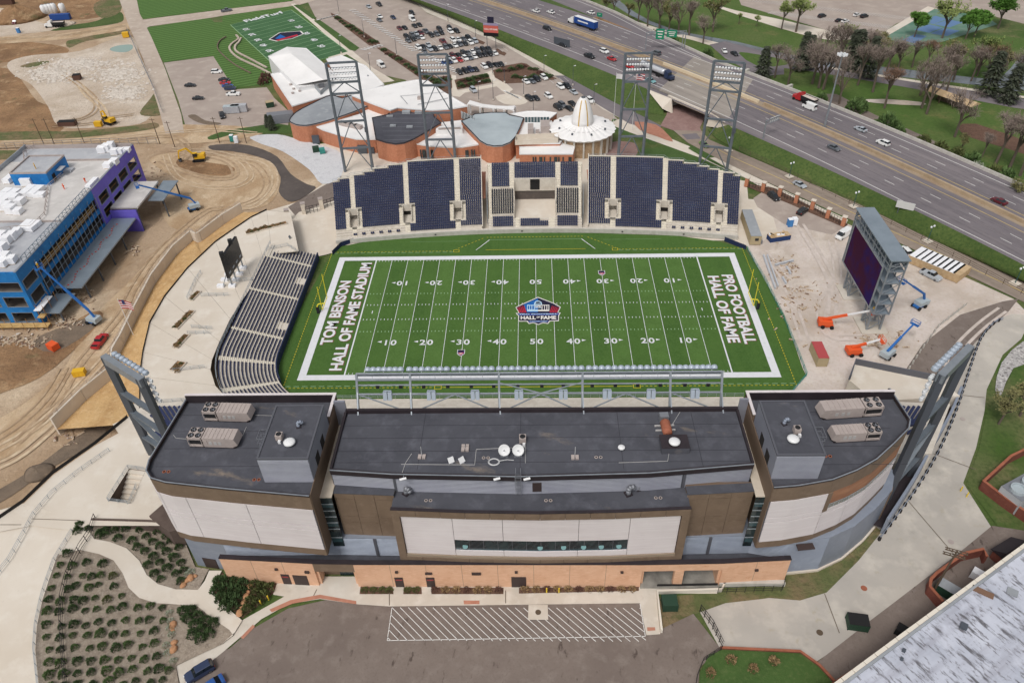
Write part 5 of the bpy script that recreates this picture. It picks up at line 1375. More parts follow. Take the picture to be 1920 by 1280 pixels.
for k,(px,py,lab) in enumerate(((846,866,'left of two white panel antennas near the front roof edge'),(866,866,'right of two white panel antennas near the front roof edge'))):
 u=thing('panel_antenna',lab,'antenna',on(px,py,ZM-.45),.2*k);b=MB();b.box((0,0,.55),(1.0,.15,1.0),.5,-.6);b.build('panel','white_metal',u);b=MB();b.tube((0,0,0),(0,.1,.7),.05,5);b.box((0,0,.06),(.8,.8,.12));b.build('stand','grey_metal',u)
for k,(px,py,lab) in enumerate(((791,857,'antenna mast on a paver base at the left of the main roof'),(872,843,'antenna frame with several pale boxes behind the panel antennas'),(1078,858,'antenna mast on a paver base right of the white dishes'))):
 u=thing('antenna_mast',lab,'antenna',on(px,py,ZM-.45));b=MB();b.tube((0,.2,0),(0,.2,2.4 if k != 1 else .9),.05,5);b.build('mast','pale_steel',u)
 b=MB()
 for dx in (-.35,.35):
  b.box((dx,0,.15),(.55,.9,.3))
  if k == 1:b.box((dx,.8,.15),(.55,.5,.3))
 b.build('ballast','unit_tan',u)
hose=thing('coiled_hose','pale coiled hose lying near the front edge of the main roof','hose',on(926,866,ZM-.42));b=MB()
for r in (.8,.95):b.path_tube([(r*cos(t*pi/10),r*.8*sin(t*pi/10),.06) for t in range(21)],.06)
b.path_tube([(.9,.2,.06),(2.2,.5,.06),(3.3,.35,.06)],.06);b.build('coil','pale_steel',hose)
for k,(px,py,z,lab) in enumerate(((803,938,20.42,'pair of roof drains at the left of the lower front roof'),(1028,938,20.42,'pair of roof drains in the middle of the lower front roof'),(1234,933,20.42,'pair of roof drains at the right of the lower front roof'),(911,858,ZM-.44,'pair of roof drains left of the white dishes'),(1122,857,ZM-.44,'pair of roof drains right of the antenna mast'),(481,899,Zr+.01,'pair of roof drains before the left penthouse'),(1552,855,Zr+.01,'pair of roof drains beside the right penthouse'),(312,884,Zr+.01,'roof drains at the rounded left corner'))):
 u=thing('roof_drain',lab,'drain',on(px,py,z))
 for dx in (-.38,.38):b=MB();b.lathe([(.3,0),(.3,.05),(.17,.06),(.17,.02),(.01,.02)],(dx,0,0),12);b.build('drain_ring','rust_red' if k > 4 else 'unit_tan',u);b=MB();b.lathe([(.16,.07),(.01,.07)],(dx,0,0),10);b.build('drain_hole','fan_black',u)
# ------------------------------------------------------------------ raised concourse on the left, planting beds
CZ=5.0
def warped(name,px,zf,m,layer=0,cuts=3,kind='structure',smooth=0):
 """sheet draped over a height rule zf(px,py)"""
 pts=[Vector((a[0],a[1],0)) for a in px]
 if smooth:pts=smoothed(pts,smooth)
 bm=bmesh.new();vs=[bm.verts.new((p.x,p.y,0)) for p in pts]
 tri=tessellate_polygon([pts])
 for t in tri:bm.faces.new([vs[i] for i in t])
 for _ in range(cuts):bmesh.ops.subdivide_edges(bm,edges=[e for e in bm.edges if e.calc_length() > 24],cuts=1,use_grid_fill=False);bmesh.ops.triangulate(bm,faces=bm.faces)
 for v in bm.verts:
  q=P(v.co.x,v.co.y,zf(v.co.x,v.co.y)+.02*layer);v.co=q
 bmesh.ops.recalc_face_normals(bm,faces=bm.faces)
 for f in bm.faces:
  if f.normal.z < 0:f.normal_flip()
 me=bpy.data.meshes.new(name);bm.to_mesh(me);bm.free();me.materials.append(MATS[m])
 o=link(name,me);o['kind']=kind;return o
def zleft(px,py):return interp(py,[955,1290],[CZ,2.6])
def zbed(px,py):
 e=interp(py,[960,1050,1130,1220,1290],[150,100,76,66,72])
 t=max(0,min(1,(px-e)/interp(py,[960,1290],[240,270])))
 return zleft(px,py)*(1-t)+.25*t
# concourse slabs, cut along their joints
OUT=[(545,398),(500,394),(471,408),(437,431),(404,454),(352,503),(309,556),(281,605),(268,660),(262,705),(262,766)]
INN=[(560,470),(510,476),(498,500),(476,532),(452,566),(432,598),(412,640),(398,674),(395,692),(404,722),(428,748)]
for k in range(len(OUT)-1):
 a,c,d,e=OUT[k],OUT[k+1],INN[k+1],INN[k]
 q=PX([a,c,d,e],CZ);cen=sum(q,Vector())/4
 b=MB();b.prism([(p.x,p.y) for p in [cen+(p-cen)*(1-.12/max(.5,(p-cen).length)) for p in q]],CZ-.3,CZ);struct('concourse_slab',b,'concrete_pale')
ground_sheet('concourse_base',OUT+INN[::-1],0,'joint',z=CZ-.06)
ground_sheet('concourse',[(262,766),(239,782),(211,795),(222,812),(180,834),(100,890),(45,943),(-40,1000),(-200,1300),(-120,1330),(-20,1000),(60,985),(136,994),(165,985),(330,985),(480,960),(480,745),(420,748)],0,'concrete_pale',z=CZ-.04,holes=[[(204,938),(242,878),(273,882),(244,943)]])
warped('concourse_walk',[(-160,1000),(45,943),(150,975),(137,997),(103,1053),(79,1125),(69,1173),(66,1218),(74,1300),(-200,1320)],zleft,'concrete_pale',0)
ground_sheet('ramp_down',[(560,398),(640,372),(640,455),(624,474),(600,480),(560,474),(520,440)],0,'concrete_pale',z=.3)
# bare strip between concourse and the long concrete wall, sloping down
W0=[(455,398),(420,420),(378,452),(372,455),(362,450),(330,478),(290,532),(255,600),(232,648),(218,672),(215,705),(160,750),(105,805)]
W1=[(498,397),(471,410),(437,433),(404,456),(378,478),(352,505),(309,558),(281,607),(272,640),(268,662),(262,707),(262,768),(211,797)]
b=MB()
for k in range(len(W0)-1):
 b.quad(P(*W0[k],2.0),P(*W0[k+1],2.0),P(*W1[k+1],CZ-.1),P(*W1[k],CZ-.1))
o=struct('sloped_verge',b,'straw_bank')
lw_=thing('site_wall','long pale concrete retaining wall between the dirt site and the concourse','wall',P(300,520,2))
for k in range(len(W0)-1):
 A,Bq=P(*W0[k],.3),P(*W0[k+1],.3)
 A,Bq=P(W0[k][0],W0[k][1],2.0),P(W0[k+1][0],W0[k+1][1],2.0);A.z=Bq.z=0
 b=MB();b.wall([A,A.lerp(Bq,.985)],5.3,.45);wpart('wall_panel',b,'concrete_pale',lw_)
 n=max(1,int((Bq-A).length/3.2));b=MB()
 for j in range(n):p=A.lerp(Bq,(j+.5)/n);b.bar(p+Vector((0,0,5.2)),p+Vector((0,0,6.4)),.07)
 b.bar(A+Vector((0,0,6.1)),Bq+Vector((0,0,6.1)),.06);b.bar(A+Vector((0,0,5.75)),Bq+Vector((0,0,5.75)),.05)
 wpart('guard_rail',b,'unit_tan',lw_)
mat('fabric_black',S(44,42,42),.9)
def low_fence(name,pts,h,m,lab,post=3.0,t=.07,panel=True,cat='fence',group=None,mesh_m=None):
 f=thing(name,lab,cat,pts[0],0,group);up=Vector((0,0,h))
 for a,c in zip(pts,pts[1:]):
  b=MB()
  if panel:b.quad(a,c,c+up*.95,a+up*.95);b.quad(c+Vector((.02,.02,0)),a+Vector((.02,.02,0)),a+up*.95+Vector((.02,.02,0)),c+up*.95+Vector((.02,.02,0)))
  else:
   for k in (.3,.65,1.0):b.bar(a+up*k,c+up*k,min(.09,t*.8))
  wpart('panel' if panel else 'rail',b,mesh_m or m,f)
 pm=MB().box((0,0,h*.52),(t,t,h*1.05)).mesh('post',m)
 for p in resample(pts,post):link('post',pm,f,p-Vector(f.location))
 return f
low_fence('silt_fence',PX(OUT[1:],CZ),.5,'fabric_black','low black fabric fence along the outer edge of the concourse',4,.06)
low_fence('silt_fence',PX([(240,783),(180,832),(100,888),(45,941),(-20,985)],CZ),.9,'fabric_black','low black fabric fence along the dirt at the lower left walkway',4,.06)
# planting bed and winding path
PATH_U=[(177,1010),(206,1015),(237,1027),(261,1050),(275,1077),(296,1094),(330,1104),(371,1105),(384,1088),(392,1069),(416,1069),(402,1095),(399,1108),(409,1125),(454,1162)]
PATH_L=[(150,1030),(186,1038),(213,1050),(230,1074),(241,1101),(261,1120),(292,1130),(330,1132),(371,1136),(395,1156),(430,1180),(437,1190),(416,1206)]
warped('garden_path',[(137,997),(160,985)]+PATH_U+[(440,1185)]+PATH_L[::-1]+[(110,1040)],lambda x,y:zbed(x,y)+.25,'concrete_pale',0)
warped('planting_bed',[(160,984),(330,985),(345,1010),(366,1062),(392,1066),(371,1106),(330,1106),(296,1096),(275,1079),(261,1052),(237,1029),(206,1017),(177,1012),(140,1000)],lambda x,y:zbed(x,y)+.1,'bed_gravel')
warped('planting_bed',[(103,1053),(108,1038),(150,1028),(186,1036),(213,1048),(230,1072),(241,1099),(261,1118),(292,1128),(330,1130),(371,1134),(397,1154),(432,1178),(438,1190),(418,1206),(330,1247),(338,1300),(74,1300),(66,1218),(69,1173),(79,1125)],lambda x,y:zbed(x,y)+.1,'bed_gravel')
ground_sheet('planting_bed',[(399,1104),(416,1072),(425,1082),(520,1094),(512,1112),(455,1158),(410,1124)],9,'mulch')
for q in ([(676,1099),(736,1100),(738,1113),(674,1113)],[(757,1100),(790,1100),(791,1113),(756,1113)],[(809,1100),(944,1101),(944,1113),(809,1113)],[(973,1101),(1198,1099),(1198,1107),(973,1112)]):ground_sheet('planting_bed',q,12,'mulch')
mat('shrub_green',S(92,116,66),.9,layers=[(S(70,94,50),1.4,.35,.65),(S(112,132,80),3.5,.5,.8)]);mat('shrub_dark',S(76,98,58),.9,layers=[(S(58,78,46),1.6,.35,.65),(S(94,114,68),3.5,.5,.8)])
mat('shrub_olive',S(98,104,60),.9,layers=[(S(76,86,46),1.6,.35,.65)]);mat('shrub_red',S(104,74,64),.9,layers=[(S(84,58,52),1.5,.4,.65)]);mat('blossom',S(206,208,196),.9,layers=[(S(120,138,96),3,.4,.6)])
mat('stem_brown',S(92,78,64),.9);mat('dry_grass',S(158,132,96),.9,layers=[(S(128,104,74),2,.4,.7)]);mat('boulder',S(186,140,104),.95,layers=[(S(160,116,84),.8,.4,.7)])
def shrub_mesh(name,m,seed,n=150,r=1.0,h=.9,spike=.35):
 rnd=random.Random(seed);b=MB()
 for k in range(n):
  a=rnd.uniform(0,2*pi);u=rnd.random()**.5;el=rnd.random()
  lob=1+.14*sin(a*3+seed)+.1*sin(a*5+seed*2.1)
  rr=r*.8*u*lob;c=Vector((rr*cos(a),rr*sin(a),.05+h*(1-u*u)*.85*(.4+.6*el)+.12*el))
  d=Vector((cos(a)*u+rnd.uniform(-.5,.5),sin(a)*u+rnd.uniform(-.5,.5),rnd.uniform(.2,1.1))).normalized()
  s=rnd.uniform(.5,1)*spike;w=d.cross(Vector((rnd.uniform(-1,1),rnd.uniform(-1,1),.3))).normalized()*s*.36
  b.add((c-w,c+w,c+d*s+w*.25,c+d*s-w*.25),((0,1,2,3),))
 return b.mesh(name,m)
SH={k:[shrub_mesh(k,m,i*3+j,n,1,h,s) for i in range(4)] for j,(k,m,n,h,s) in enumerate((('foliage_a','shrub_green',320,1.0,.3),('foliage_b','shrub_dark',340,.95,.3),('foliage_c','shrub_olive',260,.8,.3),('foliage_d','shrub_red',150,.7,.34),('foliage_e','blossom',200,.7,.24),('foliage_f','dry_grass',120,.8,.5)))}
st_mb=MB();st_mb.tube((0,0,-.2),(0,0,.5),.06,5);stem_me=st_mb.mesh('stem','stem_brown')
def shrub(loc,r,kind,lab,cat='shrub',group=None,name='shrub',hs=1.3):
 u=thing(name,lab,cat,loc,random.uniform(0,6.28),group)
 u.scale=(r,r,r*hs)
 link('foliage',random.choice(SH[kind]),u);link('stem',stem_me,u);return u
rows=[(1038,[(122,1038)]),]
UP=[[(198,995),(216,995),(236,992),(262,994),(296,998)],[(188,1002),(222,1010),(248,1014),(274,1006),(312,1006)],[(196,1004),(258,1026),(286,1016),(300,1024),(322,1014)],[(272,1034),(288,1044),(312,1034),(336,1026)],[(278,1060),(300,1055),(326,1046),(340,1056)],[(290,1076),(314,1066),(330,1076),(345,1070)],[(302,1086),(340,1090)],[(150,985),(146,996),(166,992)]]
for r,row in enumerate(UP):
 for k,(x,y) in enumerate(sorted(row)):shrub(P(x,y,zbed(x,y)+.1),random.uniform(.8,1.05),'foliage_b','dark green shrub, %s from the left in the %s line between the path and building' % (ORD[k],ORD[r]),group='shrubs in the upper bed')
LO=[(1038,(125,)),(1060,(114,138,163,192)),(1082,(106,128,155,171,189,212)),(1102,(97,128,143,166,187,212)),(1126,(94,114,139,157,180,203,228)),(1146,(88,112,136,160,183,208,231,259,281,303)),(1172,(88,114,140,160,186,212,234,260,280,305)),(1194,(86,114,138,165,188,214,236,264,291)),(1218,(92,115,142,168,193,218,240,266,292)),(1242,(92,116,146,170,196,221,245,272,296)),(1264,(93,120,145,172,201,226,251,276,300,316)),(1286,(95,120,146,175,205,231,256,282,306))]
for r,(y,xs_) in enumerate(LO):
 for k,x in enumerate(xs_):
  yy=y+(k % 2)*3-(x-90)*.05+random.uniform(-2,2);xx=x+random.uniform(-2,2);rr=random.uniform(.62,.98)
  shrub(P(xx,yy,zbed(xx,yy)+.1),rr,'foliage_c' if (x,y) in ((212,1082),(203,1126)) else random.choice(('foliage_a','foliage_b')),'%s green shrub, %s from the left in the %s row down the gravel bed' % ('small' if rr < .72 else 'medium' if rr < .86 else 'broad',ORD[k],ORD[r]),group='shrubs in the gravel bed')
for k,(x,y) in enumerate(((318,1150),(320,1165),(322,1190),(318,1178),(312,1210),(314,1225),(325,1240),(352,1078),(358,1072))):shrub(P(x,y,.4),.8,'foliage_e','white-flowering shrub, %s of the pale clump along the bed edge' % ORD[k],group='white flowering shrubs')
for k,(x,y) in enumerate(((345,1146),(358,1146),(372,1156),(352,1160),(366,1172),(386,1165),(400,1170),(378,1182),(362,1190),(392,1190),(376,1198))):shrub(P(x,y,.4),1.15,'foliage_b','dark green shrub, %s in the dense patch below the path bend' % ORD[k],group='dense patch shrubs')
for k,(x,y) in enumerate(((412,1092),(426,1090),(442,1092),(456,1096),(408,1108),(422,1106),(438,1108),(452,1112),(416,1122),(430,1124),(444,1126),(424,1136),(438,1140))):shrub(P(x,y,.3),1.35,'foliage_b','dark green hedge shrub, %s in the block before the orange wall' % ORD[k],group='hedge block shrubs')
for k,(x,y) in enumerate(((478,1098),(490,1102),(504,1104),(482,1114),(496,1118),(470,1128),(482,1132),(464,1144))):shrub(P(x,y,.3),1.25,'foliage_c','olive ground shrub, %s between the boulders and yellow bollards' % ORD[k],group='olive ground shrubs')
rk=MB();rk.lathe([(.05,0),(.55,.05),(.7,.3),(.5,.62),(.1,.75)],(0,0,0),8);rk_me=rk.mesh('boulder','boulder')
for k,(x,y) in enumerate(((345,1092),(352,1088),(358,1084),(366,1080),(344,1098),(450,1150),(454,1140),(458,1130),(462,1120),(465,1110),(468,1100),(325,1172),(324,1182),(327,1205),(326,1218))):
 o=link('boulder',rk_me,None,P(x,y,.3));o.rotation_euler.z=k;s=.7+.25*(k % 3);o.scale=(s,s*.8,s*.8);tag(o,'tan boulder, %s stone of the row edging the %s' % (ORD[k if k < 5 else k-5 if k < 11 else k-11],'upper bed' if k < 5 else 'hedge block' if k < 11 else 'white-flowering clump'),'boulder','edging boulders')
for k,x in enumerate((684,700,716,730,764,780,815,835,855,875,895,915,935,985,1005,1025,1045,1065,1085,1105,1125,1145,1165,1185)):shrub(P(x,1106 if x < 960 else 1104,.3),.8,'foliage_c' if x < 790 else ('foliage_f' if k % 3 else 'foliage_d'),'%s, %s from the left along the orange front wall' % ('green foundation shrub' if x < 790 else 'dry brown foundation shrub',ORD[k]),group='foundation shrubs',hs=.7)
# dark wall and fences round the bed
dw=thing('bed_wall','dark brown retaining wall behind the upper planting bed','wall',P(250,990,3))
mat('wall_brown',S(98,84,76),.85,layers=[(S(86,72,65),.5,.4,.7)])
A=PX([(178,984),(280,987),(338,990)],3.2)
for a,c in zip(A,A[1:]):b=MB();b.wall([Vector((a.x,a.y,1.0)),Vector((c.x,c.y,1.0))],4.15,.4);wpart('wall_length',b,'wall_brown',dw)
q=PX([(280,968),(318,935),(345,990),(318,998)],5.3);b=MB();b.prism([(p.x,p.y) for p in q],1,5.5);wpart('end_block',b,'wall_brown',dw)
fp=[(182,975),(172,1005),(155,1030),(140,1060),(128,1090),(120,1125),(119,1170),(122,1220),(129,1300)]
low_fence('bed_fence',[P(x,y,zbed(x,y)) for x,y in fp],2.0,'black_edge','tall black mesh fence running down through the planting bed',2.4,.09,panel=False)
def railing(name,pts,lab,h=1.1,m='rail_metal',post=2.0,group=None,bars=(.35,.7,1.0)):
 f=thing(name,lab,'railing',pts[0],0,group)
 b=MB()
 for a,c in zip(pts,pts[1:]):
  for k in bars:b.bar(a+Vector((0,0,h*k)),c+Vector((0,0,h*k)),.055)
 wpart('rails',b,m,f);b=MB()
 for p in resample(pts,post):b.bar(p,p+Vector((0,0,h)),.07)
 wpart('posts',b,m,f);return f
railing('walk_railing',[P(x,y,zleft(x,y)) for x,y in ((137,997),(118,1028),(103,1053),(88,1095),(79,1125),(69,1173),(66,1218),(74,1290))],'thin grey railing curving along the left edge of the planting bed')
railing('walk_railing',[P(x,y,CZ) for x,y in ((206,846),(150,885),(100,925),(66,965))],'grey railing across the concourse near the dirt edge')
railing('walk_railing',[P(x,y,zleft(x,y)) for x,y in ((66,965),(45,1005),(20,1050),(-20,1100))],'heavy grey railing at the lower left edge of the picture',1.2)
railing('stair_railing',[P(x,y,CZ) for x,y in ((204,938),(242,878),(273,882))],'grey railing round the left side of the sunken stair',1.1)
railing('stair_railing',[P(x,y,CZ) for x,y in ((204,940),(244,945),(258,912))],'grey railing round the right side of the sunken stair',1.1)
sw=thing('sunken_stair','concrete stair going down through an opening in the concourse','stairs',P(238,910,2))
q=PX([(204,938),(242,878),(273,882),(244,943)],CZ)
b=MB();lo2=[Vector((p.x,p.y,1.2)) for p in q]
for i in range(4):b.quad(lo2[(i+1) % 4],lo2[i],q[i],q[(i+1) % 4])
wpart('well_wall',b,'wall_brown',sw);b=MB();b.sheet(lo2);wpart('well_floor',b,'concrete',sw)
for k in range(7):
 a,c=q[1].lerp(q[0],k/9),q[2].lerp(q[3],k/9);d_,e_=q[1].lerp(q[0],(k+1)/9),q[2].lerp(q[3],(k+1)/9);z=CZ-.2-k*.45
 b=MB();b.prism([V2(a),V2(c),V2(e_),V2(d_)],z-.5,z);wpart('step',b,'concrete_pale',sw)
for (pts,lab) in (([(352,562),(366,530),(378,512)],'grey railing of the upper planter strip'),([(500,470),(540,462),(556,472)],'grey railing at the top of the end grandstand'),([(430,530),(478,526)],'grey railing beside the small scoreboard'),([(378,556),(430,555)],'grey railing on the first landing below the small scoreboard'),([(360,615),(400,618)],'grey railing on the second landing below the small scoreboard'),([(353,627),(396,626)],'grey railing facing the second landing'),([(290,757),(350,752)],'long grey railing behind the left roof corner'),([(325,697),(386,690)],'grey railing by the lowest planter')):
 railing('landing_railing',PX(pts,CZ),lab)
for k,(x,y,w,h) in enumerate(((345,600,1.6,7.5),(340,640,1.6,5.0),(334,688,2.4,3.4),(366,555,1.3,4.0),(500,428,1.8,12.0))):
 p=P(x,y,CZ);u=thing('planter_bed','narrow dry planter bed, %s down the concourse edge' % ORD[k],'planter',p,radians(-14) if k < 4 else radians(-62),'concourse planters')
 b=MB();b.box((0,0,.12),(w,h,.24));b.build('soil','brown_earth',u);b=MB()
 for s in (-1,1):b.box((s*w/2,0,.2),(.15,h,.4));b.box((0,s*h/2,.2),(w,.15,.4))
 b.build('curb','concrete',u);n=int(h*1.6)
 for j in range(n):o=link('dry_plant',random.choice(SH['foliage_f' if (j+k) % 3 else 'foliage_c']),u,(random.uniform(-.4,.4)*w,(j/n-.5)*h*.9,.2));s=random.uniform(.4,.7);o.scale=(s,s,s)
bol=MB();bol.tube((0,0,0),(0,0,1.3),.12,8);bol_me=bol.mesh('bollard','paint_yellow')
mat('bollard_yellow',S(226,196,58),.6);bol_me.materials[0]=MATS['bollard_yellow']
for k,(x,y,z,lab) in enumerate(((490,1133,.3,'yellow bollard nearer the lot by the olive shrubs'),(504,1124,.3,'yellow bollard nearer the wall by the olive shrubs'),(1025,1110,.3,'left yellow bollard before the bike rack'),(1048,1110,.3,'right yellow bollard before the bike rack'),(1801,920,.25,'left yellow bollard at the brick yard corner'),(1812,931,.25,'right yellow bollard at the brick yard corner'))):tag(link('bollard',bol_me,None,P(x,y,z)),lab,'bollard','yellow bollards')
# parking stripes before the building
b=MB();z=.3
def stripe(b,a,c,w=.12):
 d=(c-a);d.normalize();n_=Vector((-d.y,d.x,0))*w/2;b.quad(a-n_,c-n_,c+n_,a+n_)
tl,tr_,bl,br_=P(735,1138,z),P(1200,1131,z),P(726,1200,z),P(1210,1192,z)
stripe(b,tl,bl);stripe(b,bl,br_);stripe(b,tr_,br_)
wd=tr_.x-tl.x;L_=6.6
for k in range(-4,31):
 x0=tl.x+k*1.44;a=Vector((x0,tl.y,z));c=Vector((x0+6.4,bl.y,z))
 if a.x < tl.x:t=(tl.x-a.x)/6.4;a=a.lerp(c,t)
 if c.x > br_.x:t=(br_.x-a.x)/(c.x-a.x);c=a.lerp(c,t)
 if a.x < br_.x and c.x > a.x+.3:stripe(b,a,c)
for i,f in enumerate(b.f):
 p=[Vector(b.v[j]) for j in f]
 if (p[1]-p[0]).cross(p[2]-p[0]).z < 0:b.f[i]=tuple(reversed(f))
struct('parking_stripes',b,'paint_white')
ground_sheet('manhole_pad',[(991,1133),(1027,1133),(1028,1161),(990,1161)],16,'concrete')
b=MB();p=P(1009,1147,.36);b.lathe([(.5,0),(.5,.02),(.01,.02)],p,16);tag(b.build('manhole_cover','stem_brown'),'round manhole cover in the square concrete pad','manhole cover','manhole covers')
for (x,y,lab) in ((1537,1185,'round manhole cover at the lower end of the service drive'),(1620,1102,'rusty manhole cover in the middle of the service drive'),(1783,1015,'grey manhole cover near the utility pole'),(1805,785,'small grey manhole cover on the upper service drive')):
 b=MB();b.lathe([(.55,0),(.55,.02),(.01,.02)],P(x,y,.22),16);tag(b.build('manhole_cover','rust_red' if y == 1102 else 'unit_tan' if y in (1015,785) else 'stem_brown'),lab,'manhole cover','manhole covers')
# ------------------------------------------------------------------ museum behind the far stands
mat('brick_museum',S(190,128,98),.9,layers=[(S(174,114,86),.25,.4,.65),(S(202,142,112),1.5,.5,.8)])
mat('roof_white',S(238,236,234),.8,layers=[(S(226,224,222),.08,.4,.7),(S(218,214,210),.5,.6,.85)])
mat('roof_grey',S(152,156,160),.8,layers=[(S(136,140,145),.1,.4,.65),(S(168,172,175),.4,.5,.75)])
mat('roof_slate',S(176,186,190),.7,layers=[(S(160,170,175),.1,.4,.65),(S(112,110,108),.14,.66,.76,(1,.5,1),.3)])
mat('roof_dark',S(84,84,92),.85,layers=[(S(72,72,80),.12,.4,.65),(S(120,118,120),.1,.68,.82)])
mat('stone_drum',S(168,144,116),.9,layers=[(S(142,116,88),.8,.4,.65),(S(186,164,138),1.8,.5,.8)])
mat('gold',S(196,160,86),.6);mat('steel_dark',S(92,98,106),.5,.4)
mu=thing('museum','sprawling museum of white and grey roofs, orange brick and a white domed rotunda','museum',P(850,250))
def vol(px,z,roof,wall='brick_museum',smooth=0,edge='coping_dark',z0=0.0):
 q=PX(px,z)
 if smooth:q=smoothed(q,smooth)
 pts=[(p.x,p.y) for p in q];cx=sum(p[0] for p in pts)/len(pts);cy=sum(p[1] for p in pts)/len(pts)
 wpart('wall',MB().prism(pts,z0,z-.12),wall,mu)
 big=[(cx+(x-cx)*1.008,cy+(y-cy)*1.008) for x,y in pts]
 r=wpart('roof',MB().prism(big,z-.1,z+.12),roof,mu)
 b=MB();b.wall([Vector((x,y,z+.12)) for x,y in pts],.22,.3,True);wpart('roof_edge',b,edge,r);return r
vol([(503,107),(538,90),(574,92),(640,150),(560,165),(530,137)],7.6,'roof_white','white_metal',edge='white_metal')
q=PX([(503,107),(538,88),(574,92),(636,146),(556,160)],7.8)
b=MB();top=(q[1]+Vector((4,-14,3)));ridge=(q[2]+q[1])/2;rg0=P(545,100,10.5);rg1=P(606,150,10.5)
b.add((q[0],q[1],q[2],q[3],q[4],rg0,rg1),((0,5,1),(1,5,2),(2,5,6,3),(3,6,4),(0,4,6,5)))
wpart('hipped_roof',b,'roof_white',mu)
B_=vol([(508,140),(556,133),(604,122),(645,165),(622,178),(548,200)],6.0,'roof_white',edge='white_metal')
C_=vol([(612,112),(640,105),(686,125),(720,160),(668,178),(620,180),(640,160)],6.2,'roof_white',edge='white_metal')
D_=vol([(660,180),(676,171),(720,163),(752,156),(782,151),(802,153),(830,173),(876,200),(840,206),(810,208),(780,206),(746,203),(732,208),(694,194)],8.2,'roof_white',edge='white_metal')
vol([(543,226),(556,211),(588,194),(620,180),(642,185),(663,180),(695,193),(680,204),(631,222),(584,235),(562,236),(549,232)],6.4,'roof_grey',smooth=3)
vol([(594,239),(640,226),(680,214),(690,198),(728,210),(704,228),(704,262),(669,262),(635,254),(606,245)],5.2,'roof_white',edge='white_metal')
vol([(698,222),(727,216),(740,203),(775,206),(810,208),(814,220),(827,231),(800,248),(775,262),(758,269),(742,271),(724,268),(705,262)],7.0,'roof_dark')
H_=vol([(829,231),(865,227),(897,272),(866,277),(837,277),(806,275),(775,270)],4.6,'roof_white',edge='white_metal')
vol([(865,228),(880,222),(890,215),(920,212),(948,212),(956,217),(982,222),(975,240),(967,257),(957,268),(942,274),(926,275),(912,272),(900,265),(880,244)],6.6,'roof_slate')
vol([(957,215),(988,210),(1020,210),(1044,213),(1030,224),(983,222)],6.4,'roof_white',edge='white_metal')
K_=vol([(978,228),(1034,228),(1042,252),(1056,262),(1050,270),(967,271),(970,252)],5.4,'roof_white',edge='white_metal')
vol([(974,272),(1080,267),(1074,290),(974,290)],4.6,'roof_white',edge='white_metal')
# pale seams on the dark roof, windows in the brick
def at_px(px,py,z):return P(px,py,z)
b=MB()
for k in range(7):
 y=214+k*8;stripe(b,P(712+k*1.5,y,7.14),P(812-k*5,y,7.14),.1)
wpart('roof_seam',b,'roof_grey',mu)
for z0,z1,xs_,Y in ((.4,3.9,(1000,1004.5,1014,1021,1032,1042,1048,1056,1069),None),):
 A0,A1=P(974,290,4.6),P(1074,290,4.6)
 for k,x in enumerate(xs_):
  t=(x-974)/100;p=A0.lerp(A1,t);w=.5 if k % 3 != 2 else 1.1;b=MB();b.box((p.x,p.y-.12,2.1),(w,.25,3.3));wpart('window',b,'glass_dark',mu)
for x,w in ((788,.5),(794,1.2),(809,.9),(865,.5),(874,1.5),(884,.5),(889,.5)):
 p=P(x,290 if x < 830 else 290,0);p=P(x,275,4.6);b=MB();b.box((p.x,p.y-.15,1.9),(w,.6,3.0));wpart('window',b,'glass_dark',mu)
for x,y,w,h in ((677,262,3.2,3.2),(696,262,1.2,2.4),(589,244,2.6,3.2)):
 p=P(x,y,5.2);b=MB();b.box((p.x,p.y-.2,h/2),(w,.8,h));wpart('door',b,'steel_dark',mu)
b=MB();q=PX([(968,262),(1048,258),(1046,268),(966,272)],5.6);b.wall(q,1.8,.3,True);wpart('screen_wall',b,'concrete_pale',K_)
# roof plant
def plant(px,py,z,sx,sy,sz,m,parent,rz=0.0,n='roof_plant'):
 p=P(px,py,z);b=MB();b.box((p.x,p.y,z+sz/2),(sx,sy,sz),rz);wpart(n,b,m,parent)
for a in ((995,248,5.5,2.0,5.0,2.2),(1022,244,5.5,3.2,5.5,2.6),(1008,250,5.5,1.4,1.4,1.2)):plant(*a,'unit_tan',K_)
plant(843,248,4.7,9.5,4.0,1.6,'roof_white',H_,.05,'penthouse');plant(843,243,6.2,8,.5,.7,'unit_tan',H_,.05)
for a in ((645,235,5.3,3.4,1.8,1.3),(654,237,5.3,3.0,1.8,1.3),(663,239,5.3,3.0,1.8,1.3),(672,241,5.3,3.0,1.8,1.3)):plant(*a,'unit_tan',mu,-.5)
for a in ((762,212,7.1,3.0,2.0,.8),(785,212,7.1,2.6,2.0,.8),(737,237,7.1,2.2,1.4,.5),(768,239,7.1,2.2,1.4,.5),(731,219,7.1,2.4,1.0,.5)):plant(*a,'roof_grey',mu)
for a in ((576,138,6.1,2.6,4.2,2.0),(584,146,6.1,2.6,3.4,2.4),(594,156,6.1,2.6,3.0,1.8),(602,163,6.1,2.2,2.6,1.6)):plant(*a,'unit_tan' if a[0] < 590 else 'grey_metal',B_,.55)
b=MB();q=PX([(553,122),(585,115),(620,162),(602,178)],6.2);b.wall(q,1.6,.25,True);wpart('screen_wall',b,'roof_grey',B_)
for a in ((545,160),(551,168),(558,165),(562,172),(549,176)):p=P(*a,6.1);b=MB();b.lathe([(.5,0),(.5,.4),(.7,.5),(.1,.7)],p,8);wpart('roof_ventilator',b,'unit_tan',B_)
plant(690,143,6.3,.5,.5,.5,'roof_grey',C_);plant(787,186,8.3,1.6,1.6,1.0,'unit_tan',D_)
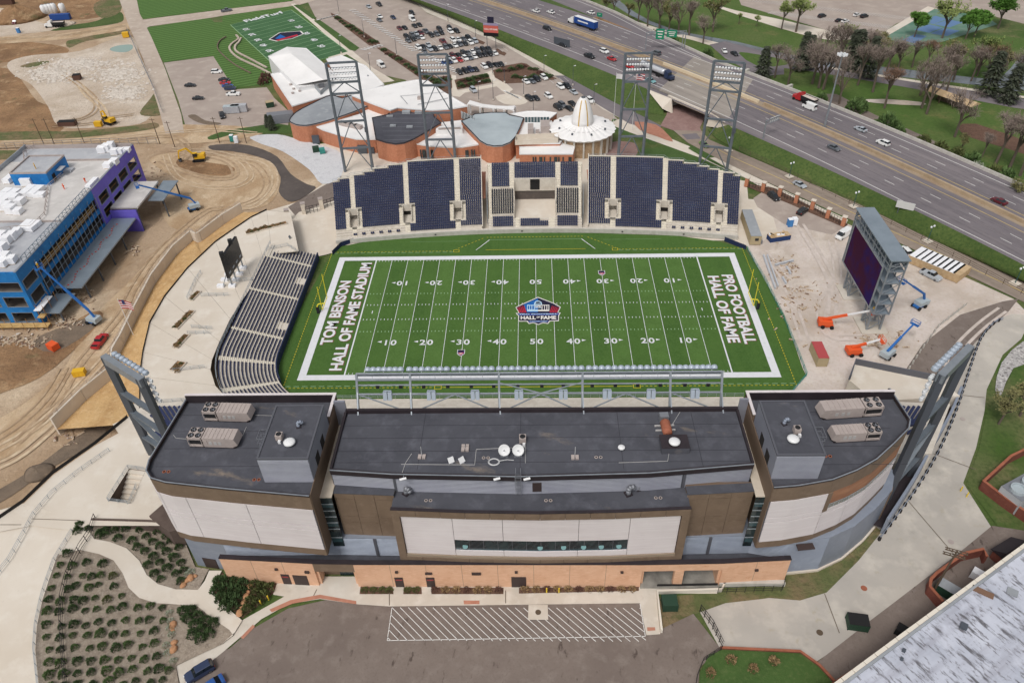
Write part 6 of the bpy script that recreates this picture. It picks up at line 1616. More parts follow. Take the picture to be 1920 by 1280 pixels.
b=MB();stripe(b,P(783,196,8.7),P(840,184,8.7),.35);stripe(b,P(751,180,8.6),P(840,172,8.6),.2);stripe(b,P(751,180,8.6),P(764,195,8.6),.2);wpart('roof_pipe',b,'steel_dark',D_)
# bent white canopy
q0=PX([(876,196),(900,201),(925,204),(945,205),(963,207)],5.2);q1=PX([(881,189),(905,196),(930,199),(950,200),(966,199)],5.2)
b=MB();b.prism([V2(p) for p in q0]+[V2(p) for p in q1[::-1]],5.0,5.4);wpart('canopy',b,'roof_white',mu)
for p in q0+q1:b=MB();b.b2(p.x-.3,p.x+.3,p.y-.3,p.y+.3,0,5.0);wpart('canopy_column',b,'white_metal',mu)
# clerestory glass strips
for a,c,z in (((865,211),(888,221),7.2),((984,222),(1030,222),7.0)):
 A,Bq=P(*a,z),P(*c,z);b=MB();b.wall([Vector((A.x,A.y,5)),Vector((Bq.x,Bq.y,5))],z-4.6,.3);w_=wpart('clerestory',b,'glass_teal',mu)
 b=MB()
 for k in range(9):p=A.lerp(Bq,k/8);b.b2(p.x-.09,p.x+.09,p.y-.35,p.y+.2,5,z+.5)
 wpart('mullion',b,'white_metal',w_)
# rotunda
rc=P(1092,236,7.6);RC=(rc.x,rc.y);NP=26
b=MB()
for k in range(NP):
 a0,am,a1=2*pi*k/NP,2*pi*(k+.5)/NP,2*pi*(k+1)/NP
 for r0,r1,z0,z1,d0,d1 in ((11.4,7,6.9,8.0,.0,.35),(7,3.0,8.0,9.0,.35,.2)):
  f=lambda r,a,z:(RC[0]+r*cos(a),RC[1]+r*sin(a),z)
  b.quad(f(r0,a0,z0),f(r0+.5*(r0 > 8),am,z0+d0),f(r1,am,z1+d1*.6),f(r1,a0,z1));b.quad(f(r0+.5*(r0 > 8),am,z0+d0),f(r0,a1,z0),f(r1,a1,z1),f(r1,am,z1+d1*.6))
ro=wpart('rotunda_roof',b,'roof_white',mu)
b=MB();b.lathe([(11.2,6.3),(11.4,6.9),(10,6.9)],(*RC,0),40);wpart('rotunda_eave',b,'concrete_wall',mu)
b=MB();b.lathe([(10.2,0),(10.2,6.8)],(*RC,0),40);dr=wpart('drum_wall',b,'stone_drum',mu)
for k in range(20):a=2*pi*k/20;b=MB();b.box((RC[0]+10.5*cos(a),RC[1]+10.5*sin(a),3.4),(.7,.55,6.8),a);wpart('pilaster',b,'concrete_wall',dr)
b=MB();b.lathe([(3.9,8.4),(3.8,10.2),(3.45,12.2),(2.85,14.4),(2.05,16.4),(1.3,17.6),(1.0,17.8)],(*RC,0),28);dm=wpart('dome',b,'roof_white',mu,True)
b=MB();b.lathe([(.75,17.6),(.75,18.1),(.5,18.1),(.5,17.7)],(*RC,0),12);wpart('dome_cap',b,'steel_dark',dm)
for a in (-pi/2-.42,-pi/2+.42,pi/2-.42,pi/2+.42):
 b=MB();pr=[(3.93,8.9),(3.86,10.2),(3.51,12.2),(2.91,14.4),(2.12,16.4),(1.42,17.4)]
 for (r0,z0),(r1,z1) in zip(pr,pr[1:]):
  w0,w1=.42/r0,.42/r1*(.75+.25*(18-z1)/9);f=lambda r,t,z:(RC[0]+r*cos(t),RC[1]+r*sin(t),z)
  b.quad(f(r0,a-w0/2,z0),f(r0,a+w0/2,z0),f(r1,a+w1/2,z1),f(r1,a-w1/2,z1))
 wpart('gold_rib',b,'gold',dm)
for k in range(8):a=2*pi*(k+.4)/8;b=MB();b.box((RC[0]+8.6*cos(a),RC[1]+8.6*sin(a),8.0),(.6,.5,.6),a);wpart('roof_lamp',b,'steel_dark',ro)

# ------------------------------------------------------------------ blue sheathed building under construction
mat('wrap_blue',S(28,120,190),.6,layers=[(S(22,106,172),.2,.4,.65),(S(40,134,202),.7,.5,.8)]);mat('wrap_purple',S(116,104,206),.6,layers=[(S(104,92,192),.3,.4,.65),(S(84,74,158),1.3,.7,.78,(1,1,2.4))])
mat('slab_grey',S(178,180,184),.9,layers=[(S(162,164,170),.12,.4,.65),(S(190,190,192),.5,.5,.8)]);mat('slab_pale',S(206,202,198),.9,layers=[(S(190,186,182),.12,.4,.65),(S(216,212,208),.4,.5,.75)])
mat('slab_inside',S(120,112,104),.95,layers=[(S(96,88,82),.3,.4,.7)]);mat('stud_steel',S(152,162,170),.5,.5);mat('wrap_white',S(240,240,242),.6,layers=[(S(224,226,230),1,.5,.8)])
mat('lumber',S(202,168,112),.85,layers=[(S(182,146,92),.8,.4,.7)]);mat('deck_metal',S(150,162,172),.5,.4,layers=[(S(138,150,160),.3,.4,.7)]);mat('safety_red',S(190,64,50),.7)
BX,BX0,BY0,BY1,BZT=-129.0,-164.5,-4.0,68.5,16.0
bb=thing('unfinished_building','three-storey building under construction wrapped in bright blue and purple sheathing','building',(-146,32,0))
def bp(n,x0,x1,y0,y1,z0,z1,m,par=None):return wpart(n,MB().b2(x0,x1,y0,y1,z0,z1),m,par or bb)
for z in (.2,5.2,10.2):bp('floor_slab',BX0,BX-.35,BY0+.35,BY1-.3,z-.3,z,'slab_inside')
bp('roof_slab',BX0,BX-.4,BY0+.4,22,15.3,15.8,'slab_grey');bp('roof_slab',BX0,BX-.4,22,58.5,15.3,16.0,'slab_pale');bp('roof_slab',BX0,BX-.4,58.5,BY1-.4,15.3,15.8,'slab_grey')
bp('roof_slab_edge',BX0,BX-.5,21.7,22,15.8,16.3,'unit_tan');bp('roof_slab_edge',BX0+14,BX-.5,58.4,58.8,15.8,16.5,'unit_tan')
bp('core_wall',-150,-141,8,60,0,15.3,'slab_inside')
for y in range(0,68,8):
 for x in (-131.5,-138):bp('steel_column',x-.2,x+.2,y-.2,y+.2,0,15.3,'steel_dark')
# east side, blue length
for y0,y1,m in ((BY0,38,'wrap_blue'),(38,BY1,'wrap_purple')):bp('parapet_band',BX-.4,BX,y0,y1,13.9,16.7,m);bp('parapet_cap',BX-.5,BX+.05,y0+.02,y1-.02,16.7,16.78,'galvanized')
for z0,z1 in ((9.2,10.6),(4.4,5.8),(0,.7)):bp('spandrel_band',BX-.4,BX-.02,3.2,38,z0,z1,'wrap_blue')
for k in range(17):
 y=3.4+k*2.15;b=MB();b.bar((BX+.35,y,.2),(BX+.35,y,14.4),.16);wpart('wall_stud',b,'stud_steel',bb)
 if k % 2 == 0:b=MB();b.bar((BX-.1,y,14.2),(BX+.5,y,15.4),.12);wpart('stud_bracket',b,'stud_steel',bb)
for z in (12.4,8.0,3.4):
 b=MB();b.bar((BX+.35,3.4,z),(BX+.35,37.8,z),.1);wpart('girt',b,'stud_steel',bb)
for z in (11.3,11.9,12.5):bp('timber_guard_rail',BX-.55,BX-.45,6,37,z-.1,z+.1,'lumber')
# rail frame along the roof edge
b=MB()
for k in range(19):y=2+k*2.0;b.bar((BX-1.6,y,15.8),(BX-1.6,y,17.4),.12);b.bar((BX-.2,y,16.7),(BX-.2,y,17.4),.12);b.bar((BX-1.6,y,17.4),(BX-.2,y,17.4),.12)
for x in (BX-1.6,BX-.2):b.bar((x,2,17.4),(x,38,17.4),.12)
wpart('roof_edge_frame',b,'stud_steel',bb)
# blue corner block and south face
def framed(face,a0,a1,z0,z1,wins,m,at,par=None):
 """sheathed wall pieces round openings; face 'x' (plane x=at) or 'y'"""
 zs=sorted({z0,z1} | {w[2] for w in wins} | {w[3] for w in wins});as_=sorted({a0,a1} | {w[0] for w in wins} | {w[1] for w in wins})
 b=MB()
 for p,q in zip(as_,as_[1:]):
  for r,s in zip(zs,zs[1:]):
   if any(w[0] <= p and q <= w[1] and w[2] <= r and s <= w[3] for w in wins):continue
   if face == 'x':b.b2(at-.35,at,p,q,r,s)
   else:b.b2(p,q,at,at+.35,r,s)
 wpart('sheathed_wall',b,m,par or bb)
 for w in wins:
  b=MB();e=.12
  for u0,u1,v0,v1 in ((w[0],w[1],w[2],w[2]+e),(w[0],w[1],w[3]-e,w[3]),(w[0],w[0]+e,w[2]+e,w[3]-e),(w[1]-e,w[1],w[2]+e,w[3]-e)):
   if face == 'x':b.b2(at-.2,at+.06,u0,u1,v0,v1)
   else:b.b2(u0,u1,at-.06,at+.2,v0,v1)
  wpart('window_frame',b,'stud_steel',bb)
framed('x',BY0,3.2,0,13.9,[(BY0+.9,2.4,1.2,4.3),(BY0+.9,2.4,6.0,9.2),(BY0+.6,2.6,10.8,13.7)],'wrap_blue',BX)
wn_=[]
for k in range(5):x1=BX-1.2-k*7;wn_ += [(x1-5.6,x1,1.2,4.3),(x1-5.6,x1,6.0,9.2),(x1-6.4,x1+.6,10.8,13.7)]
framed('y',BX0,BX-.36,0,13.9,wn_,'wrap_blue',BY0);bp('parapet_band',BX0,BX-.42,BY0-.05,BY0+.35,13.9,16.7,'wrap_blue')
wn_=[]
for k in range(4):
 y=40+k*7.0
 wn_ += [(y,y+5.6,6.3,9.2),(y,y+5.6,10.5,13.5)]
framed('x',38,BY1,0,13.9,wn_+[(39.4,44,.6,4.2)],'wrap_purple',BX)
framed('y',BX0,BX-.36,0,16.7,[(BX-6,BX-1,10.5,13.5),(BX-6,BX-1,6,9.2)],'wrap_purple',BY1-.35)
for k in range(8):b=MB();y=40+(k//2)*7.0;z=(6.3,10.5)[k % 2];b.bar((BX-.6,y,z+1.1),(BX-.6,y+5.6,z+1.1),.1);wpart('guard_cable',b,'rust_steel',bb)
bp('parapet_wall',BX0,BX0+.4,BY0,BY1,14,17.2,'galvanized');bp('parapet_wall',BX0,BX-.4,BY1-.4,BY1-.02,15,17.0,'unit_tan')
# entrance canopy decks on posts
bp('canopy_deck',BX+.1,BX+7.5,6,42,4.6,5.0,'deck_metal');bp('canopy_deck',BX+.1,BX+5.4,-3.2,5.4,3.2,3.5,'deck_metal');bp('canopy_deck',BX+.1,BX+8.5,43.4,60,7.4,7.9,'slab_pale');bp('canopy_deck',BX+8.6,BX+13.5,50,63,6.2,6.5,'deck_metal')
bp('annex_wall',BX+.1,BX+8.2,42.4,42.9,0,7.3,'wrap_purple');bp('annex_wall',BX+.1,BX+.5,43,60,0,7.3,'slab_inside')
for x,y,h in ((7.2,8,4.6),(7.2,16,4.6),(7.2,24,4.6),(7.2,32,4.6),(8.2,43,7.4),(8.2,59,7.4),(13,51,6.2),(13,62,6.2),(5,-2.6,3.2)):b=MB();b.bar((BX+x,y,0),(BX+x,y,h),.35);wpart('canopy_post',b,'steel_dark',bb)
for k in range(26):b=MB();p=(BX+3.4+.5*sin(k),7+k*1.25,5.12);b.box(p,(.5,.14,.2),k);wpart('red_marker',b,'safety_red',bb)
# scaffold platforms at the corner
for z,l in ((1.0,16),(3.2,5),(5.4,4.4)):bp('scaffold_deck',BX-l if z < 2 else BX+.2,BX+2.6 if z < 2 else BX+2.0,BY0-2.2 if z < 2 else BY0-1,BY0-.3 if z < 2 else BY0+l+1,z,z+.18,'lumber' if z < 4 else 'wrap_white')
b=MB()
for k in range(7):
 for y in (BY0-2.1,BY0-.4):b.bar((BX+2.4-k*3,y,0),(BX+2.4-k*3,y,2.6),.1)
for y in (-4,-1,2):b.bar((BX+2.2,y,0),(BX+2.2,y,6.5),.1);b.bar((BX+.4,y,0),(BX+.4,y,6.5),.1)
wpart('scaffold_frame',b,'rust_steel',bb)
# roof-top room, sheds, stacks of wrapped insulation
ph=bp('roof_room',-154.5,-143.5,43.0,54.5,16,19.6,'wrap_blue');bp('roof_room_deck',-154.2,-143.8,43.3,54.2,19.6,19.68,'slab_grey',ph)
b=MB();b.wall([(-154.4,43.1,19.6),(-143.6,43.1,19.6),(-143.6,54.4,19.6),(-154.4,54.4,19.6)],.5,.35,True);wpart('roof_room_parapet',b,'unit_tan',ph)
bp('roof_room_door',-143.5,-143.42,45,46.6,16,18.2,'dark_void',ph);bp('roof_room_awning',-143.5,-141.8,47.6,50.4,18.2,18.4,'slab_grey',ph);bp('roof_room_step',-143.5,-141,50.5,53,16,16.6,'slab_grey',ph)
for (pts,nm) in (([(2,434),(30,430),(60,430),(85,405),(92,352),(118,330)],0),([(48,318),(46,290),(70,275)],1)):
 q=PX(pts,16.0);b=MB()
 for p,r in zip(q,q[1:]):b.bar(p+Vector((0,0,1.1)),r+Vector((0,0,1.1)),.12);b.bar(p+Vector((0,0,.6)),r+Vector((0,0,.6)),.08)
 for p in resample(q,2.6):b.bar(p,p+Vector((0,0,1.2)),.14)
 wpart('roof_guard_rail',b,'unit_tan',bb)
k=0
for px,py,sx,sy,sz in ((12,372,5,8,1.2),(30,376,2.2,3,1.6),(40,382,2.2,3,1.6),(10,392,4,3,1.8),(24,398,2.2,3,2.0),(36,400,2.2,2.4,1.4),(62,362,5,5.5,1.2),(76,368,3,2.5,1.0),(55,345,3.2,3.4,2.2),(20,340,2.2,4,1.4),(32,330,2.2,4,1.4),(42,322,2.2,4,1.4),(50,312,2.2,2,1.2),(60,316,2,2,1),(58,427,4.4,4.4,1.2),(6,445,2,2.4,1.5),(16,455,2,2.4,2),(26,448,2,2.4,2),(34,440,2,2.4,1.6),(8,470,2,2.4,2),(14,488,2.2,2.4,2),(24,492,2.2,2.4,1.6),(8,498,2.2,2.4,1.6),(192,284,2.4,2.4,1.8),(202,282,2.4,2.4,2.2),(210,280,2.2,2.4,2.4),(216,288,2.2,2.2,1.6),(226,286,2.2,2.2,1.4),(236,284,3,2.2,1.2),(204,314,2.4,2.4,1.4),(216,308,2.2,2.4,1.6),(174,346,1.6,5.5,.9)):
 p=P(px,py,16.0 if 352 > py > 300 or py < 425 else 15.8);z=16.0 if p.y > 22 and p.y < 58.5 else 15.8
 u=thing('insulation_stack','white wrapped insulation stack, %s one on the unfinished roof counting from the roof room' % ORD[k],'pallet stack',(p.x,p.y,z),random.uniform(-.15,.15),'white stacks on the unfinished roof')
 b=MB();b.box((0,0,.1),(sx*.9,sy*.9,.2));b.build('pallet','lumber',u);n=max(1,int(sx/1.9));m_=max(1,int(sy/2.2))
 for i in range(n):
  for j in range(m_):b=MB();b.box(((i+.5)/n*sx-sx/2,(j+.5)/m_*sy-sy/2,.2+sz/2-random.uniform(0,.12)),(sx/n-.1,sy/m_-.1,sz));b.build('wrapped_bale','wrap_white',u)
 k += 1

# ------------------------------------------------------------------ floodlight towers, scoreboards, goal posts
mat('pylon_grey',S(86,90,97),.5,.3);mat('tower_grey',S(112,120,128),.5,.3,layers=[(S(100,108,116),.5,.4,.7)]);mat('lamp_white',S(228,230,232),.4)
def truss_leg(b,x,y,z1,w,r):
 for sx in (-1,1):
  for sy in (-1,1):b.tube((x+sx*w/2,y+sy*w/2,0),(x+sx*w/2,y+sy*w/2,z1),r,5)
for k,(xl,xr,yl,yr,zt,lab) in enumerate(((-65.2,-55.8,80,81,37.2,'far floodlight tower at the left end behind the grandstand'),(-36.9,-27.6,86,86,37.3,'far floodlight tower standing before the dark museum roof'),(29.0,37.4,86,86,36.4,'far floodlight tower beside the rotunda'),(55.4,64.2,78,75.5,36.4,'far floodlight tower at the right end near the underpass'))):
 t=thing('floodlight_tower',lab,'light tower',((xl+xr)/2,(yl+yr)/2,0),0,'four far floodlight towers')
 A=lambda z,s:Vector((xl if s == 0 else xr,yl if s == 0 else yr,z))
 for s in (0,1):b=MB();b.tube(A(0,s),A(zt,s),.52,8,.45);wpart('leg',b,'tower_grey',t)
 lv=[8.5,18,27.3,zt-6.2,zt]
 for z in lv:b=MB();b.bar(A(z,0),A(z,1),.55,.6);wpart('cross_beam',b,'tower_grey',t)
 for z0,z1 in ((0.5,8.5),(8.5,18),(18,27.3),(27.3,zt-6.2)):
  m=(A(z1,0)+A(z1,1))/2
  for s in (0,1):b=MB();b.tube(A(z0,s),m,.17,6);wpart('diagonal',b,'tower_grey',t)
 for r in range(3):
  b=MB();z=zt-1.5-r*1.65;b.bar(A(z,0),A(z,1),.2);bar=wpart('lamp_bar',b,'tower_grey',t)
  for j in range(9):
   p=A(z,0).lerp(A(z,1),(j+1)/10);b=MB();b.lathe([(.1,.45),(.3,.34),(.36,0),(.28,-.08)],(0,0,0),8);b.xf(Matrix.Translation(p+Vector((0,-.5,-.1))) @ Matrix.Rotation(radians(118),4,'X'))
   wpart('flood_lamp',b,'lamp_white',bar)
 b=MB();b.box(A(15,1)+Vector((0,-.7,0)),(1.0,.6,1.6));wpart('control_box',b,'steel_dark',t)
for sgn,(bx_,by_),zb,zt,lab in ((-1,(0,0),CZ,31.4,'near grey light pylon standing at the left of the press building'),(1,(0,0),0,35,'near grey light pylon standing at the right of the press building')):
 if sgn < 0:A0,A1=P(262,708,31.4),P(197,668,31.4)
 else:A0,A1=P(1768,700,35),P(1818,650,35)
 t=thing('light_pylon',lab,'light tower',((A0.x+A1.x)/2,(A0.y+A1.y)/2,zb),0,'near light pylons')
 d=(A1-A0).normalized();nn=Vector((-d.y,d.x,0))
 for p in (A0,A1):b=MB();b.bar(Vector((p.x,p.y,zb)),p,1.3,1.0);wpart('leg',b,'pylon_grey',t)
 b=MB();b.bar(A0-d*.6+Vector((0,0,-.8)),A1+d*.6+Vector((0,0,-.8)),1.2,1.8);wpart('head_beam',b,'truss_grey',t)
 H=zt-zb
 for f in (.66,.46,.2):b=MB();b.bar(A0-Vector((0,0,H*(1-f))),A1-Vector((0,0,H*(1-f))),1.0,.6);wpart('cross_beam',b,'tower_grey',t)
 b=MB();b.bar(A1-Vector((0,0,H*.56)),A0-Vector((0,0,H*.8)),.9,.5);wpart('diagonal',b,'tower_grey',t)
 q=Vector((-nn.x*sgn,-nn.y*sgn,0));cdir=(Vector((0,0,0))-A0);cdir.z=0
 if q.dot(cdir) < 0:q=-q
 for j in range(9):
  p=A0.lerp(A1,(j+.5)/9)+q*1.5+Vector((0,0,-.4));b=MB();b.lathe([(.1,.7),(.5,.5),(.62,0),(.5,-.15)],(0,0,0),10);b.xf(Matrix.Translation(p));wpart('flood_lamp',b,'lamp_shell',t)
 for r in range(4):
  for j in range(3):p=A0+q*1.3+d*(-.7+.5*j)+Vector((0,0,-1.5-r*1.6));b=MB();b.box(p,(.45,.45,.6));wpart('side_lamp',b,'lamp_white',t)
# big screen frame on the east side
mat('screen_purple',S(62,14,52),.6,layers=[(S(40,20,92),.12,.42,.6),(S(70,16,44),.3,.5,.7)],spec=.08)
SX0,SX1,SY0,SY1,SZ0,SZ1=81.0,85.0,-11.2,12.4,6.6,22.0
bs=thing('video_board','giant unlit purple video screen in a galvanized steel frame on two lattice legs','video board',(83,0,0))
def sb_(n,x0,x1,y0,y1,z0,z1,m):return wpart(n,MB().b2(x0,x1,y0,y1,z0,z1),m,bs)
sb_('top_deck',SX0-.3,SX1+.3,SY0-.3,SY1+.3,SZ1,SZ1+.25,'deck_metal');sb_('screen',SX0-.2,SX0-.05,-8.6,10.6,7.2,18.6,'screen_purple')
for y0,y1,z0,z1 in ((-8.9,10.9,18.6,18.95),(-8.9,10.9,6.85,7.2),(-8.9,-8.6,7.2,18.6),(10.6,10.9,7.2,18.6)):sb_('screen_frame',SX0-.28,SX0,y0,y1,z0,z1,'galvanized')
for x in (SX0+.15,SX1-.15):
 for k in range(8):y=SY0+.15+k*(SY1-SY0-.3)/7;b=MB();b.bar((x,y,SZ0),(x,y,SZ1),.28);wpart('upright',b,'truss_grey',bs)
for z in (6.6,9.6,12.6,15.6,18.9,20.4):
 for x in (SX0+.15,SX1-.15):b=MB();b.bar((x,SY0,z),(x,SY1,z),.22);wpart('rail_beam',b,'truss_grey',bs)
 if z < 19:sb_('walkway',SX0+.4,SX1-.3,SY0+.2,SY1-.2,z-.1,z+.02,'deck_metal')
 for y in (SY0+.15,SY1-.15):b=MB();b.bar((SX0,y,z),(SX1,y,z),.2);b.bar((SX0+.15,y,z),(SX1-.15,y,min(z+3,SZ1)),.14);wpart('end_brace',b,'truss_grey',bs)
for k in range(12):y=SY0+1+k*1.95;b=MB();b.bar((SX0+.05,y,18.95),(SX0+.05,y,SZ1),.12);wpart('stud',b,'stud_steel',bs)
sb_('back_cladding',SX1-.1,SX1,SY0,SY1,19.5,SZ1-.02,'deck_metal')
for yc in (-7.4,6.6):
 for dx in (-1.6,1.6):
  for dy in (-1.8,1.8):b=MB();b.bar((83.4+dx,yc+dy,0),(83.2+dx,yc+dy,SZ0),.42);wpart('leg',b,'truss_grey',bs)
 b=MB()
 for z0,z1 in ((.4,3.2),(3.2,6.2)):
  for dx in (-1.6,1.6):b.bar((83.4+dx,yc-1.8,z0),(83.4+dx,yc+1.8,z1),.18);b.bar((83.4+dx,yc+1.8,z0),(83.4+dx,yc-1.8,z1),.18);b.bar((83.4+dx,yc-1.8,z1),(83.4+dx,yc+1.8,z1),.2)
  for dy in (-1.8,1.8):b.bar((81.8,yc+dy,z0),(85,yc+dy,z1),.18);b.bar((81.8,yc+dy,z1),(85,yc+dy,z1),.2)
 wpart('leg_lattice',b,'truss_grey',bs);sb_('footing',80.2,86.6,yc-3.4,yc+3.4,.1,.5,'concrete')
# small scoreboard seen from its front edge, left
A0,A1=P(428,522,8.2),P(453,482,8.2)
s2=thing('end_scoreboard','black end scoreboard with camera heads standing on the left concourse','scoreboard',(A0.x,A0.y,CZ));d=(A1-A0).normalized();up=Vector((0,0,1));nn=Vector((d.y,-d.x,0))
b=MB();q=[A0,A1];b.wall(q,6.6,.7);wpart('display',b,'screen_black',s2)
for j in range(4):b=MB();p=A0.lerp(A1,.12+.25*j)+nn*.37;b.box(p+up*1.2,(.1,1.2,.5),atan2(nn.y,nn.x));wpart('number_window',b,'slab_grey',s2)
for j,f in enumerate((.05,.65)):b=MB();p=A0.lerp(A1,f)+up*7.2;b.box(p,(1.1,1.1,1.2),.4);b.tube(p-up*.8,p,.2,6);wpart('camera_head',b,'fan_black',s2)
for f in (.08,.36,.64,.92):p=A0.lerp(A1,f);b=MB();b.bar(Vector((p.x,p.y,CZ)),p+up*.5,.3);b.bar(Vector((p.x-2.6,p.y,CZ)),p+up*2,.2);wpart('support',b,'truss_grey',s2);b=MB();b.b2(p.x-.9,p.x+.9,p.y-.6,p.y+.6,CZ,CZ+.7);b.b2(p.x-4,p.x-2.2,p.y-.6,p.y+.6,CZ,CZ+.7);wpart('ballast_block',b,'wrap_white',s2)
mat('goal_yellow',S(232,216,60),.5);mat('pad_black',S(36,36,40),.8)
for s,lab in ((-1,'yellow goal post at the left end of the field'),(1,'yellow goal post at the right end of the field')):
 x=s*57.2;g_=thing('goal_post',lab,'goal post',(x,0,TZ),0,'goal posts');xb=s*55.0
 b=MB();b.tube((x,0,TZ),(x,0,2.4),.16,8);
 for a,c in (((x,0,2.4),(x-s*.5,0,3.1)),((x-s*.5,0,3.1),(xb,0,3.3))):b.tube(a,c,.15,8)
 wpart('gooseneck',b,'goal_yellow',g_);b=MB();b.tube((xb,-2.82,3.3),(xb,2.82,3.3),.13,8);wpart('crossbar',b,'goal_yellow',g_)
 for y in (-2.82,2.82):b=MB();b.tube((xb,y,3.3),(xb,y,10.5),.1,6);wpart('upright',b,'goal_yellow',g_)
 b=MB();b.tube((x,0,TZ),(x,0,2.1),.42,10);wpart('post_pad',b,'pad_black',g_)
# ------------------------------------------------------------------ vehicles
PAINT={'black':(38,40,44),'white':(232,232,230),'silver':(172,178,184),'grey':(98,102,108),'red':(178,40,44),'maroon':(98,36,44),'navy':(44,56,84),'blue':(40,84,150),'teal':(120,168,172),'green':(132,158,92)}
for k,v in PAINT.items():mat('paint_'+k,S(*v),.3,spec=.6)
mat('car_glass',S(32,38,44),.08,spec=.7);mat('tyre',S(32,32,33),.9);mat('rim',S(150,152,156),.4,.5);mat('lamp_red',S(150,30,30),.4);mat('lamp_clear',S(220,222,224),.2)
KIND={  # length, width, hood z, belt z, roof z, cabin x (front base, front top, rear top, rear base), deck z
 'sedan':(4.7,1.84,.86,.95,1.45,(.95,.3,-1.0,-1.75),.98),'suv':(4.75,1.94,1.02,1.12,1.74,(1.05,.5,-1.9,-2.3),1.12),
 'pickup':(5.8,2.0,1.12,1.2,1.88,(1.35,.85,-.6,-.85),1.16),'van':(5.6,2.04,1.25,1.4,2.3,(2.3,1.6,-2.7,-2.78),1.4),'hatch':(4.2,1.78,.92,1.0,1.52,(.95,.35,-1.4,-2.0),1.0)}
wh=MB();wh.lathe([(.2,-.11),(.33,-.11),(.34,0),(.33,.11),(.2,.11)],(0,0,0),12,'Y');WH=wh.mesh('tyre','tyre');rm=MB();rm.lathe([(.01,-.1),(.2,-.12),(.2,.12),(.01,.1)],(0,0,0),10,'Y');RM=rm.mesh('rim','rim')
def car_mesh(kind,col):
 L,W_,hz,bz,rz_,(fb,ft,rt,rb),dz=KIND[kind];b=MB();w=W_/2
 st=[(L/2,.5,.62,.8),(L/2-.12,.32,hz-.14,.93),(L/2-.6,.26,hz,1),(fb,.26,bz,1),(rb,.26,bz,1),(-L/2+.35,.28,dz,1),(-L/2+.05,.36,dz-.05,.95),(-L/2,.5,dz-.25,.85)]
 ring=[[(x,-w*f,z0),(x,-w*f*1.0,(z0+z1)/2),(x,-w*f*.93,z1),(x,w*f*.93,z1),(x,w*f,(z0+z1)/2),(x,w*f,z0)] for x,z0,z1,f in st]
 b.add([p for r in ring for p in r],[(i*6+j,i*6+(j+1) % 6,(i+1)*6+(j+1) % 6,(i+1)*6+j) for i in range(len(st)-1) for j in range(6)]+[(5,4,3,2,1,0),tuple(range((len(st)-1)*6,len(st)*6))])
 b.add([(ft,-w*.72,rz_-.02),(ft,w*.72,rz_-.02),(rt,w*.72,rz_-.02),(rt,-w*.72,rz_-.02),(ft-.1,-w*.62,rz_+.03),(ft-.1,w*.62,rz_+.03),(rt+.1,w*.62,rz_+.03),(rt+.1,-w*.62,rz_+.03)],((4,5,6,7),(0,1,5,4),(1,2,6,5),(2,3,7,6),(3,0,4,7)))
 for xa,xb in (((ft+rt)/2-.06,(ft+rt)/2+.06),):
  for s in (-1,1):b.add([(xa,s*w*.925,bz),(xb,s*w*.925,bz),(xb,s*w*.73,rz_),(xa,s*w*.73,rz_)],((0,1,2,3),(3,2,1,0)))
 if kind == 'pickup':b.mat(1).add([(rb-.08,-w*.82,dz+.012),(rb-.08,w*.82,dz+.012),(-L/2+.14,w*.82,dz+.012),(-L/2+.14,-w*.82,dz+.012)],((0,3,2,1),))
 if kind == 'van':b.mat(0).b2(rt+.05,.9,-w*.93,w*.93,1.39,rz_-.03)
 g_=MB();g_.add([(fb,-w*.92,bz-.02),(fb,w*.92,bz-.02),(rb,w*.92,bz-.02),(rb,-w*.92,bz-.02),(ft,-w*.72,rz_-.03),(ft,w*.72,rz_-.03),(rt,w*.72,rz_-.03),(rt,-w*.72,rz_-.03)],((0,1,5,4),(1,2,6,5),(2,3,7,6),(3,0,4,7)))
 h=MB();t=MB()
 for s in (-1,1):h.box((L/2-.08,s*w*.66,hz-.22),(.16,.34,.16));t.box((-L/2+.05,s*w*.74,dz-.2),(.12,.3,.22))
 return b.mesh('body',['paint_'+col,'tyre']),g_.mesh('windows','car_glass'),h.mesh('headlights','lamp_clear'),t.mesh('tail_lights','lamp_red')
CM={}
def car(p,ang,kind,col,lab,group=None,cat=None):
 if (kind,col) not in CM:CM[(kind,col)]=car_mesh(kind,col)
 bm_,gm,hm,tm=CM[(kind,col)];L,W_=KIND[kind][:2]
 u=thing('delivery_van' if kind == 'van' else 'pickup_truck' if kind == 'pickup' else 'parked_car' if group and 'park' in group else 'car',lab,cat or {'van':'van','pickup':'pickup'}.get(kind,'car'),p,ang,group)
 link('body',bm_,u);link('windows',gm,u);link('headlights',hm,u);link('tail_lights',tm,u)
 for sx in (.31,-.3):
  for sy in (-1,1):o=link('wheel',WH,u,(sx*L,sy*(W_/2-.1),.34));link('rim',RM,o)
 return u
def pdir(px,py,dx,dy,z=0):
 a,c=P(px,py,z),P(px+dx,py+dy,z);return atan2(c.y-a.y,c.x-a.x)
CC={'k':'black','w':'white','s':'silver','g':'grey','r':'red','m':'maroon','b':'navy','u':'blue','t':'teal','e':'green'}
KN={'c':'sedan','v':'suv','h':'hatch','p':'pickup','n':'van'}
def row(desc,pos,ox,oy,sc,d,z=.12,group='cars parked in the visitor lot'):
 pos=sorted([(ox+a/sc,oy+c/sc,q) for a,c,q in pos])
 for k,(x,y,q) in enumerate(pos):
  kind,col=KN[q[1]],CC[q[0]]
  car(P(x,y,z),pdir(x,y,*d)+random.uniform(-.05,.05),kind,col,'%s %s, %s from the left %s' % (col,{'suv':'sport utility car','hatch':'hatchback','van':'panel van','pickup':'pickup truck'}.get(kind,kind),ORD[k],desc),group)
D0=(12,9)
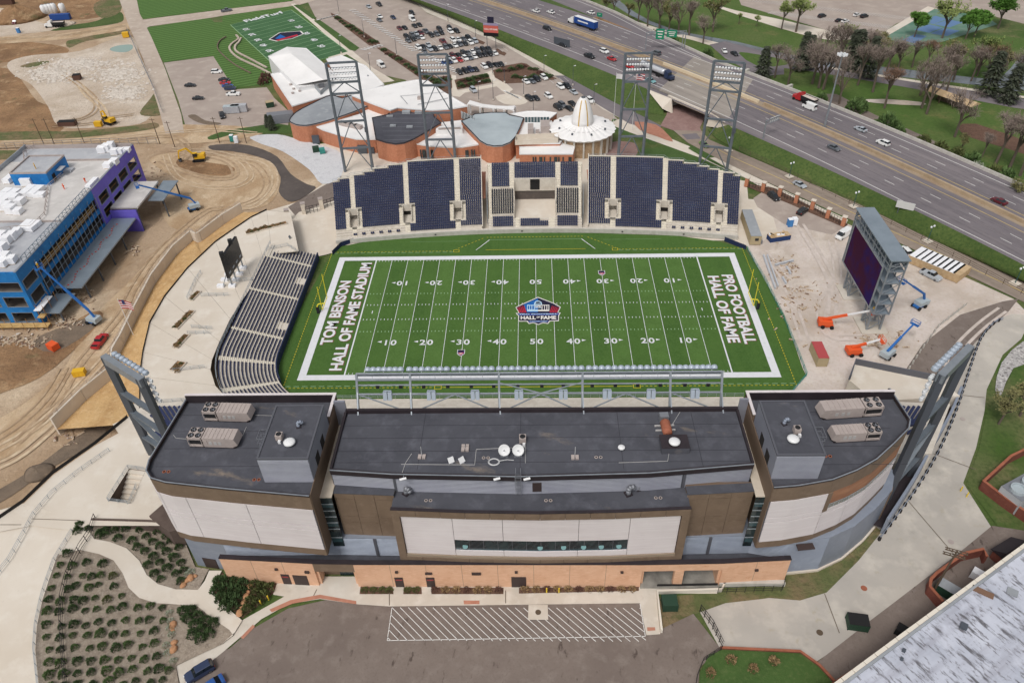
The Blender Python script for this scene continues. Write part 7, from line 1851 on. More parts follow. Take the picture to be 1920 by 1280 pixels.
row('among cars scattered atop the visitor lot',[(160,50,'kv'),(165,135,'wn'),(-5,252,'mc'),(65,245,'kc'),(195,220,'kc'),(260,205,'kc')],750,20,7.112,D0)
row('in the top row of visitor lot',[(92,365,'kv'),(112,418,'gc'),(165,345,'gv'),(180,398,'kv'),(217,322,'sc'),(232,372,'gc'),(280,322,'mv'),(292,376,'wc'),(345,296,'gp'),(420,345,'kv'),(490,330,'gv'),(530,265,'kv'),(555,312,'kc'),(665,250,'kv'),(675,297,'wv'),(757,291,'kv'),(575,430,'mp')],750,20,7.112,D0)
row('in the second row of visitor lot',[(712,412,'wv'),(780,403,'wc'),(850,395,'gc'),(915,380,'kv'),(800,467,'gv'),(735,482,'wc'),(870,456,'kc'),(942,446,'wv'),(1003,425,'sv'),(666,492,'kc'),(612,507,'gv'),(535,515,'wc'),(470,530,'kv'),(400,532,'sv'),(380,475,'sc'),(315,498,'kc'),(247,510,'wv'),(330,562,'gc')],750,20,7.112,D0)
row('in the third row of visitor lot',[(705,620,'mv'),(782,610,'kc'),(850,585,'kv'),(912,580,'gc'),(970,565,'wc'),(1035,550,'gv'),(1112,540,'kv'),(1182,525,'kc'),(1267,585,'wc'),(1197,590,'kp'),(1130,601,'kc'),(1063,612,'kv'),(995,630,'wc'),(935,646,'gc'),(870,656,'wv'),(800,675,'rc'),(726,686,'wv'),(660,700,'bc'),(597,716,'uc'),(650,645,'sc')],750,20,7.112,D0)
row('in the short row above the planting beds',[(795,842,'kv'),(872,822,'kv'),(942,807,'bv'),(1012,800,'kc'),(1127,765,'wv'),(1197,745,'kv'),(1282,740,'kc'),(1347,730,'kc')],750,20,7.112,D0)
row('in the lot beside the rotunda',[(190,537,'wc'),(267,530,'gc'),(332,505,'kv'),(427,485,'wv'),(648,607,'wv'),(727,597,'kp'),(822,677,'sc'),(235,762,'kv'),(320,757,'kc'),(487,732,'wv'),(612,882,'kv'),(672,852,'gv'),(762,895,'kc'),(802,830,'kc'),(1042,790,'wv')],960,80,7.112,(12,8))
row('along the museum drive',[(575,45,'sc'),(632,32,'kp'),(638,100,'wc'),(635,120,'gc'),(712,105,'bc'),(645,376,'wn'),(1163,515,'sv')],500,0,3,(10,8))
row('in the staff lot beside the lawn',[(1220,412,'wv'),(1262,455,'kc'),(1270,473,'rc'),(1282,490,'uc'),(1297,505,'bv'),(1314,537,'wp'),(1072,487,'kc'),(1117,560,'kc')],0,0,3,(12,-.5),.1,'cars parked in the staff lot')
car(P(417,219,.1),pdir(417,219,3,8),'pickup','black','black pickup truck parked beside the grey storage containers');car(P(425,22,.1),pdir(425,22,12,-2),'pickup','grey','grey pickup truck on the road above the striped lawn')
row('in the lot beyond the creek',[(520,120,'kv'),(637,150,'kc'),(680,155,'wc'),(760,112,'wc'),(812,122,'kv')],1400,0,3.692,(10,-3),.1,'cars parked beyond the creek')
for x,y,q,d,lab in ((1005,23,'wc',-1,'white sedan at the top of the highway left of the light pole'),(1033,25,'wc',-1,'white sedan on the highway just above the blue trailer truck'),(1108,26,'wc',-1,'white sedan on the highway ramp beside the small green sign'),(1026,56,'kv',1,'black car on the highway opposite the blue trailer truck'),(1056,87,'kv',1,'dark car on the highway behind the grey sign posts'),(1105,108,'kp',1,'dark pickup truck on the near side of the highway'),(1133,99,'wv',1,'white sport utility car on the near side of the highway'),(1147,113,'rc',1,'front red sedan following the white car on the highway'),(1180,127,'rc',1,'red sedan on the highway beside the tanker truck'),(1230,102,'gv',-1,'grey car on the far side of the highway before the bridge'),(1220,154,'tc',1,'teal sedan on the highway in front of the underpass'),(1517,204,'wn',-1,'white van on the highway behind the red dump truck'),(1613,245,'sc',-1,'silver sedan on the far side of the highway'),(1563,280,'gc',1,'dark grey sedan on the near side of the highway'),(1655,271,'wv',-1,'white wagon on the far side of the highway'),(1872,380,'mc',-1,'maroon sedan beside the highway median at the right')):
 p=P(x,y,HZ+.06);t=hw(p.y+2)-hw(p.y-2);a=atan2(t.y,t.x)
 car(p,a if d < 0 else a+pi,KN[q[1]],CC[q[0]],lab,'traffic on the highway')
for x,y,q,d,lab in ((1499,349,'sc',(10,5),'silver sedan driving on the street beside the brick piers'),(1320,274,'ec',(8,6),'pale green sedan on the street below the underpass'),(1358,98,'wc',(5,8),'white sedan turning on the park road'),(1377,103,'kc',(8,5),'black sedan on the park road beside the traffic island'),(1450,372,'kv',(10,8),'black sport utility car nearer the brick piers'),(1504,399,'kv',(9,-7),'black sport utility car parked in the gate paving'),(1580,444,'wn',(-10,6),'white van parked left of the video board'),(1744,519,'sp',(10,5),'silver pickup truck parked before the wooden crates'),(1696,474,'wv',(-5,-5),'white car half hidden behind the video board'),(376,1262,'bv',(-34,20),'dark blue sport utility car at the lower left lot edge'),(396,1290,'uc',(-30,20),'blue car cut off by the bottom edge of the picture'),(189,643,'rp',(10,-13),'red pickup truck parked on the dirt')):
 car(P(x,y,.18),pdir(x,y,*d),KN[q[1]],CC[q[0]],lab)
# heavy trucks
mat('trailer_blue',S(30,70,140),.5);mat('tank_steel',S(214,216,220),.3,.4);mat('truck_red',S(176,40,44),.5);mat('machine_yellow',S(222,174,40),.6);mat('machine_orange',S(226,92,44),.6);mat('machine_blue',S(40,104,176),.6)
def big_wheels(u,xs_,w,r=.5):
 for x in xs_:
  for s in (-1,1):o=link('wheel',WH,u,(x,s*w,r));o.scale=(r/.34,1.8,r/.34)
def truck(p,ang,kind,cab,lab):
 u=thing('semi_truck' if kind != 'dump' else 'dump_truck',lab,'truck',p,ang);cm='paint_'+cab if 'paint_'+cab in MATS else cab
 x=7.6 if kind != 'dump' else 2.6
 b=MB();b.add([(x,-1.2,.6),(x,1.2,.6),(x-2.2,1.2,.6),(x-2.2,-1.2,.6),(x-.4,-1.1,3.0),(x-.4,1.1,3.0),(x-2.2,1.2,3.5),(x-2.2,-1.2,3.5)],((0,1,5,4),(1,2,6,5),(2,3,7,6),(3,0,4,7),(4,5,6,7)));b.b2(x,x+1.7,-1.0,1.0,.6,1.8);b.build('cab',cm,u)
 b=MB();b.add([(x+.02,-1.0,1.95),(x+.02,1.0,1.95),(x-.28,1.0,2.8),(x-.28,-1.0,2.8)],((0,1,2,3),));b.build('windscreen','car_glass',u)
 b=MB();b.b2(-8 if kind != 'dump' else -5,x+1.2,-.5,.5,.5,.9);b.build('chassis','tyre',u)
 if kind == 'box':
  b=MB();b.b2(-9.2,4.6,-1.28,1.28,1.1,4.0);b.build('trailer','trailer_blue',u);b=MB();b.b2(-9.2,4.6,-1.28,1.28,4.0,4.06);b.build('trailer_roof','white_metal',u)
  b=MB();
  for s in (-1,1):b.b2(-5,2,s*1.29-.01,s*1.29+.01,2.3,2.9)
  b.build('trailer_stripe','white_metal',u)
 if kind == 'tank':b=MB();b.lathe([(.4,-9.2),(1.1,-9.0),(1.2,-8.2),(1.2,3.8),(1.1,4.4),(.4,4.6)],(0,0,2.3),16,'X');b.build('tank','tank_steel',u,True);b=MB();b.b2(-8,4,-.3,.3,3.45,3.6);b.build('catwalk','grey_metal',u)
 if kind == 'dump':b=MB();b.add([(.2,-1.25,1.2),(.2,1.25,1.2),(-5.4,1.25,1.2),(-5.4,-1.25,1.2),(.6,-1.3,2.7),(.6,1.3,2.7),(-5.8,1.3,2.6),(-5.8,-1.3,2.6)],((0,1,5,4),(1,2,6,5),(2,3,7,6),(3,0,4,7)));b.build('dump_bed','fan_black',u);b=MB();b.b2(-5.5,.3,-1.2,1.2,1.4,2.45);b.build('gravel_load','gravel_pad',u)
 big_wheels(u,(x+.9,2.4,1.2,-6.2,-7.6) if kind != 'dump' else (x+.9,-1.2,-2.5,-3.8,-5),1.1)
for x,y,k_,c,d,lab in ((1092,50,'box','white',-1,'white truck pulling a long blue box trailer on the highway'),(1231,140,'tank','navy',1,'dark blue truck pulling a shiny tank trailer on the highway'),(1505,191,'dump','red',-1,'red dump truck with a gravel load on the far highway lane')):
 p=P(x,y,HZ+.06);t=hw(p.y+2)-hw(p.y-2);truck(p,atan2(t.y,t.x)+(0 if d < 0 else pi),k_,c,lab)
# ------------------------------------------------------------------ building machines
def boom_lift(bpx,tip,zt,m,lab,boom2=None,z=.15):
 p=P(*bpx,z);t=P(*tip,zt);u=thing('boom_lift',lab,'boom lift',p,0,'boom lifts');d=t-p;a=atan2(d.y,d.x);L=lambda v:Vector(v)-p
 R2=Matrix.Rotation(a,4,'Z')
 b=MB();b.box((0,0,.75),(2.9,1.7,.5));b.xf(R2);b.build('chassis',m,u)
 for sx in (-1.1,1.1):
  for sy in (-1.05,1.05):o=link('wheel',WH,u,R2 @ Vector((sx,sy,.5)));o.scale=(1.45,1.9,1.45);o.rotation_euler.z=a
 b=MB();b.box((-.6,0,1.6),(3.2,2.1,1.1));b.box((-1.9,0,1.5),(.7,2.3,1.2));b.xf(R2);b.build('turntable',boom2 or 'roof_slate',u)
 root=R2 @ Vector((-1.2,0,2.2));tipl=d+Vector((0,0,.9));mid=root.lerp(tipl,.52)
 if zt > 6:el=R2 @ Vector((-.2,0,4.2));b=MB();b.bar(root,el,.45);b.build('lower_boom',m,u);root=el;mid=root.lerp(tipl,.52)
 b=MB();b.bar(root,mid,.5,.55);b.build('boom',m,u);b=MB();b.bar(mid,tipl,.34,.38);b.build('boom_extension','white_metal' if boom2 == 'machine_orange' else m,u)
 b=MB();e=tipl+R2.to_3x3() @ Vector((.6,0,-.6));b.box(e,(.9,2.0,.08),a)
 for q in ((-.45,-1),(.45,-1),(.45,1),(-.45,1)):w=e+R2.to_3x3() @ Vector((q[0],q[1],0));b.bar(w,w+Vector((0,0,1.1)),.07)
 for s in ((-.45,-1,.45,-1),(.45,-1,.45,1),(.45,1,-.45,1),(-.45,1,-.45,-1)):
  for h in (.55,1.1):b.bar(e+R2.to_3x3() @ Vector((s[0],s[1],h)),e+R2.to_3x3() @ Vector((s[2],s[3],h)),.07)
 b.build('basket',m,u);return p+e
k1=boom_lift((176,605),(78,506),15,'machine_blue','blue boom lift reaching up to the corner of the blue building')
boom_lift((363,394),(262,352),12,'machine_blue','blue boom lift stretched out to the purple end of the building');boom_lift((1722,576),(1692,530),12,'machine_blue','blue boom lift working behind the video board')
boom_lift((1664,668),(1712,612),5,'machine_blue','blue boom lift with its arm stretched low below the video board');k2=boom_lift((1549,612),(1630,588),5,'machine_orange','orange boom lift reaching to the foot of the video board','machine_orange');boom_lift((1602,664),(1648,642),3.4,'machine_orange','orange boom lift with a white arm near the dark wall','machine_orange')
def excavator(p,a,lab,reach=1.0):
 u=thing('excavator',lab,'excavator',p,a,'yellow excavators')
 for s in (-1,1):b=MB();b.lathe([(.01,-.3),(.48,-.3),(.48,.3),(.01,.3)],(1.6,s*1.2,.5),10,'Y');b.lathe([(.01,-.3),(.48,-.3),(.48,.3),(.01,.3)],(-1.6,s*1.2,.5),10,'Y');b.box((0,s*1.2,.5),(3.2,.6,.94));b.build('track','tyre',u)
 b=MB();b.box((-.6,0,1.7),(3.6,2.6,1.1));b.box((-1.8,0,2.4),(1.2,2.4,.5));b.build('house','machine_yellow',u);b=MB();b.box((.7,.8,2.5),(1.5,1.0,1.6));b.build('cab','car_glass',u);b=MB();b.box((.7,.8,3.33),(1.6,1.1,.1));b.build('cab_roof','machine_yellow',u)
 pts=[(1.0,-.2,1.8),(3.4*reach,-.2,4.8),(6.2*reach,-.2,4.0),(6.8*reach,-.2,1.2)]
 for n,i,w in (('boom',0,.6),('boom',1,.5),('stick',2,.4)):b=MB();b.bar(pts[i],pts[i+1],w*.7,w);b.build(n,'machine_yellow',u)
 b=MB();x=6.6*reach;b.add([(x+.4,-.8,1.3),(x+.4,.4,1.3),(x-.6,.4,1.0),(x-.6,-.8,1.0),(x+.2,-.8,.2),(x+.2,.4,.2),(x-.5,.4,.3),(x-.5,-.8,.3)],((0,1,5,4),(2,3,7,6),(3,0,4,7),(1,2,6,5),(4,5,6,7)));b.build('bucket','steel_dark',u)
excavator(P(374,301,.2),pdir(374,301,-12,1),'yellow excavator digging beside the asphalt path');excavator(P(207,232,.2),pdir(207,232,-8,-2),'yellow excavator parked at the near edge of the rubble pit',.6)
def boxy(name,lab,cat,p,a,size,m,lid=None,ribs=0,z=0):
 """container-like thing: body with corner posts, ribs and a lid"""
 u=thing(name,lab,cat,p,a);x,y,h=size
 b=MB();b.box((0,0,h/2+.12),(x,y,h));b.build('body',m,u);b=MB()
 for sx in (-1,1):
  for sy in (-1,1):b.box((sx*x/2,sy*y/2,h/2+.12),(.12,.12,h+.06))
 for k in range(ribs):b.box(((k+.5)/ribs*x-x/2,0,h/2+.12),(.1,y+.08,h*.92))
 b.build('frame_posts',m,u);b=MB();b.box((0,0,h+.16),(x+.06,y+.06,.08));b.build('top',lid or m,u);return u
mat('container_red',S(176,76,78),.7);mat('container_tan',S(176,160,128),.8);mat('dumpster_blue',S(36,62,110),.7);mat('dumpster_green',S(38,66,50),.7);mat('crate_wood',S(198,172,136),.85,layers=[(S(178,150,114),.6,.4,.7)]);mat('debris_mix',S(190,170,146),.9,layers=[(S(120,90,74),1.2,.5,.6),(S(226,222,216),.9,.58,.66)]);mat('rust_bin',S(92,66,56),.85)
boxy('shipping_container','tan container with a red roof standing beside the orange lift','container',P(1533,672,.15),pi/2,(6.0,2.4,2.6),'container_tan','container_red',14)
st_=boxy('site_trailer','long beige site trailer with a dark grey roof at the stand corner','trailer',P(1406,434,.2),pi/2-.04,(15,3.0,2.9),'container_tan','roof_grey');b=MB();b.box((-7.55,-.3,1.9),(.1,1.0,.8));b.build('window','car_glass',st_);b=MB();b.box((-6,-1.9,.5),(1.6,.8,1.0));b.build('steps','grey_metal',st_)
mat('porta_blue',S(70,130,190),.7);mat('porta_green',S(60,140,130),.7)
u=boxy('skip','dark blue waste skip full of cardboard','skip',P(1459,449,.15),radians(14),(6.2,2.3,1.5),'dumpster_blue','crate_wood',8)
for k in range(9):b=MB();b.box((random.uniform(-2.6,2.6),random.uniform(-.8,.8),1.85),(.9,.7,.5),k);b.build('waste_box','crate_wood' if k % 3 else 'wrap_white',u)
for x,y,c,lab in ((1480,424,'porta_blue','left portable toilet beside the blue skip'),(1488,422,'wrap_white','right portable toilet beside the blue skip'),(436,265,'porta_green','left green portable toilet near the museum verge'),(444,268,'wrap_white','right pale portable toilet near the museum verge'),(36,62,'porta_blue','blue portable toilet beside the haul road')):u=boxy('portable_toilet',lab,'toilet',P(x,y,.15),.1,(1.3,1.3,2.3),c,'wrap_white');b=MB();b.box((0,-.68,1.2),(.8,.05,1.9));b.build('door',c,u)
for k in range(9):
 t=k/8;p=P(lerp(1718,1798,t),lerp(487,520,t),.2);u=boxy('wooden_crate','large pale wooden crate, %s from the video board in the row along the street' % ORD[k],'crate',p,pdir(1718,487,10,-7),(6.4,1.9,2.3),'crate_wood','wrap_white' if k < 8 else 'crate_wood',7)
for x,y,a,s,m,lid,lab,n,c in ((151,703,.2,(2.6,1.5,1.5),'machine_yellow',None,'yellow generator on the dirt below the red pickup','generator','generator'),(102,654,-.5,(2.4,1.8,1.6),'machine_orange',None,'orange fuel tank near the corner of the blue building','fuel_tank','tank'),(115,37,.1,(10,2.6,2.6),'trailer_blue',None,'long blue container on the gravel yard','shipping_container','container'),(128,235,.05,(6.5,2.4,1.6),'rust_bin','tyre','rust brown skip beside the pit verge','skip','skip'),(146,149,.2,(3.0,2.6,2.0),'rust_bin','tyre','dark machine standing in the middle of the rubble pit','dump_cart','cart'),(186,237,0,(2.6,1.6,1.8),'machine_yellow',None,'yellow drum beside the pit excavator','fuel_tank','tank'),(237,70,.3,(2.8,2.2,2.2),'machine_yellow',None,'yellow machine by the pond corner','compactor','machine'),(26,32,.5,(3.0,2.2,2.4),'machine_orange',None,'orange machine behind the gravel heap','compactor','machine'),(12,8,0,(9,2.8,2.4),'rust_bin','tyre','dark trailer at the top left corner','flat_trailer','trailer'),(436,211,.1,(6.0,2.4,2.6),'slab_grey','roof_slate','left grey storage container in the staff lot','storage_container','container'),(450,209,.1,(6.0,2.4,2.6),'slab_grey','slab_grey','right grey storage container in the staff lot','storage_container','container'),(528,228,.25,(10,4.0,3.2),'siding_grey','grey_metal','large grey chiller beside the museum grey roof','chiller','chiller'),(507,200,.4,(3,2.4,2.0),'dumpster_green','container_tan','green bin in the museum service yard','waste_bin','bin'),(593,284,.3,(2.2,2.0,1.6),'dumpster_green',None,'dark green cabinet on the museum gravel','utility_cabinet','cabinet'),(605,287,.3,(1.8,1.8,1.6),'porta_green',None,'grey-green cabinet on the museum gravel','utility_cabinet','cabinet'),(1254,1136,.03,(2.5,2.2,1.8),'dumpster_green',None,'green transformer cabinet beside the garage ramp','transformer','cabinet'),(1605,1172,-.15,(3.2,2.2,1.8),'dumpster_green','tyre','green dumpster with a dark lid on the service yard','dumpster','dumpster'),(1772,1112,-.75,(3.6,2.0,2.0),'dumpster_green','roof_grey','dark green transformer inside the brick yard','transformer','cabinet'),(1828,1082,-.75,(1.6,1.4,1.6),'wrap_white',None,'cream cabinet inside the brick yard','utility_cabinet','cabinet'),(1690,1188,-.7,(2.0,1.6,1.4),'tyre',None,'black bin by the white roof edge','waste_bin','bin')):boxy(n,lab,c,P(x,y,.15),a,s,m,lid,int(s[0]*1.2))
ch=boxy('cooling_tower','large grey cooling tower with round fans inside the brick enclosure','cooling tower',P(1903,938,.3),radians(28),(6.5,4.2,3.8),'slab_grey','grey_metal',5)
for x in (-1.6,1.6):b=MB();b.lathe([(1.4,4.0),(1.4,4.7),(1.2,4.7),(1.2,4.2),(.01,4.2)],(x,0,0),18);b.build('fan','roof_slate',ch)
for px,py,L_,a,w,lab in ((1442,510,16,(22,62),.5,'longest white steel beam lying beside the turf fence'),(1448,508,15,(22,62),.4,'white steel beam lying just right of the longest one'),(1470,494,6,(20,-5),.6,'white wrapped bundle on the gravel near the field'),(1478,508,3.5,(6,10),.5,'short white beam on the gravel'),(1470,527,3,(6,10),.5,'small pale plate lying on the gravel')):
 u=thing('steel_beam',lab,'beam',P(px,py,.2),pdir(px,py,*a));b=MB();b.box((0,0,.5),(L_,w,.12));b.box((0,0,.06),(L_,w,.12));b.box((0,0,.28),(L_,.12,.4));b.build('beam_body','tank_steel',u)
# ------------------------------------------------------------------ trees
mat('bark',S(106,94,84),.95,layers=[(S(84,74,66),.8,.4,.7)]);mat('twig_brown',S(140,126,116),.95,layers=[(S(120,108,100),.3,.4,.7)]);mat('bud_olive',S(130,126,84),.95,layers=[(S(108,108,66),.3,.4,.7)]);mat('bud_rust',S(124,96,78),.95)
mat('leaf_green',S(88,128,50),.9,layers=[(S(66,104,36),.3,.4,.65)]);mat('leaf_pale',S(134,146,86),.9,layers=[(S(112,128,66),.3,.4,.65)]);mat('needle_dark',S(72,78,62),.95,layers=[(S(56,62,50),.4,.4,.7)])
def tree_mesh(seed,kind):
 rnd=random.Random(seed);tr_=MB();cr=MB();tips=[]
 def grow(p,d,L,r,lev):
  e=p+d*L;tr_.tube(p,e,r,5 if lev < 2 else 3,r*.68,False)
  if lev == 4:tips.append((e,d));return
  tips.append((e,d)) if lev > 2 else None
  for k in range(3 if lev else 5):
   a=rnd.uniform(0,6.28)+k*2.1;sp_=rnd.uniform(.35,.75)
   nd=(d+Vector((cos(a),sin(a),rnd.uniform(-.1,.35)))*sp_).normalized()
   grow(p.lerp(e,rnd.uniform(.6,1)) if k else e,nd,L*rnd.uniform(.55,.8)*(1 if lev else .75),r*.58,lev+1)
 if kind == 'needle':
  tr_.tube((0,0,0),(0,0,.95),.022,6,.004)
  for k in range(900):
   z=rnd.uniform(.08,1);R_=.24*(1-z)**.8*(.7+.3*sin(z*40))+.015;a=rnd.uniform(0,6.28);q=R_*rnd.uniform(.35,1)
   c=Vector((q*cos(a),q*sin(a),z-q*.25));d=Vector((cos(a),sin(a),-.35)).normalized()*.07;w=Vector((-sin(a),cos(a),rnd.uniform(-.3,.3)))*.022;cr.add((c-w,c+w,c+d+w*.3,c+d-w*.3),((0,1,2,3),))
 else:
  grow(Vector((0,0,0)),Vector((rnd.uniform(-.06,.06),rnd.uniform(-.06,.06),1)).normalized(),.34,.022,0)
  n,s={'twig':(8,.06),'bud':(7,.04),'leaf':(30,.05)}[kind]
  for e,d in tips:
   for k in range(n):
    v=Vector((rnd.gauss(0,1),rnd.gauss(0,1),rnd.gauss(.25,.9))).normalized();c=e+v*rnd.uniform(0,.07 if kind == 'leaf' else .05)
    if kind == 'twig':w=v.cross(Vector((0,.3,1))).normalized()*.0026;q=v*s;cr.add((c-w,c+w,c+q),((0,1,2),))
    else:w=v.cross(Vector((.2,.3,1))).normalized()*s*rnd.uniform(.16,.34);q=v*s*rnd.uniform(.35,.7);cr.add((c-w,c+w,c+q+w,c+q-w),((0,1,2,3),))
 return tr_,cr
TK={'bare':('twig','twig_brown'),'olive':('bud','bud_olive'),'rust':('twig','bud_rust'),'green':('leaf','leaf_green'),'pale':('bud','leaf_pale'),'pine':('needle','needle_dark')}
TM={}
for k,(kd,m) in TK.items():
 for i in range(3 if k in ('bare','olive') else 2):t,c=tree_mesh(i*7+len(k),kd);TM.setdefault(k,[]).append((t.mesh('trunk','bark'),c.mesh('crown',m)))
TD={'bare':'bare grey-brown tree','olive':'sparse olive-budded tree','rust':'bare rust-tinted tree','green':'leafy bright green tree','pale':'pale yellow-green budding tree','pine':'dark evergreen tree'}
def trees(lst,where,grp):
 n={}
 for x,y,h,k in sorted(lst):
  n[k]=n.get(k,0)+1;t=thing('evergreen_tree' if k == 'pine' else 'tree','%s, %s such tree from left %s' % (TD[k],ORD[n[k]-1],where),'tree',P(x,y,.1),random.uniform(0,6.28),grp)
  s=h*(1.18 if k != 'pine' else 1);wd=random.uniform(.95,1.15)*(1.25 if k == 'pine' else 1);t.scale=(s*wd,s*wd,s);a,c=random.choice(TM[k]);link('trunk',a,t);link('crown',c,t)
rs=random.Random(5)
trees([(1150,34,13,'bare'),(1178,38,10,'olive'),(1196,46,17,'bare'),(1214,50,16,'bare'),(1236,54,18,'bare'),(1254,58,16,'olive'),(1272,64,17,'bare'),(1292,66,18,'bare'),(1318,82,14,'bare'),(1336,60,17,'olive'),(1100,6,10,'bare'),(1136,26,9,'olive'),(1240,30,12,'bare'),(1385,46,6,'pale'),(1418,50,6,'pale'),(1465,56,15,'pale'),(1492,60,19,'pale')],'along the upper creek bank','creek bank trees')
trees([(1428,146,13,'pine'),(1452,146,16,'bare'),(1477,160,17,'bare'),(1500,132,16,'pine'),(1512,128,14,'pine'),(1523,157,20,'bare'),(1535,165,20,'bare'),(1543,168,21,'bare'),(1573,195,19,'bare'),(1608,160,19,'bare'),(1600,132,17,'pine'),(1592,128,16,'pine'),(1636,173,21,'bare'),(1625,146,17,'pine'),(1658,203,18,'rust'),(1725,179,18,'bare'),(1728,203,21,'bare'),(1737,214,20,'bare'),(1774,173,17,'bare'),(1790,257,20,'bare'),(1850,178,17,'pine'),(1887,192,15,'pine'),(1866,308,20,'bare'),(1893,314,21,'bare'),(1912,330,19,'bare'),(1840,296,10,'bare'),(1900,380,9,'olive'),(1800,285,7,'olive')],'on the highway park lawn','park lawn trees')
trees([(1540+k*21+rs.uniform(-8,8),112+k*2.6+rs.uniform(-8,8),rs.uniform(13,18),('bare','bare','bare','rust','bare','olive')[k % 6]) for k in range(17)]+[(1833,132,16,'pale'),(1870,150,15,'olive'),(1905,168,18,'bare'),(1640,104,13,'olive'),(1580,98,14,'pale')],'along the lower creek bank','lower creek trees')
trees([(1714,70,12,'green'),(1766,72,19,'pale'),(1810,74,14,'green'),(1826,70,13,'green'),(1871,54,16,'green')],'round the sport courts','court trees')
trees([(1872,795,9,'olive'),(1912,780,11,'olive')],'on the bank at the right edge','bank trees')
trees([(512,244,6,'pine'),(503,238,5,'pine')],'beside the museum chiller','museum evergreens')
for k,(x,y,r,kd) in enumerate(((1600,210,4,'a'),(1612,206,3.4,'a'),(1660,238,4,'a'),(1674,244,3,'a'),(1684,252,2.6,'a'),(1540,190,2.6,'a'),(1730,270,3,'c'),(1760,285,3.4,'c'),(1790,298,3.6,'c'),(1820,310,3.6,'a'),(1830,318,3,'e'),(1860,335,4,'c'),(1880,345,4,'a'),(500,152,3.4,'d'),(494,158,2.6,'d'),(1326,108,3,'a'),(1200,60,3,'c'),(1225,70,3,'c'),(1262,84,3,'a'),(1180,46,3,'c'))):shrub(P(x,y,.2),r,'foliage_'+kd,'%s, %s of the roadside bushes beyond the lots' % ({'a':'bright green bush','c':'olive bush','d':'dark red bush','e':'pale flowering bush'}[kd],ORD[k]),'bush','roadside bushes')
k=0
for (a,c,n) in (((630,34),(705,84),12),((716,94),(830,164),16),((815,152),(843,148),4),((858,156),(914,142),8),((862,163),(918,152),7),((932,136),(986,126),7),((960,146),(1030,146),6),((990,128),(1036,145),5)):
 for j in range(n):t=(j+.5)/n;shrub(P(lerp(a[0],c[0],t),lerp(a[1],c[1],t)+rs.uniform(-2,2),.25),rs.uniform(1.3,2.2),rs.choice(('foliage_b','foliage_b','foliage_d')),'low bed shrub, %s of the museum lot beds counted from the upper left' % ORD[k],group='museum bed shrubs',hs=.6);k += 1
for k,(x,y) in enumerate(((1370,1238),(1412,1254),(1450,1240),(1332,1262))):shrub(P(x,y,.4),.9,'foliage_f','bare pale bush, %s on the lower right lawn' % ORD[k],'bush','lawn bushes')
# ------------------------------------------------------------------ warehouse at the lower right corner
mat('roof_weathered',S(178,182,194),.85,layers=[(S(200,203,214),.12,.4,.65),(S(166,167,178),.5,.5,.72,(1,.1,1),radians(58)),(S(104,103,108),.9,.55,.63,(1,.22,1),radians(148)),(S(128,127,133),2.4,.55,.64,(1,.3,1),radians(148)),(S(198,201,212),.16,.54,.64)]);mat('brick_red',S(126,72,60),.9,layers=[(S(108,60,50),.5,.4,.7),(S(140,86,72),2,.5,.8)]);mat('coping_cream',S(222,214,200),.8)
A,B_=P(1535,1302,8),P(1975,979,8);d=(B_-A).normalized();nn=Vector((d.y,-d.x,0));whs=thing('warehouse','warehouse with a stained white flat roof cutting into the lower right corner','building',(A+B_)/2-Vector((0,0,8)))
q=[A,B_,B_+nn*60,A+nn*60];wpart('wall',MB().prism([V2(p) for p in q],0,7.6),'brick_red',whs);q2=[A+nn*.5,B_+nn*.5,B_+nn*59,A+nn*59];rf=wpart('roof',MB().prism([V2(p) for p in q2],7.55,7.7),'roof_weathered',whs)
n=int((B_-A).length/2.4)
for k in range(n):a,c=A.lerp(B_,k/n)+nn*.2,A.lerp(B_,(k+1)/n-.002)+nn*.2;b=MB();b.wall([Vector((a.x,a.y,7.6)),Vector((c.x,c.y,7.6))],.4,.6);wpart('coping_block',b,'coping_cream',whs)
b=MB();b.wall([A+nn*.75-Vector((0,0,.3)),B_+nn*.75-Vector((0,0,.3))],.35,.4);wpart('gutter',b,'roof_grey',whs)
for x,y,s,m in ((1842,1110,(3.2,1.0,.3),'bud_rust'),(1806,1175,(1.0,1.0,.6),'steel_dark'),(1694,1220,(.5,.5,.5),'steel_dark'),(1690,1236,(.4,.4,.5),'steel_dark'),(1898,1110,(1.6,1.4,.2),'roof_grey')):p=P(x,y,7.7);b=MB();b.box((p.x,p.y,7.7+s[2]/2),s,-.6);wpart('roof_hatch',b,m,rf)
for k in range(14):b=MB();o=3+k*3.1;b.wall([A+nn*o-Vector((0,0,.3)),B_+nn*o-Vector((0,0,.3))],.03,.12);wpart('roof_lap',b,'roof_weathered',rf)
def brick_wall(px,h,lab,z=.15,t=.4,cl=False):w_=thing('brick_wall',lab,'wall',P(*px[0],z));q=PX(px,z);b=MB();b.wall(q,h,t,cl);wpart('brickwork',b,'brick_red',w_);b=MB();b.wall([p+Vector((0,0,h)) for p in q],.12,t+.1,cl);wpart('coping',b,'rust_red',w_)
brick_wall([(1836,838+78),(1880,950),(1960,1005)],2.4,'long red brick enclosure wall below the cooling tower');brick_wall([(1836,916),(1888,868),(1925,850),(1960,880)],2.2,'red brick enclosure wall above the cooling tower');brick_wall([(1760,1140),(1736,1112),(1738,1098),(1750,1086),(1800,1050),(1836,1042),(1842,1056)],2.2,'rounded red brick wall round the transformer yard')
for q,lab in (([(1350,1215),(1500,1222),(1536,1248),(1575,1290)],'low brick edging round the lower right lawn'),([(1625,1240),(1560,1284)],'low brick edging beside the dumpster')):brick_wall(q,.35,lab,.2,.3)
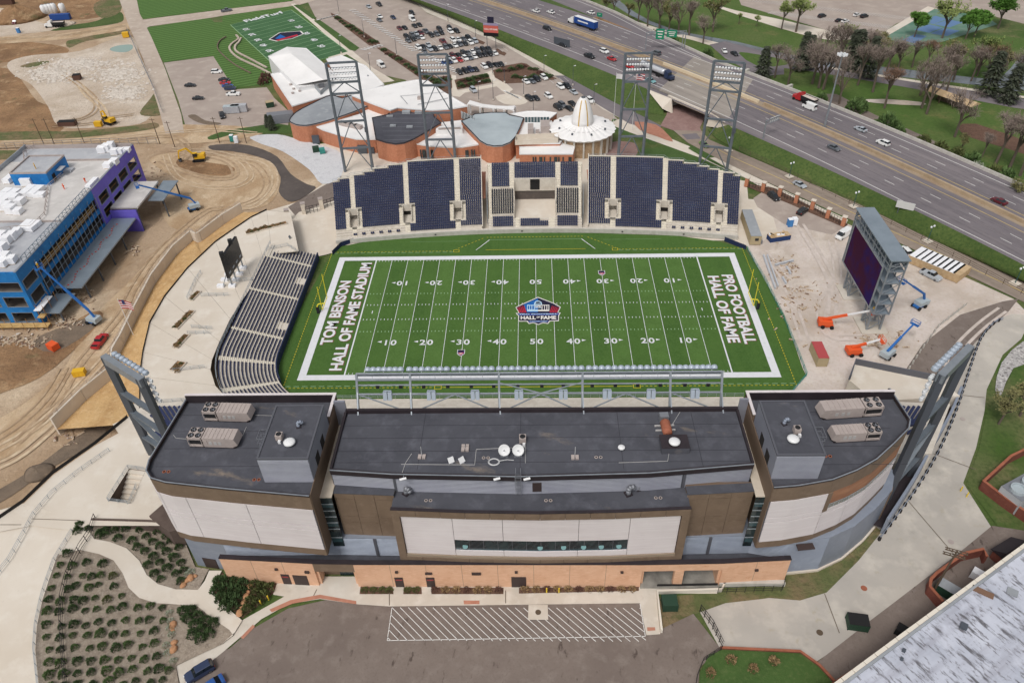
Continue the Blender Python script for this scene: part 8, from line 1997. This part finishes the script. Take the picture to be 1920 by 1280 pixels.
sd=thing('garden_shed','small red shed with a dark pitched roof beside the warehouse','shed',P(1890,1050,.1),.5);b=MB();b.box((0,0,1.2),(5,4,2.4));b.build('walls','brick_red',sd);b=MB();b.add([(-2.8,-2.4,2.3),(2.8,-2.4,2.3),(2.8,2.4,2.3),(-2.8,2.4,2.3),(-2.8,0,4),(2.8,0,4)],((0,1,5,4),(2,3,4,5),(0,4,3),(1,2,5)));b.build('roof','coping_dark',sd)
# ------------------------------------------------------------------ east concourse, curved ramp wall
ep=thing('east_platform','raised pale concrete platform with a dark parapet behind the right roof end','platform',P(1680,720,0));q=PX([(1602,682),(1768,716),(1800,742),(1640,752),(1592,712)],CZ);b=MB();b.prism([V2(p) for p in q],0,CZ);wpart('deck',b,'concrete_pale',ep);b=MB();b.wall([q[4],q[0],q[1]],1.5,.4);wpart('parapet',b,'frame_grey',ep)
RW_=[(1652,1000),(1700,925),(1742,850),(1770,800),(1790,752)];rw_=thing('ramp_wall','curved blue-grey metal ramp wall beside the right end of the press building','wall',P(1700,925));q=smoothed(PX(RW_,.1),4,False)
b=MB();b.wall(q,4.6,.5);wpart('cladding',b,'siding_blue',rw_);q3=[p+Vector((-3.0,1.6,0)) for p in q];b=MB();b.wall(q3,3.0,.4);wpart('inner_wall',b,'frame_grey',rw_);b=MB()
for a,c,e,f in zip(q,q[1:],q3[1:],q3):b.quad(a+Vector((0,0,1.6)),c+Vector((0,0,1.6)),e+Vector((0,0,1.6)),f+Vector((0,0,1.6)))
wpart('ramp_floor',b,'coping_dark',rw_)
low_fence('curb_rail',smoothed(PX([(1648,1012),(1712,925),(1760,845),(1792,770),(1810,715),(1836,640),(1862,608),(1880,600)],.25),3,False),.9,'black_edge','long row of black posts on the curb along the service drive',2.2,.42,panel=False,mesh_m='siding_blue')
# fences
low_fence('field_fence',PX([(1400,468),(1436,530),(1470,600),(1498,668),(1512,705),(1480,742)],.2),1.2,'porta_green','low green fence along the right edge of the turf',3,.08,panel=False)
low_fence('pad_wall',PX([(624,478),(640,462),(664,454)],.2),1.5,'navy_pad','navy padded wall at the far left corner of the turf');low_fence('pad_wall',PX([(1358,452),(1398,468)],.2),1.5,'navy_pad','navy padded wall at the far right corner of the turf')
low_fence('jersey_barrier',PX([(1704,692),(1728,655),(1760,612),(1812,572)],.2),1.0,'concrete_wall','line of pale barriers with green mesh beside the bare earth lane',2.5,.3)
for q,lab in (([(1632+0,0),],''),):pass
low_fence('site_fence',PX([(-40,282),(60,278),(180,272),(296,270)],.1),2.4,'grey_metal','wire fence along the haul road above the blue building',3.5,.12,panel=False);low_fence('site_fence',PX([(240,60),(262,110),(290,170),(306,214)],.1),2.2,'grey_metal','wire fence between the rubble pit and the straight road',4,.12,panel=False)
low_fence('gate_fence',PX([(1312,1146),(1334,1175),(1354,1215)],.25),2.2,'black_edge','black gate across the end of the service drive',1.2,.1,panel=False);low_fence('bank_fence',PX([(1345,1112),(1400,1110),(1466,1108),(1470,1090)],.2),1.8,'black_edge','black fence beside the weedy strip at the garage',1.6,.07,panel=False);low_fence('lot_fence',PX([(1352,1218),(1318,1240),(1306,1270),(1302,1300)],.2),1.4,'black_edge','black fence on the curved kerb of the lower lawn',1.6,.08,panel=False)
low_fence('highway_fence',[hw(y,near_d(y)-9,2.3) for y in range(104,-70,-8)],1.6,'stem_brown','dark wire fence halfway down the highway bank',5,.1,panel=False)
piers=PX([(1399,349),(1430,358),(1461,367),(1492,380),(1522,392),(1551,408),(1580,423)],.25)
for k,p in enumerate(piers):u=thing('brick_pier','brick gate pier, %s from the left along the street' % ORD[k],'pier',p,-.6,'street fence piers');b=MB();b.box((0,0,1.5),(1.1,1.1,3));b.build('shaft','brick_museum',u);b=MB();b.box((0,0,3.1),(1.4,1.4,.25));b.build('cap','concrete_pale',u)
low_fence('iron_fence',piers,2.0,'black_edge','black iron fence between the brick piers along the street',1.0,.08,panel=False)
for k,(x,y) in enumerate(((541,412),(571,400),(604,391))):u=thing('gate_pier','pale gate pier, %s from the left beside the far grandstand' % ORD[k],'pier',P(x,y,.3),.3,'stadium gate piers');b=MB();b.box((0,0,1.8),(1.3,1.3,3.6));b.build('shaft','concrete_pale',u);b=MB();b.box((0,0,3.65),(1.5,1.5,.2));b.build('cap','unit_tan',u)
for k,q in enumerate(([(575,402),(600,396)],[(608,390),(634,382)])):low_fence('entrance_gate',PX(q,.3),2.6,'black_edge','%s black entrance gate beside the far grandstand' % ('left','right')[k],1.2,.12,panel=False)
# ------------------------------------------------------------------ poles, lamps, signs
def lamp_post(p,h,lab,heads=1,m='steel_dark',grp=None):
 u=thing('light_pole',lab,'light pole',p,0,grp);b=MB();b.tube((0,0,0),(0,0,h),.02*h**.5+.08,6,.07);b.build('pole',m,u);b=MB()
 for k in range(heads):a=k*2*pi/heads+.3;b.tube((0,0,h-.1),(.7*cos(a),.7*sin(a),h),.05,4);b.box((.8*cos(a),.8*sin(a),h),(.6,.4,.15),a)
 b.build('lamp_head','lamp_white',u);b=MB();b.lathe([(.4,0),(.35,.6)],(0,0,0),8);b.build('base','concrete',u)
for k,(x,y) in enumerate(((636,25),(683,70),(744,104),(695,135),(840,40),(892,72),(946,155),(924,140),(1020,140),(1074,160),(982,180),(1000,210),(925,188),(1113,196),(898,190),(640,100))):lamp_post(P(x,y,.2),8,'slim lot light pole, %s counted down the museum lots' % ORD[k],1,'steel_dark','museum lot light poles')
hm=P(1545,241,HZ);u=thing('high_mast_light','very tall grey mast with a ring of lamps in the highway median','light pole',hm);b=MB();b.tube((0,0,0),(0,0,26),.42,8,.18);b.build('mast','truss_grey',u)
for k in range(8):a=k*pi/4;b=MB();b.box((1.3*cos(a),1.3*sin(a),25.8),(.9,.6,.5),a);b.bar((0,0,26),(1.2*cos(a),1.2*sin(a),26),.1);b.build('lamp','lamp_white',u)
mat('lamp_green',S(44,84,84),.6)
for k,(x,y) in enumerate(((1366,282),(1480,331),(1600,387),(1739,452),(1903,531))):
 u=thing('street_lamp','green twin-globe street lamp, %s from the left along the street' % ORD[k],'street lamp',P(x,y,.5),.5,'green street lamps');b=MB();b.tube((0,0,0),(0,0,4.6),.13,6,.08);b.bar((-.6,0,4.5),(.6,0,4.5),.1);b.build('post','lamp_green',u);b=MB();b.box((0,0,.05),(2.2,2.2,.3));b.build('pad','concrete_pale',u)
 for s in (-.6,.6):b=MB();b.lathe([(.1,4.5),(.28,4.7),(.28,4.95),(.05,5.2)],(s,0,0),8);b.build('globe','lamp_white',u)
for k,(x,y) in enumerate(((82,270),(102,270),(158,268),(300,270),(328,276),(412,268),(462,268))):u=thing('utility_pole','wooden utility pole, %s from the left along the haul road' % ORD[k],'utility pole',P(x,y,.1),0,'haul road poles');b=MB();b.tube((0,0,0),(0,0,10),.16,6,.1);b.build('pole','stem_brown',u);b=MB();b.bar((-1,0,9.4),(1,0,9.4),.12);b.build('crossarm','stem_brown',u)
u=thing('utility_pole','wooden utility pole with several crossarms beside the transformer yard','utility pole',P(1750,1108,.1));b=MB();b.tube((0,0,0),(0,0,12),.22,8,.14);b.build('pole','stem_brown',u)
for z in (11.6,10.4):b=MB();b.bar((-1.6,.6,z),(1.6,-.6,z),.16);b.bar((-1.4,1.0,z),(1.8,-.2,z),.12);[b.lathe([(.12,0),(.08,.35)],(x,-x*.38,z),6) for x in (-1.4,-.6,.6,1.4)];b.build('crossarm','stem_brown',u)
mat('sign_green',S(24,130,96),.6);mat('sign_panel',S(206,206,204),.6);mat('board_red',S(196,96,84),.6);mat('board_lilac',S(150,140,168),.6)
def sign(p,a,w,h,z,m,lab,posts=2,txt=(),name='road_sign',board=None):
 u=thing(name,lab,'sign',p,a);b=MB()
 for k in range(posts):x=0 if posts == 1 else (k/(posts-1)-.5)*w*.6;b.bar((x,.12,0),(x,.12,z+h*.9),.22 if h > 2 else .12)
 b.build('post','steel_dark' if h > 2 else 'grey_metal',u);b=MB();b.box((0,0,z+h/2),(w,.15,h));o=b.build('panel',m,u)
 for s,y,sz,tm in txt:t=text_mb(s,sz,.03);t.xf(Matrix.Translation((0,-.09,z+y)) @ Matrix.Rotation(pi/2,4,'X'));t.build('lettering',tm,u)
 return u
bl=sign(P(922,96,.2),-.25,7,3.2,8.2,'board_red','tall pylon sign reading HALL OF FAME beside the lot',2,[('HALL OF FAME',1.2,.95,'emblem_white')],'pylon_sign')
for z,h,w,m in ((6.6,1.6,7,'screen_black'),(11.4,.9,7,'board_lilac'),(12.5,2.6,3,'emblem_navy')):b=MB();b.box((0,0,z+h/2),(w,.3,h));b.build('panel',m,bl)
sign(P(1690,408,1.2),-.55,5,2.2,3,'sign_panel','blank pale sign on two posts on the highway bank',2);sign(P(1053,100,1.5),-.7,9,3.0,3.5,'steel_dark','large sign seen from behind on three posts beside the highway',3);sign(P(1124,38,HZ),-.6,2.8,1.8,1.5,'sign_green','small green exit sign in the ramp gore',1,[('EXIT',.9,.5,'emblem_white')])
g0,g1=P(1278,92,HZ),P(1210,94,HZ);gt=thing('sign_gantry','truss gantry with two green signs over the highway','sign gantry',g0);b=MB();dn=(g1-g0)
for e in (0,1.4):b.bar(g0+Vector((e,e,0)),g0+Vector((e,e,7.5)),.3)
b.bar(g1,g1+Vector((0,0,7.5)),.3)
for z in (6.2,7.4):b.bar(g0+Vector((0,0,z)),g1+Vector((0,0,z)),.2);b.bar(g0+Vector((1,1,z)),g1+Vector((1,1,z)),.2)
for k in range(10):b.bar(g0.lerp(g1,k/10)+Vector((0,0,6.2)),g0.lerp(g1,(k+.5)/10)+Vector((0,0,7.4)),.1)
wpart('truss',b,'truss_grey',gt)
for f,w,h in ((.3,4.4,3),(.62,3.6,4.4)):
 c=g0.lerp(g1,f)+Vector((-.3,-.5,6.8));b=MB();b.box(c,(w,.2,h),-.25);sg=wpart('sign_panel',b,'sign_green',gt);b=MB();
 for r in range(3):b.box(c+Vector((-.03,-.14,h*.25-r*h*.26)),(w*(.7-.12*r),.04,h*.1),-.25)
 wpart('legend',b,'emblem_white',sg)
cg=thing('cantilever_gantry','single-post cantilever sign frame at the near highway edge','sign gantry',P(1429,268,3));p=P(1429,268,3);b=MB();b.bar(p,p+Vector((0,0,8)),.35);b.bar(p+Vector((0,0,8)),p+Vector((6,4.5,8)),.25);b.bar(p+Vector((0,0,6.6)),p+Vector((6,4.5,6.6)),.2)
for k in range(6):b.bar(p+Vector((k,k*.75,6.6)),p+Vector((k+.5,k*.75+.4,8)),.12)
wpart('frame',b,'truss_grey',cg);b=MB();b.box(p+Vector((3.6,2.9,7.3)),(4.6,.2,1.8),.64);wpart('panel_back',b,'sign_panel',cg)
mat('flag_red',S(176,60,66),.8);mat('flag_white',S(220,216,216),.8);mat('flag_blue',S(52,58,104),.8)
for k,(x,y,h,lab) in enumerate(((1185,245,22,'tall flagpole with the striped national flag behind the rotunda'),(1150,235,20,'flagpole with a white flag beside the rotunda'),(252,632,12,'flagpole with a striped flag by the site wall'),(578,400,1,''))):
 if not lab:continue
 u=thing('flagpole',lab,'flagpole',P(x,y,.1 if k < 2 else 2));b=MB();b.tube((0,0,0),(0,0,h),.1,6,.05);b.build('pole','white_metal',u)
 for j in range(1 if k == 1 else 7):b=MB();z=h-.5-j*.35;hh=.35 if k != 1 else 1.8;b.add([(0,0,z),(1.5,.3,z-.3),(3,-.2,z-.6),(3,-.2,z-.6-hh),(1.5,.3,z-.3-hh),(0,0,z-hh)],((0,1,4,5),(1,2,3,4)));b.build('flag_stripe','flag_white' if k == 1 or j % 2 else 'flag_red',u)
 if k != 1:b=MB();b.box((.65,.16,h-1.15),(1.2,.06,1.3));b.build('flag_canton','flag_blue',u)
# park shelter, heaps, rubble
u=thing('picnic_shelter','open picnic shelter with a tan roof in the park','shelter',P(1781,196,.1),pdir(1760,180,60,22));b=MB();b.add([(-10,-3,3),(10,-3,3),(10,3,3),(-10,3,3),(-10,0,4.2),(10,0,4.2)],((0,1,5,4),(2,3,4,5),(0,4,3),(1,2,5)));b.build('roof','crate_wood',u)
for x in (-9,-3,3,9):
 for y in (-2.6,2.6):b=MB();b.bar((x,y,0),(x,y,3),.25);b.build('post','stem_brown',u)
b=MB();b.box((0,1,.8),(12,1.4,1.6));b.build('tables','stem_brown',u)
def heap(name,px,py,r,h,m,lab,cat):b=MB();n=22;b.lathe([(r,0),(r*.8,h*.3),(r*.5,h*.72),(r*.2,h*.95),(.02,h)],(0,0,0),n);b.v=[(x*(1+.1*sin(3*atan2(y,x)+z)),y*(1+.12*sin(2*atan2(y,x)+1)),z*(1+.08*sin(5*atan2(y,x)))) for x,y,z in b.v];tag(b.build(name,m,None,True,P(px,py,.1)),lab,cat)
heap('gravel_heap',36,34,14,6,'brown_earth','tall brown gravel heap in the top left yard','heap');heap('gravel_heap',122,46,5,1.4,'pit_floor','small pale gravel heap behind the white truck','heap');heap('soil_heap',72,886,3,1.2,'dark_soil','small dark soil heap at the lower left fence','heap')
for k,(x,y) in enumerate(((86,28),(92,27),(98,26),(104,25),(120,25))):u=thing('storage_tank','white upright tank, %s from the left in the top left yard' % ORD[k],'tank',P(x,y,.1),0,'white tanks');b=MB();b.lathe([(1.6,0),(1.6,4.4),(1.0,5.0),(.1,5.1)],(0,0,0),12);b.build('shell','white_metal',u,True);b=MB();b.lathe([(.4,5.0),(.4,5.3),(.01,5.3)],(0,0,0),8);b.build('hatch','grey_metal',u)
truck(P(102,51,.1),pi+.1,'dump','white','white flatbed truck on the gravel yard');car(P(30,44,.1),-1.4,'pickup','maroon','dark red yard vehicle before the gravel heap')
b=MB();rr=random.Random(3)
for k in range(2600):
 c=rr.choice(((95,140,45,14),(220,140,50,18),(230,175,35,12),(150,120,60,10)));x,y=rr.gauss(c[0],c[2]*.5),rr.gauss(c[1],c[3]*.5);p=P(x,y,.1);s=rr.uniform(.25,.8)*rr.choice((1,1,1.7))
 v=[Vector((rr.uniform(.6,1)*q[0],rr.uniform(.6,1)*q[1],rr.uniform(.4,.8)*q[2]))*s+p for q in ((1,0,.1),(-.5,.9,.1),(-.5,-.9,.1),(.1,.1,1),(.7,.6,.5))];b.add(v,((0,1,3),(1,2,3),(2,0,3),(0,4,3),(0,1,4)))
mat('rubble_stone',S(220,212,202),.95,layers=[(S(190,178,166),.6,.4,.7)]);o=b.build('rubble','rubble_stone');tag(o,'pale broken rock rubble covering the pit floor','rubble',kind='stuff')
b=MB()
for c in ((30,640,60,12,120),(120,600,40,16,70),(150,560,30,12,40),(250,470,14,10,20),(1500,560,60,60,90),(1640,640,50,20,60),(1470,500,30,30,40),(290,330,20,20,25),(130,800,40,40,30)):
 for k in range(c[4]):p=P(rr.gauss(c[0],c[2]*.5),rr.gauss(c[1],c[3]*.5),.2);b.box((p.x,p.y,.3),(rr.uniform(.2,1.8),rr.uniform(.1,.5),rr.uniform(.06,.4)),rr.uniform(0,3))
tag(b.build('site_debris','debris_mix'),'scattered timber, metal and rubble scraps on the building sites','debris',kind='stuff')
# practice field marks, lot stripes, crossings
tl,tr_,br_=P(432,47,.12),P(546,19,.12),P(652,97,.12);struct('practice_turf',MB().sheet([tl,tr_,br_,br_+(tl-tr_)]),'practice_turf');b=MB();up=Vector((0,0,.03))
for k in range(16):t=k/15;stripe(b,tl.lerp(br_+(tl-tr_),t)+up,tr_.lerp(br_,t)+up,.22)
for f in (0,1):stripe(b,tl.lerp(tr_,f)+up,(br_+(tl-tr_)).lerp(br_,f)+up,.3)
struct('practice_lines',b,'field_faint')
dr_=(tr_-tl).normalized();dl=(br_-tr_).normalized();ang=atan2(dr_.y,dr_.x)
def ptext(s,size,px,py,a,m='field_white'):t=text_mb(s,size,.03);p=P(px,py,.2);t.xf(Matrix.Translation(p) @ Matrix.Rotation(a,4,'Z'));struct('field_lettering',t,m)
ptext('FieldTurf',6,498,33,ang,'field_white')
for j,s in enumerate(('10','20','30','40','50')):ptext(s,4,466+j*11,54+j*10,ang+pi/2);ptext(s,4,542+j*14,40+j*12,ang-pi/2)
for sz,m,z in ((9,'emblem_white',.17),(8.2,'emblem_navy',.19)):p=P(536,67,z);b=MB();b.sheet([p+Matrix.Rotation(ang,3,'Z') @ Vector((x*sz,y*sz,0)) for x,y in ((-1,.1),(0,.75),(1,.1),(.85,-.5),(0,-.75),(-.85,-.5))]);struct('practice_emblem',b,m)
p=P(534,69,.21);b=MB();b.sheet([p+Matrix.Rotation(ang,3,'Z') @ Vector((x,y,0)) for x,y in ((-5,.5),(0,4.6),(0,-1),(-4,-1))]);struct('practice_emblem',b,'emblem_blue');b=MB();b.sheet([p+Matrix.Rotation(ang,3,'Z') @ Vector((x,y,0)) for x,y in ((-6,-1.5),(6,-1.5),(5.4,-3.6),(-5.4,-3.6))]);struct('practice_emblem',b,'emblem_red')
b=MB()
for a,c,e,n in (((655,20),(668,19),(775,98),26),((785,98),(796,96),(858,140),16),((594,38),(604,35),(630,29),6),((676,92),(688,94),(712,82),6),((944,170),(954,174),(972,184),6)):
 for k in range(n):t=k/n;o=Vector((lerp(a[0],e[0],t)-a[0],lerp(a[1],e[1],t)-a[1],0));stripe(b,P(a[0]+o.x,a[1]+o.y,.3),P(c[0]+o.x,c[1]+o.y,.3),.7)
struct('crosswalk_stripes',b,'paint_white');b=MB()
for x0,y0,n in ((790,62,15),(800,75,16),(835,108,18),(1030,150,8)):
 for k in range(n):stripe(b,P(x0+k*9,y0-k*1.6,.2),P(x0+k*9+9,y0-k*1.6+7,.2),.12)
for k in range(60):stripe(b,P(1400+k*5,2+k*.6,.2),P(1408+k*5,-3+k*.6,.2),.15);stripe(b,P(1440+k*4,26+k*.5,.2),P(1449+k*4,21+k*.5,.2),.15)
struct('stall_lines',b,'paint_white')
# joints in the concrete drives and walks
b=MB()
for a,c in (((1546,1112),(1574,1186)),((1700,935),(1790,1040)),((1750,850),(1830,880)),((1800,740),(1846,745)),((730,1108),(730,1134)),((948,1106),(948,1130)),((0,983),(40,983)),((60,972),(150,975)),((594,1104),(588,1116))):stripe(b,P(*a,.26 if a[0] > 200 else CZ),P(*c,.26 if a[0] > 200 else CZ),.14)
struct('slab_joint',b,'joint')
# ------------------------------------------------------------------ garage ramp wall, people, statue
w_=thing('ramp_parapet','low cream wall round the garage ramp and planting','wall',P(1230,1130));b=MB();b.wall(PX([(1240,1186),(1232,1112),(1352,1108),(1358,1096)],.2),.9,.35);wpart('wall_body',b,'coping_cream',w_);b=MB();b.wall(PX([(1232,1098),(1345,1096)],.5),.5,.12);wpart('rail',b,'black_edge',w_)
def figure(p,a,lab,cm,cat='person',name='person',skin='rust_steel',hat=None,s=1.0):
 V_=[(0,0,.95),(0,0,1.2),(0,0,1.42),(0,0,1.52),(0,.02,1.68),(-.2,0,1.4),(-.27,.06,1.14),(-.2,.25,1.02),(.2,0,1.4),(.28,.05,1.14),(.2,.26,1.05),(-.1,0,.88),(-.12,.04,.48),(-.12,0,.08),(-.12,.14,.05),(.1,0,.88),(.13,-.02,.48),(.13,-.08,.08),(.13,.06,.05)]
 E_=[(0,1),(1,2),(2,3),(3,4),(2,5),(5,6),(6,7),(2,8),(8,9),(9,10),(0,11),(11,12),(12,13),(13,14),(0,15),(15,16),(16,17),(17,18)]
 R_=[.15,.15,.16,.07,.11,.08,.06,.045,.08,.06,.045,.1,.075,.055,.05,.1,.075,.055,.05]
 me=bpy.data.meshes.new('body');me.from_pydata(V_,E_,[]);u=thing(name,lab,cat,p,a);u.scale=(s,s,s);o=link('body',me,u);me.materials.append(MATS[cm]);md=o.modifiers.new('skin','SKIN');o.modifiers.new('sub','SUBSURF').levels=1
 for i,r in enumerate(R_):me.skin_vertices[0].data[i].radius=(r,r)
 me.skin_vertices[0].data[0].use_root=True
 if hat:b=MB();b.lathe([(.17,1.74),(.15,1.82),(.08,1.88),(.01,1.9)],(0,.02,0),10);b.build('hard_hat',hat,u,True)
 return u
figure(k1+Vector((0,0,.04)),1,'worker in a yellow vest standing in the left blue lift basket','machine_yellow',hat='white_metal');figure(k2+Vector((0,0,.04)),2,'worker in a yellow vest standing in the orange lift basket','machine_yellow',hat='machine_yellow');figure((-138,40,16),0,'worker in an orange vest crouched near the roof room','machine_orange',hat='machine_orange');figure((-133.5,44,16),1,'worker in an orange vest on the pale roof slab','machine_orange',hat='white_metal');figure((-148,46,19.7),2,'worker in a yellow vest on top of the blue roof room','machine_yellow',hat='machine_yellow')
sp_=P(546,456,CZ-1.5);b=MB();sq=figure(sp_+Vector((0,0,.5)),0,'dark bronze statue of a standing figure on the plaza','steel_dark','statue','statue',s=1.35);b.box((0,0,-.2),(1.2,1.2,.4));b.build('plinth','concrete',sq)
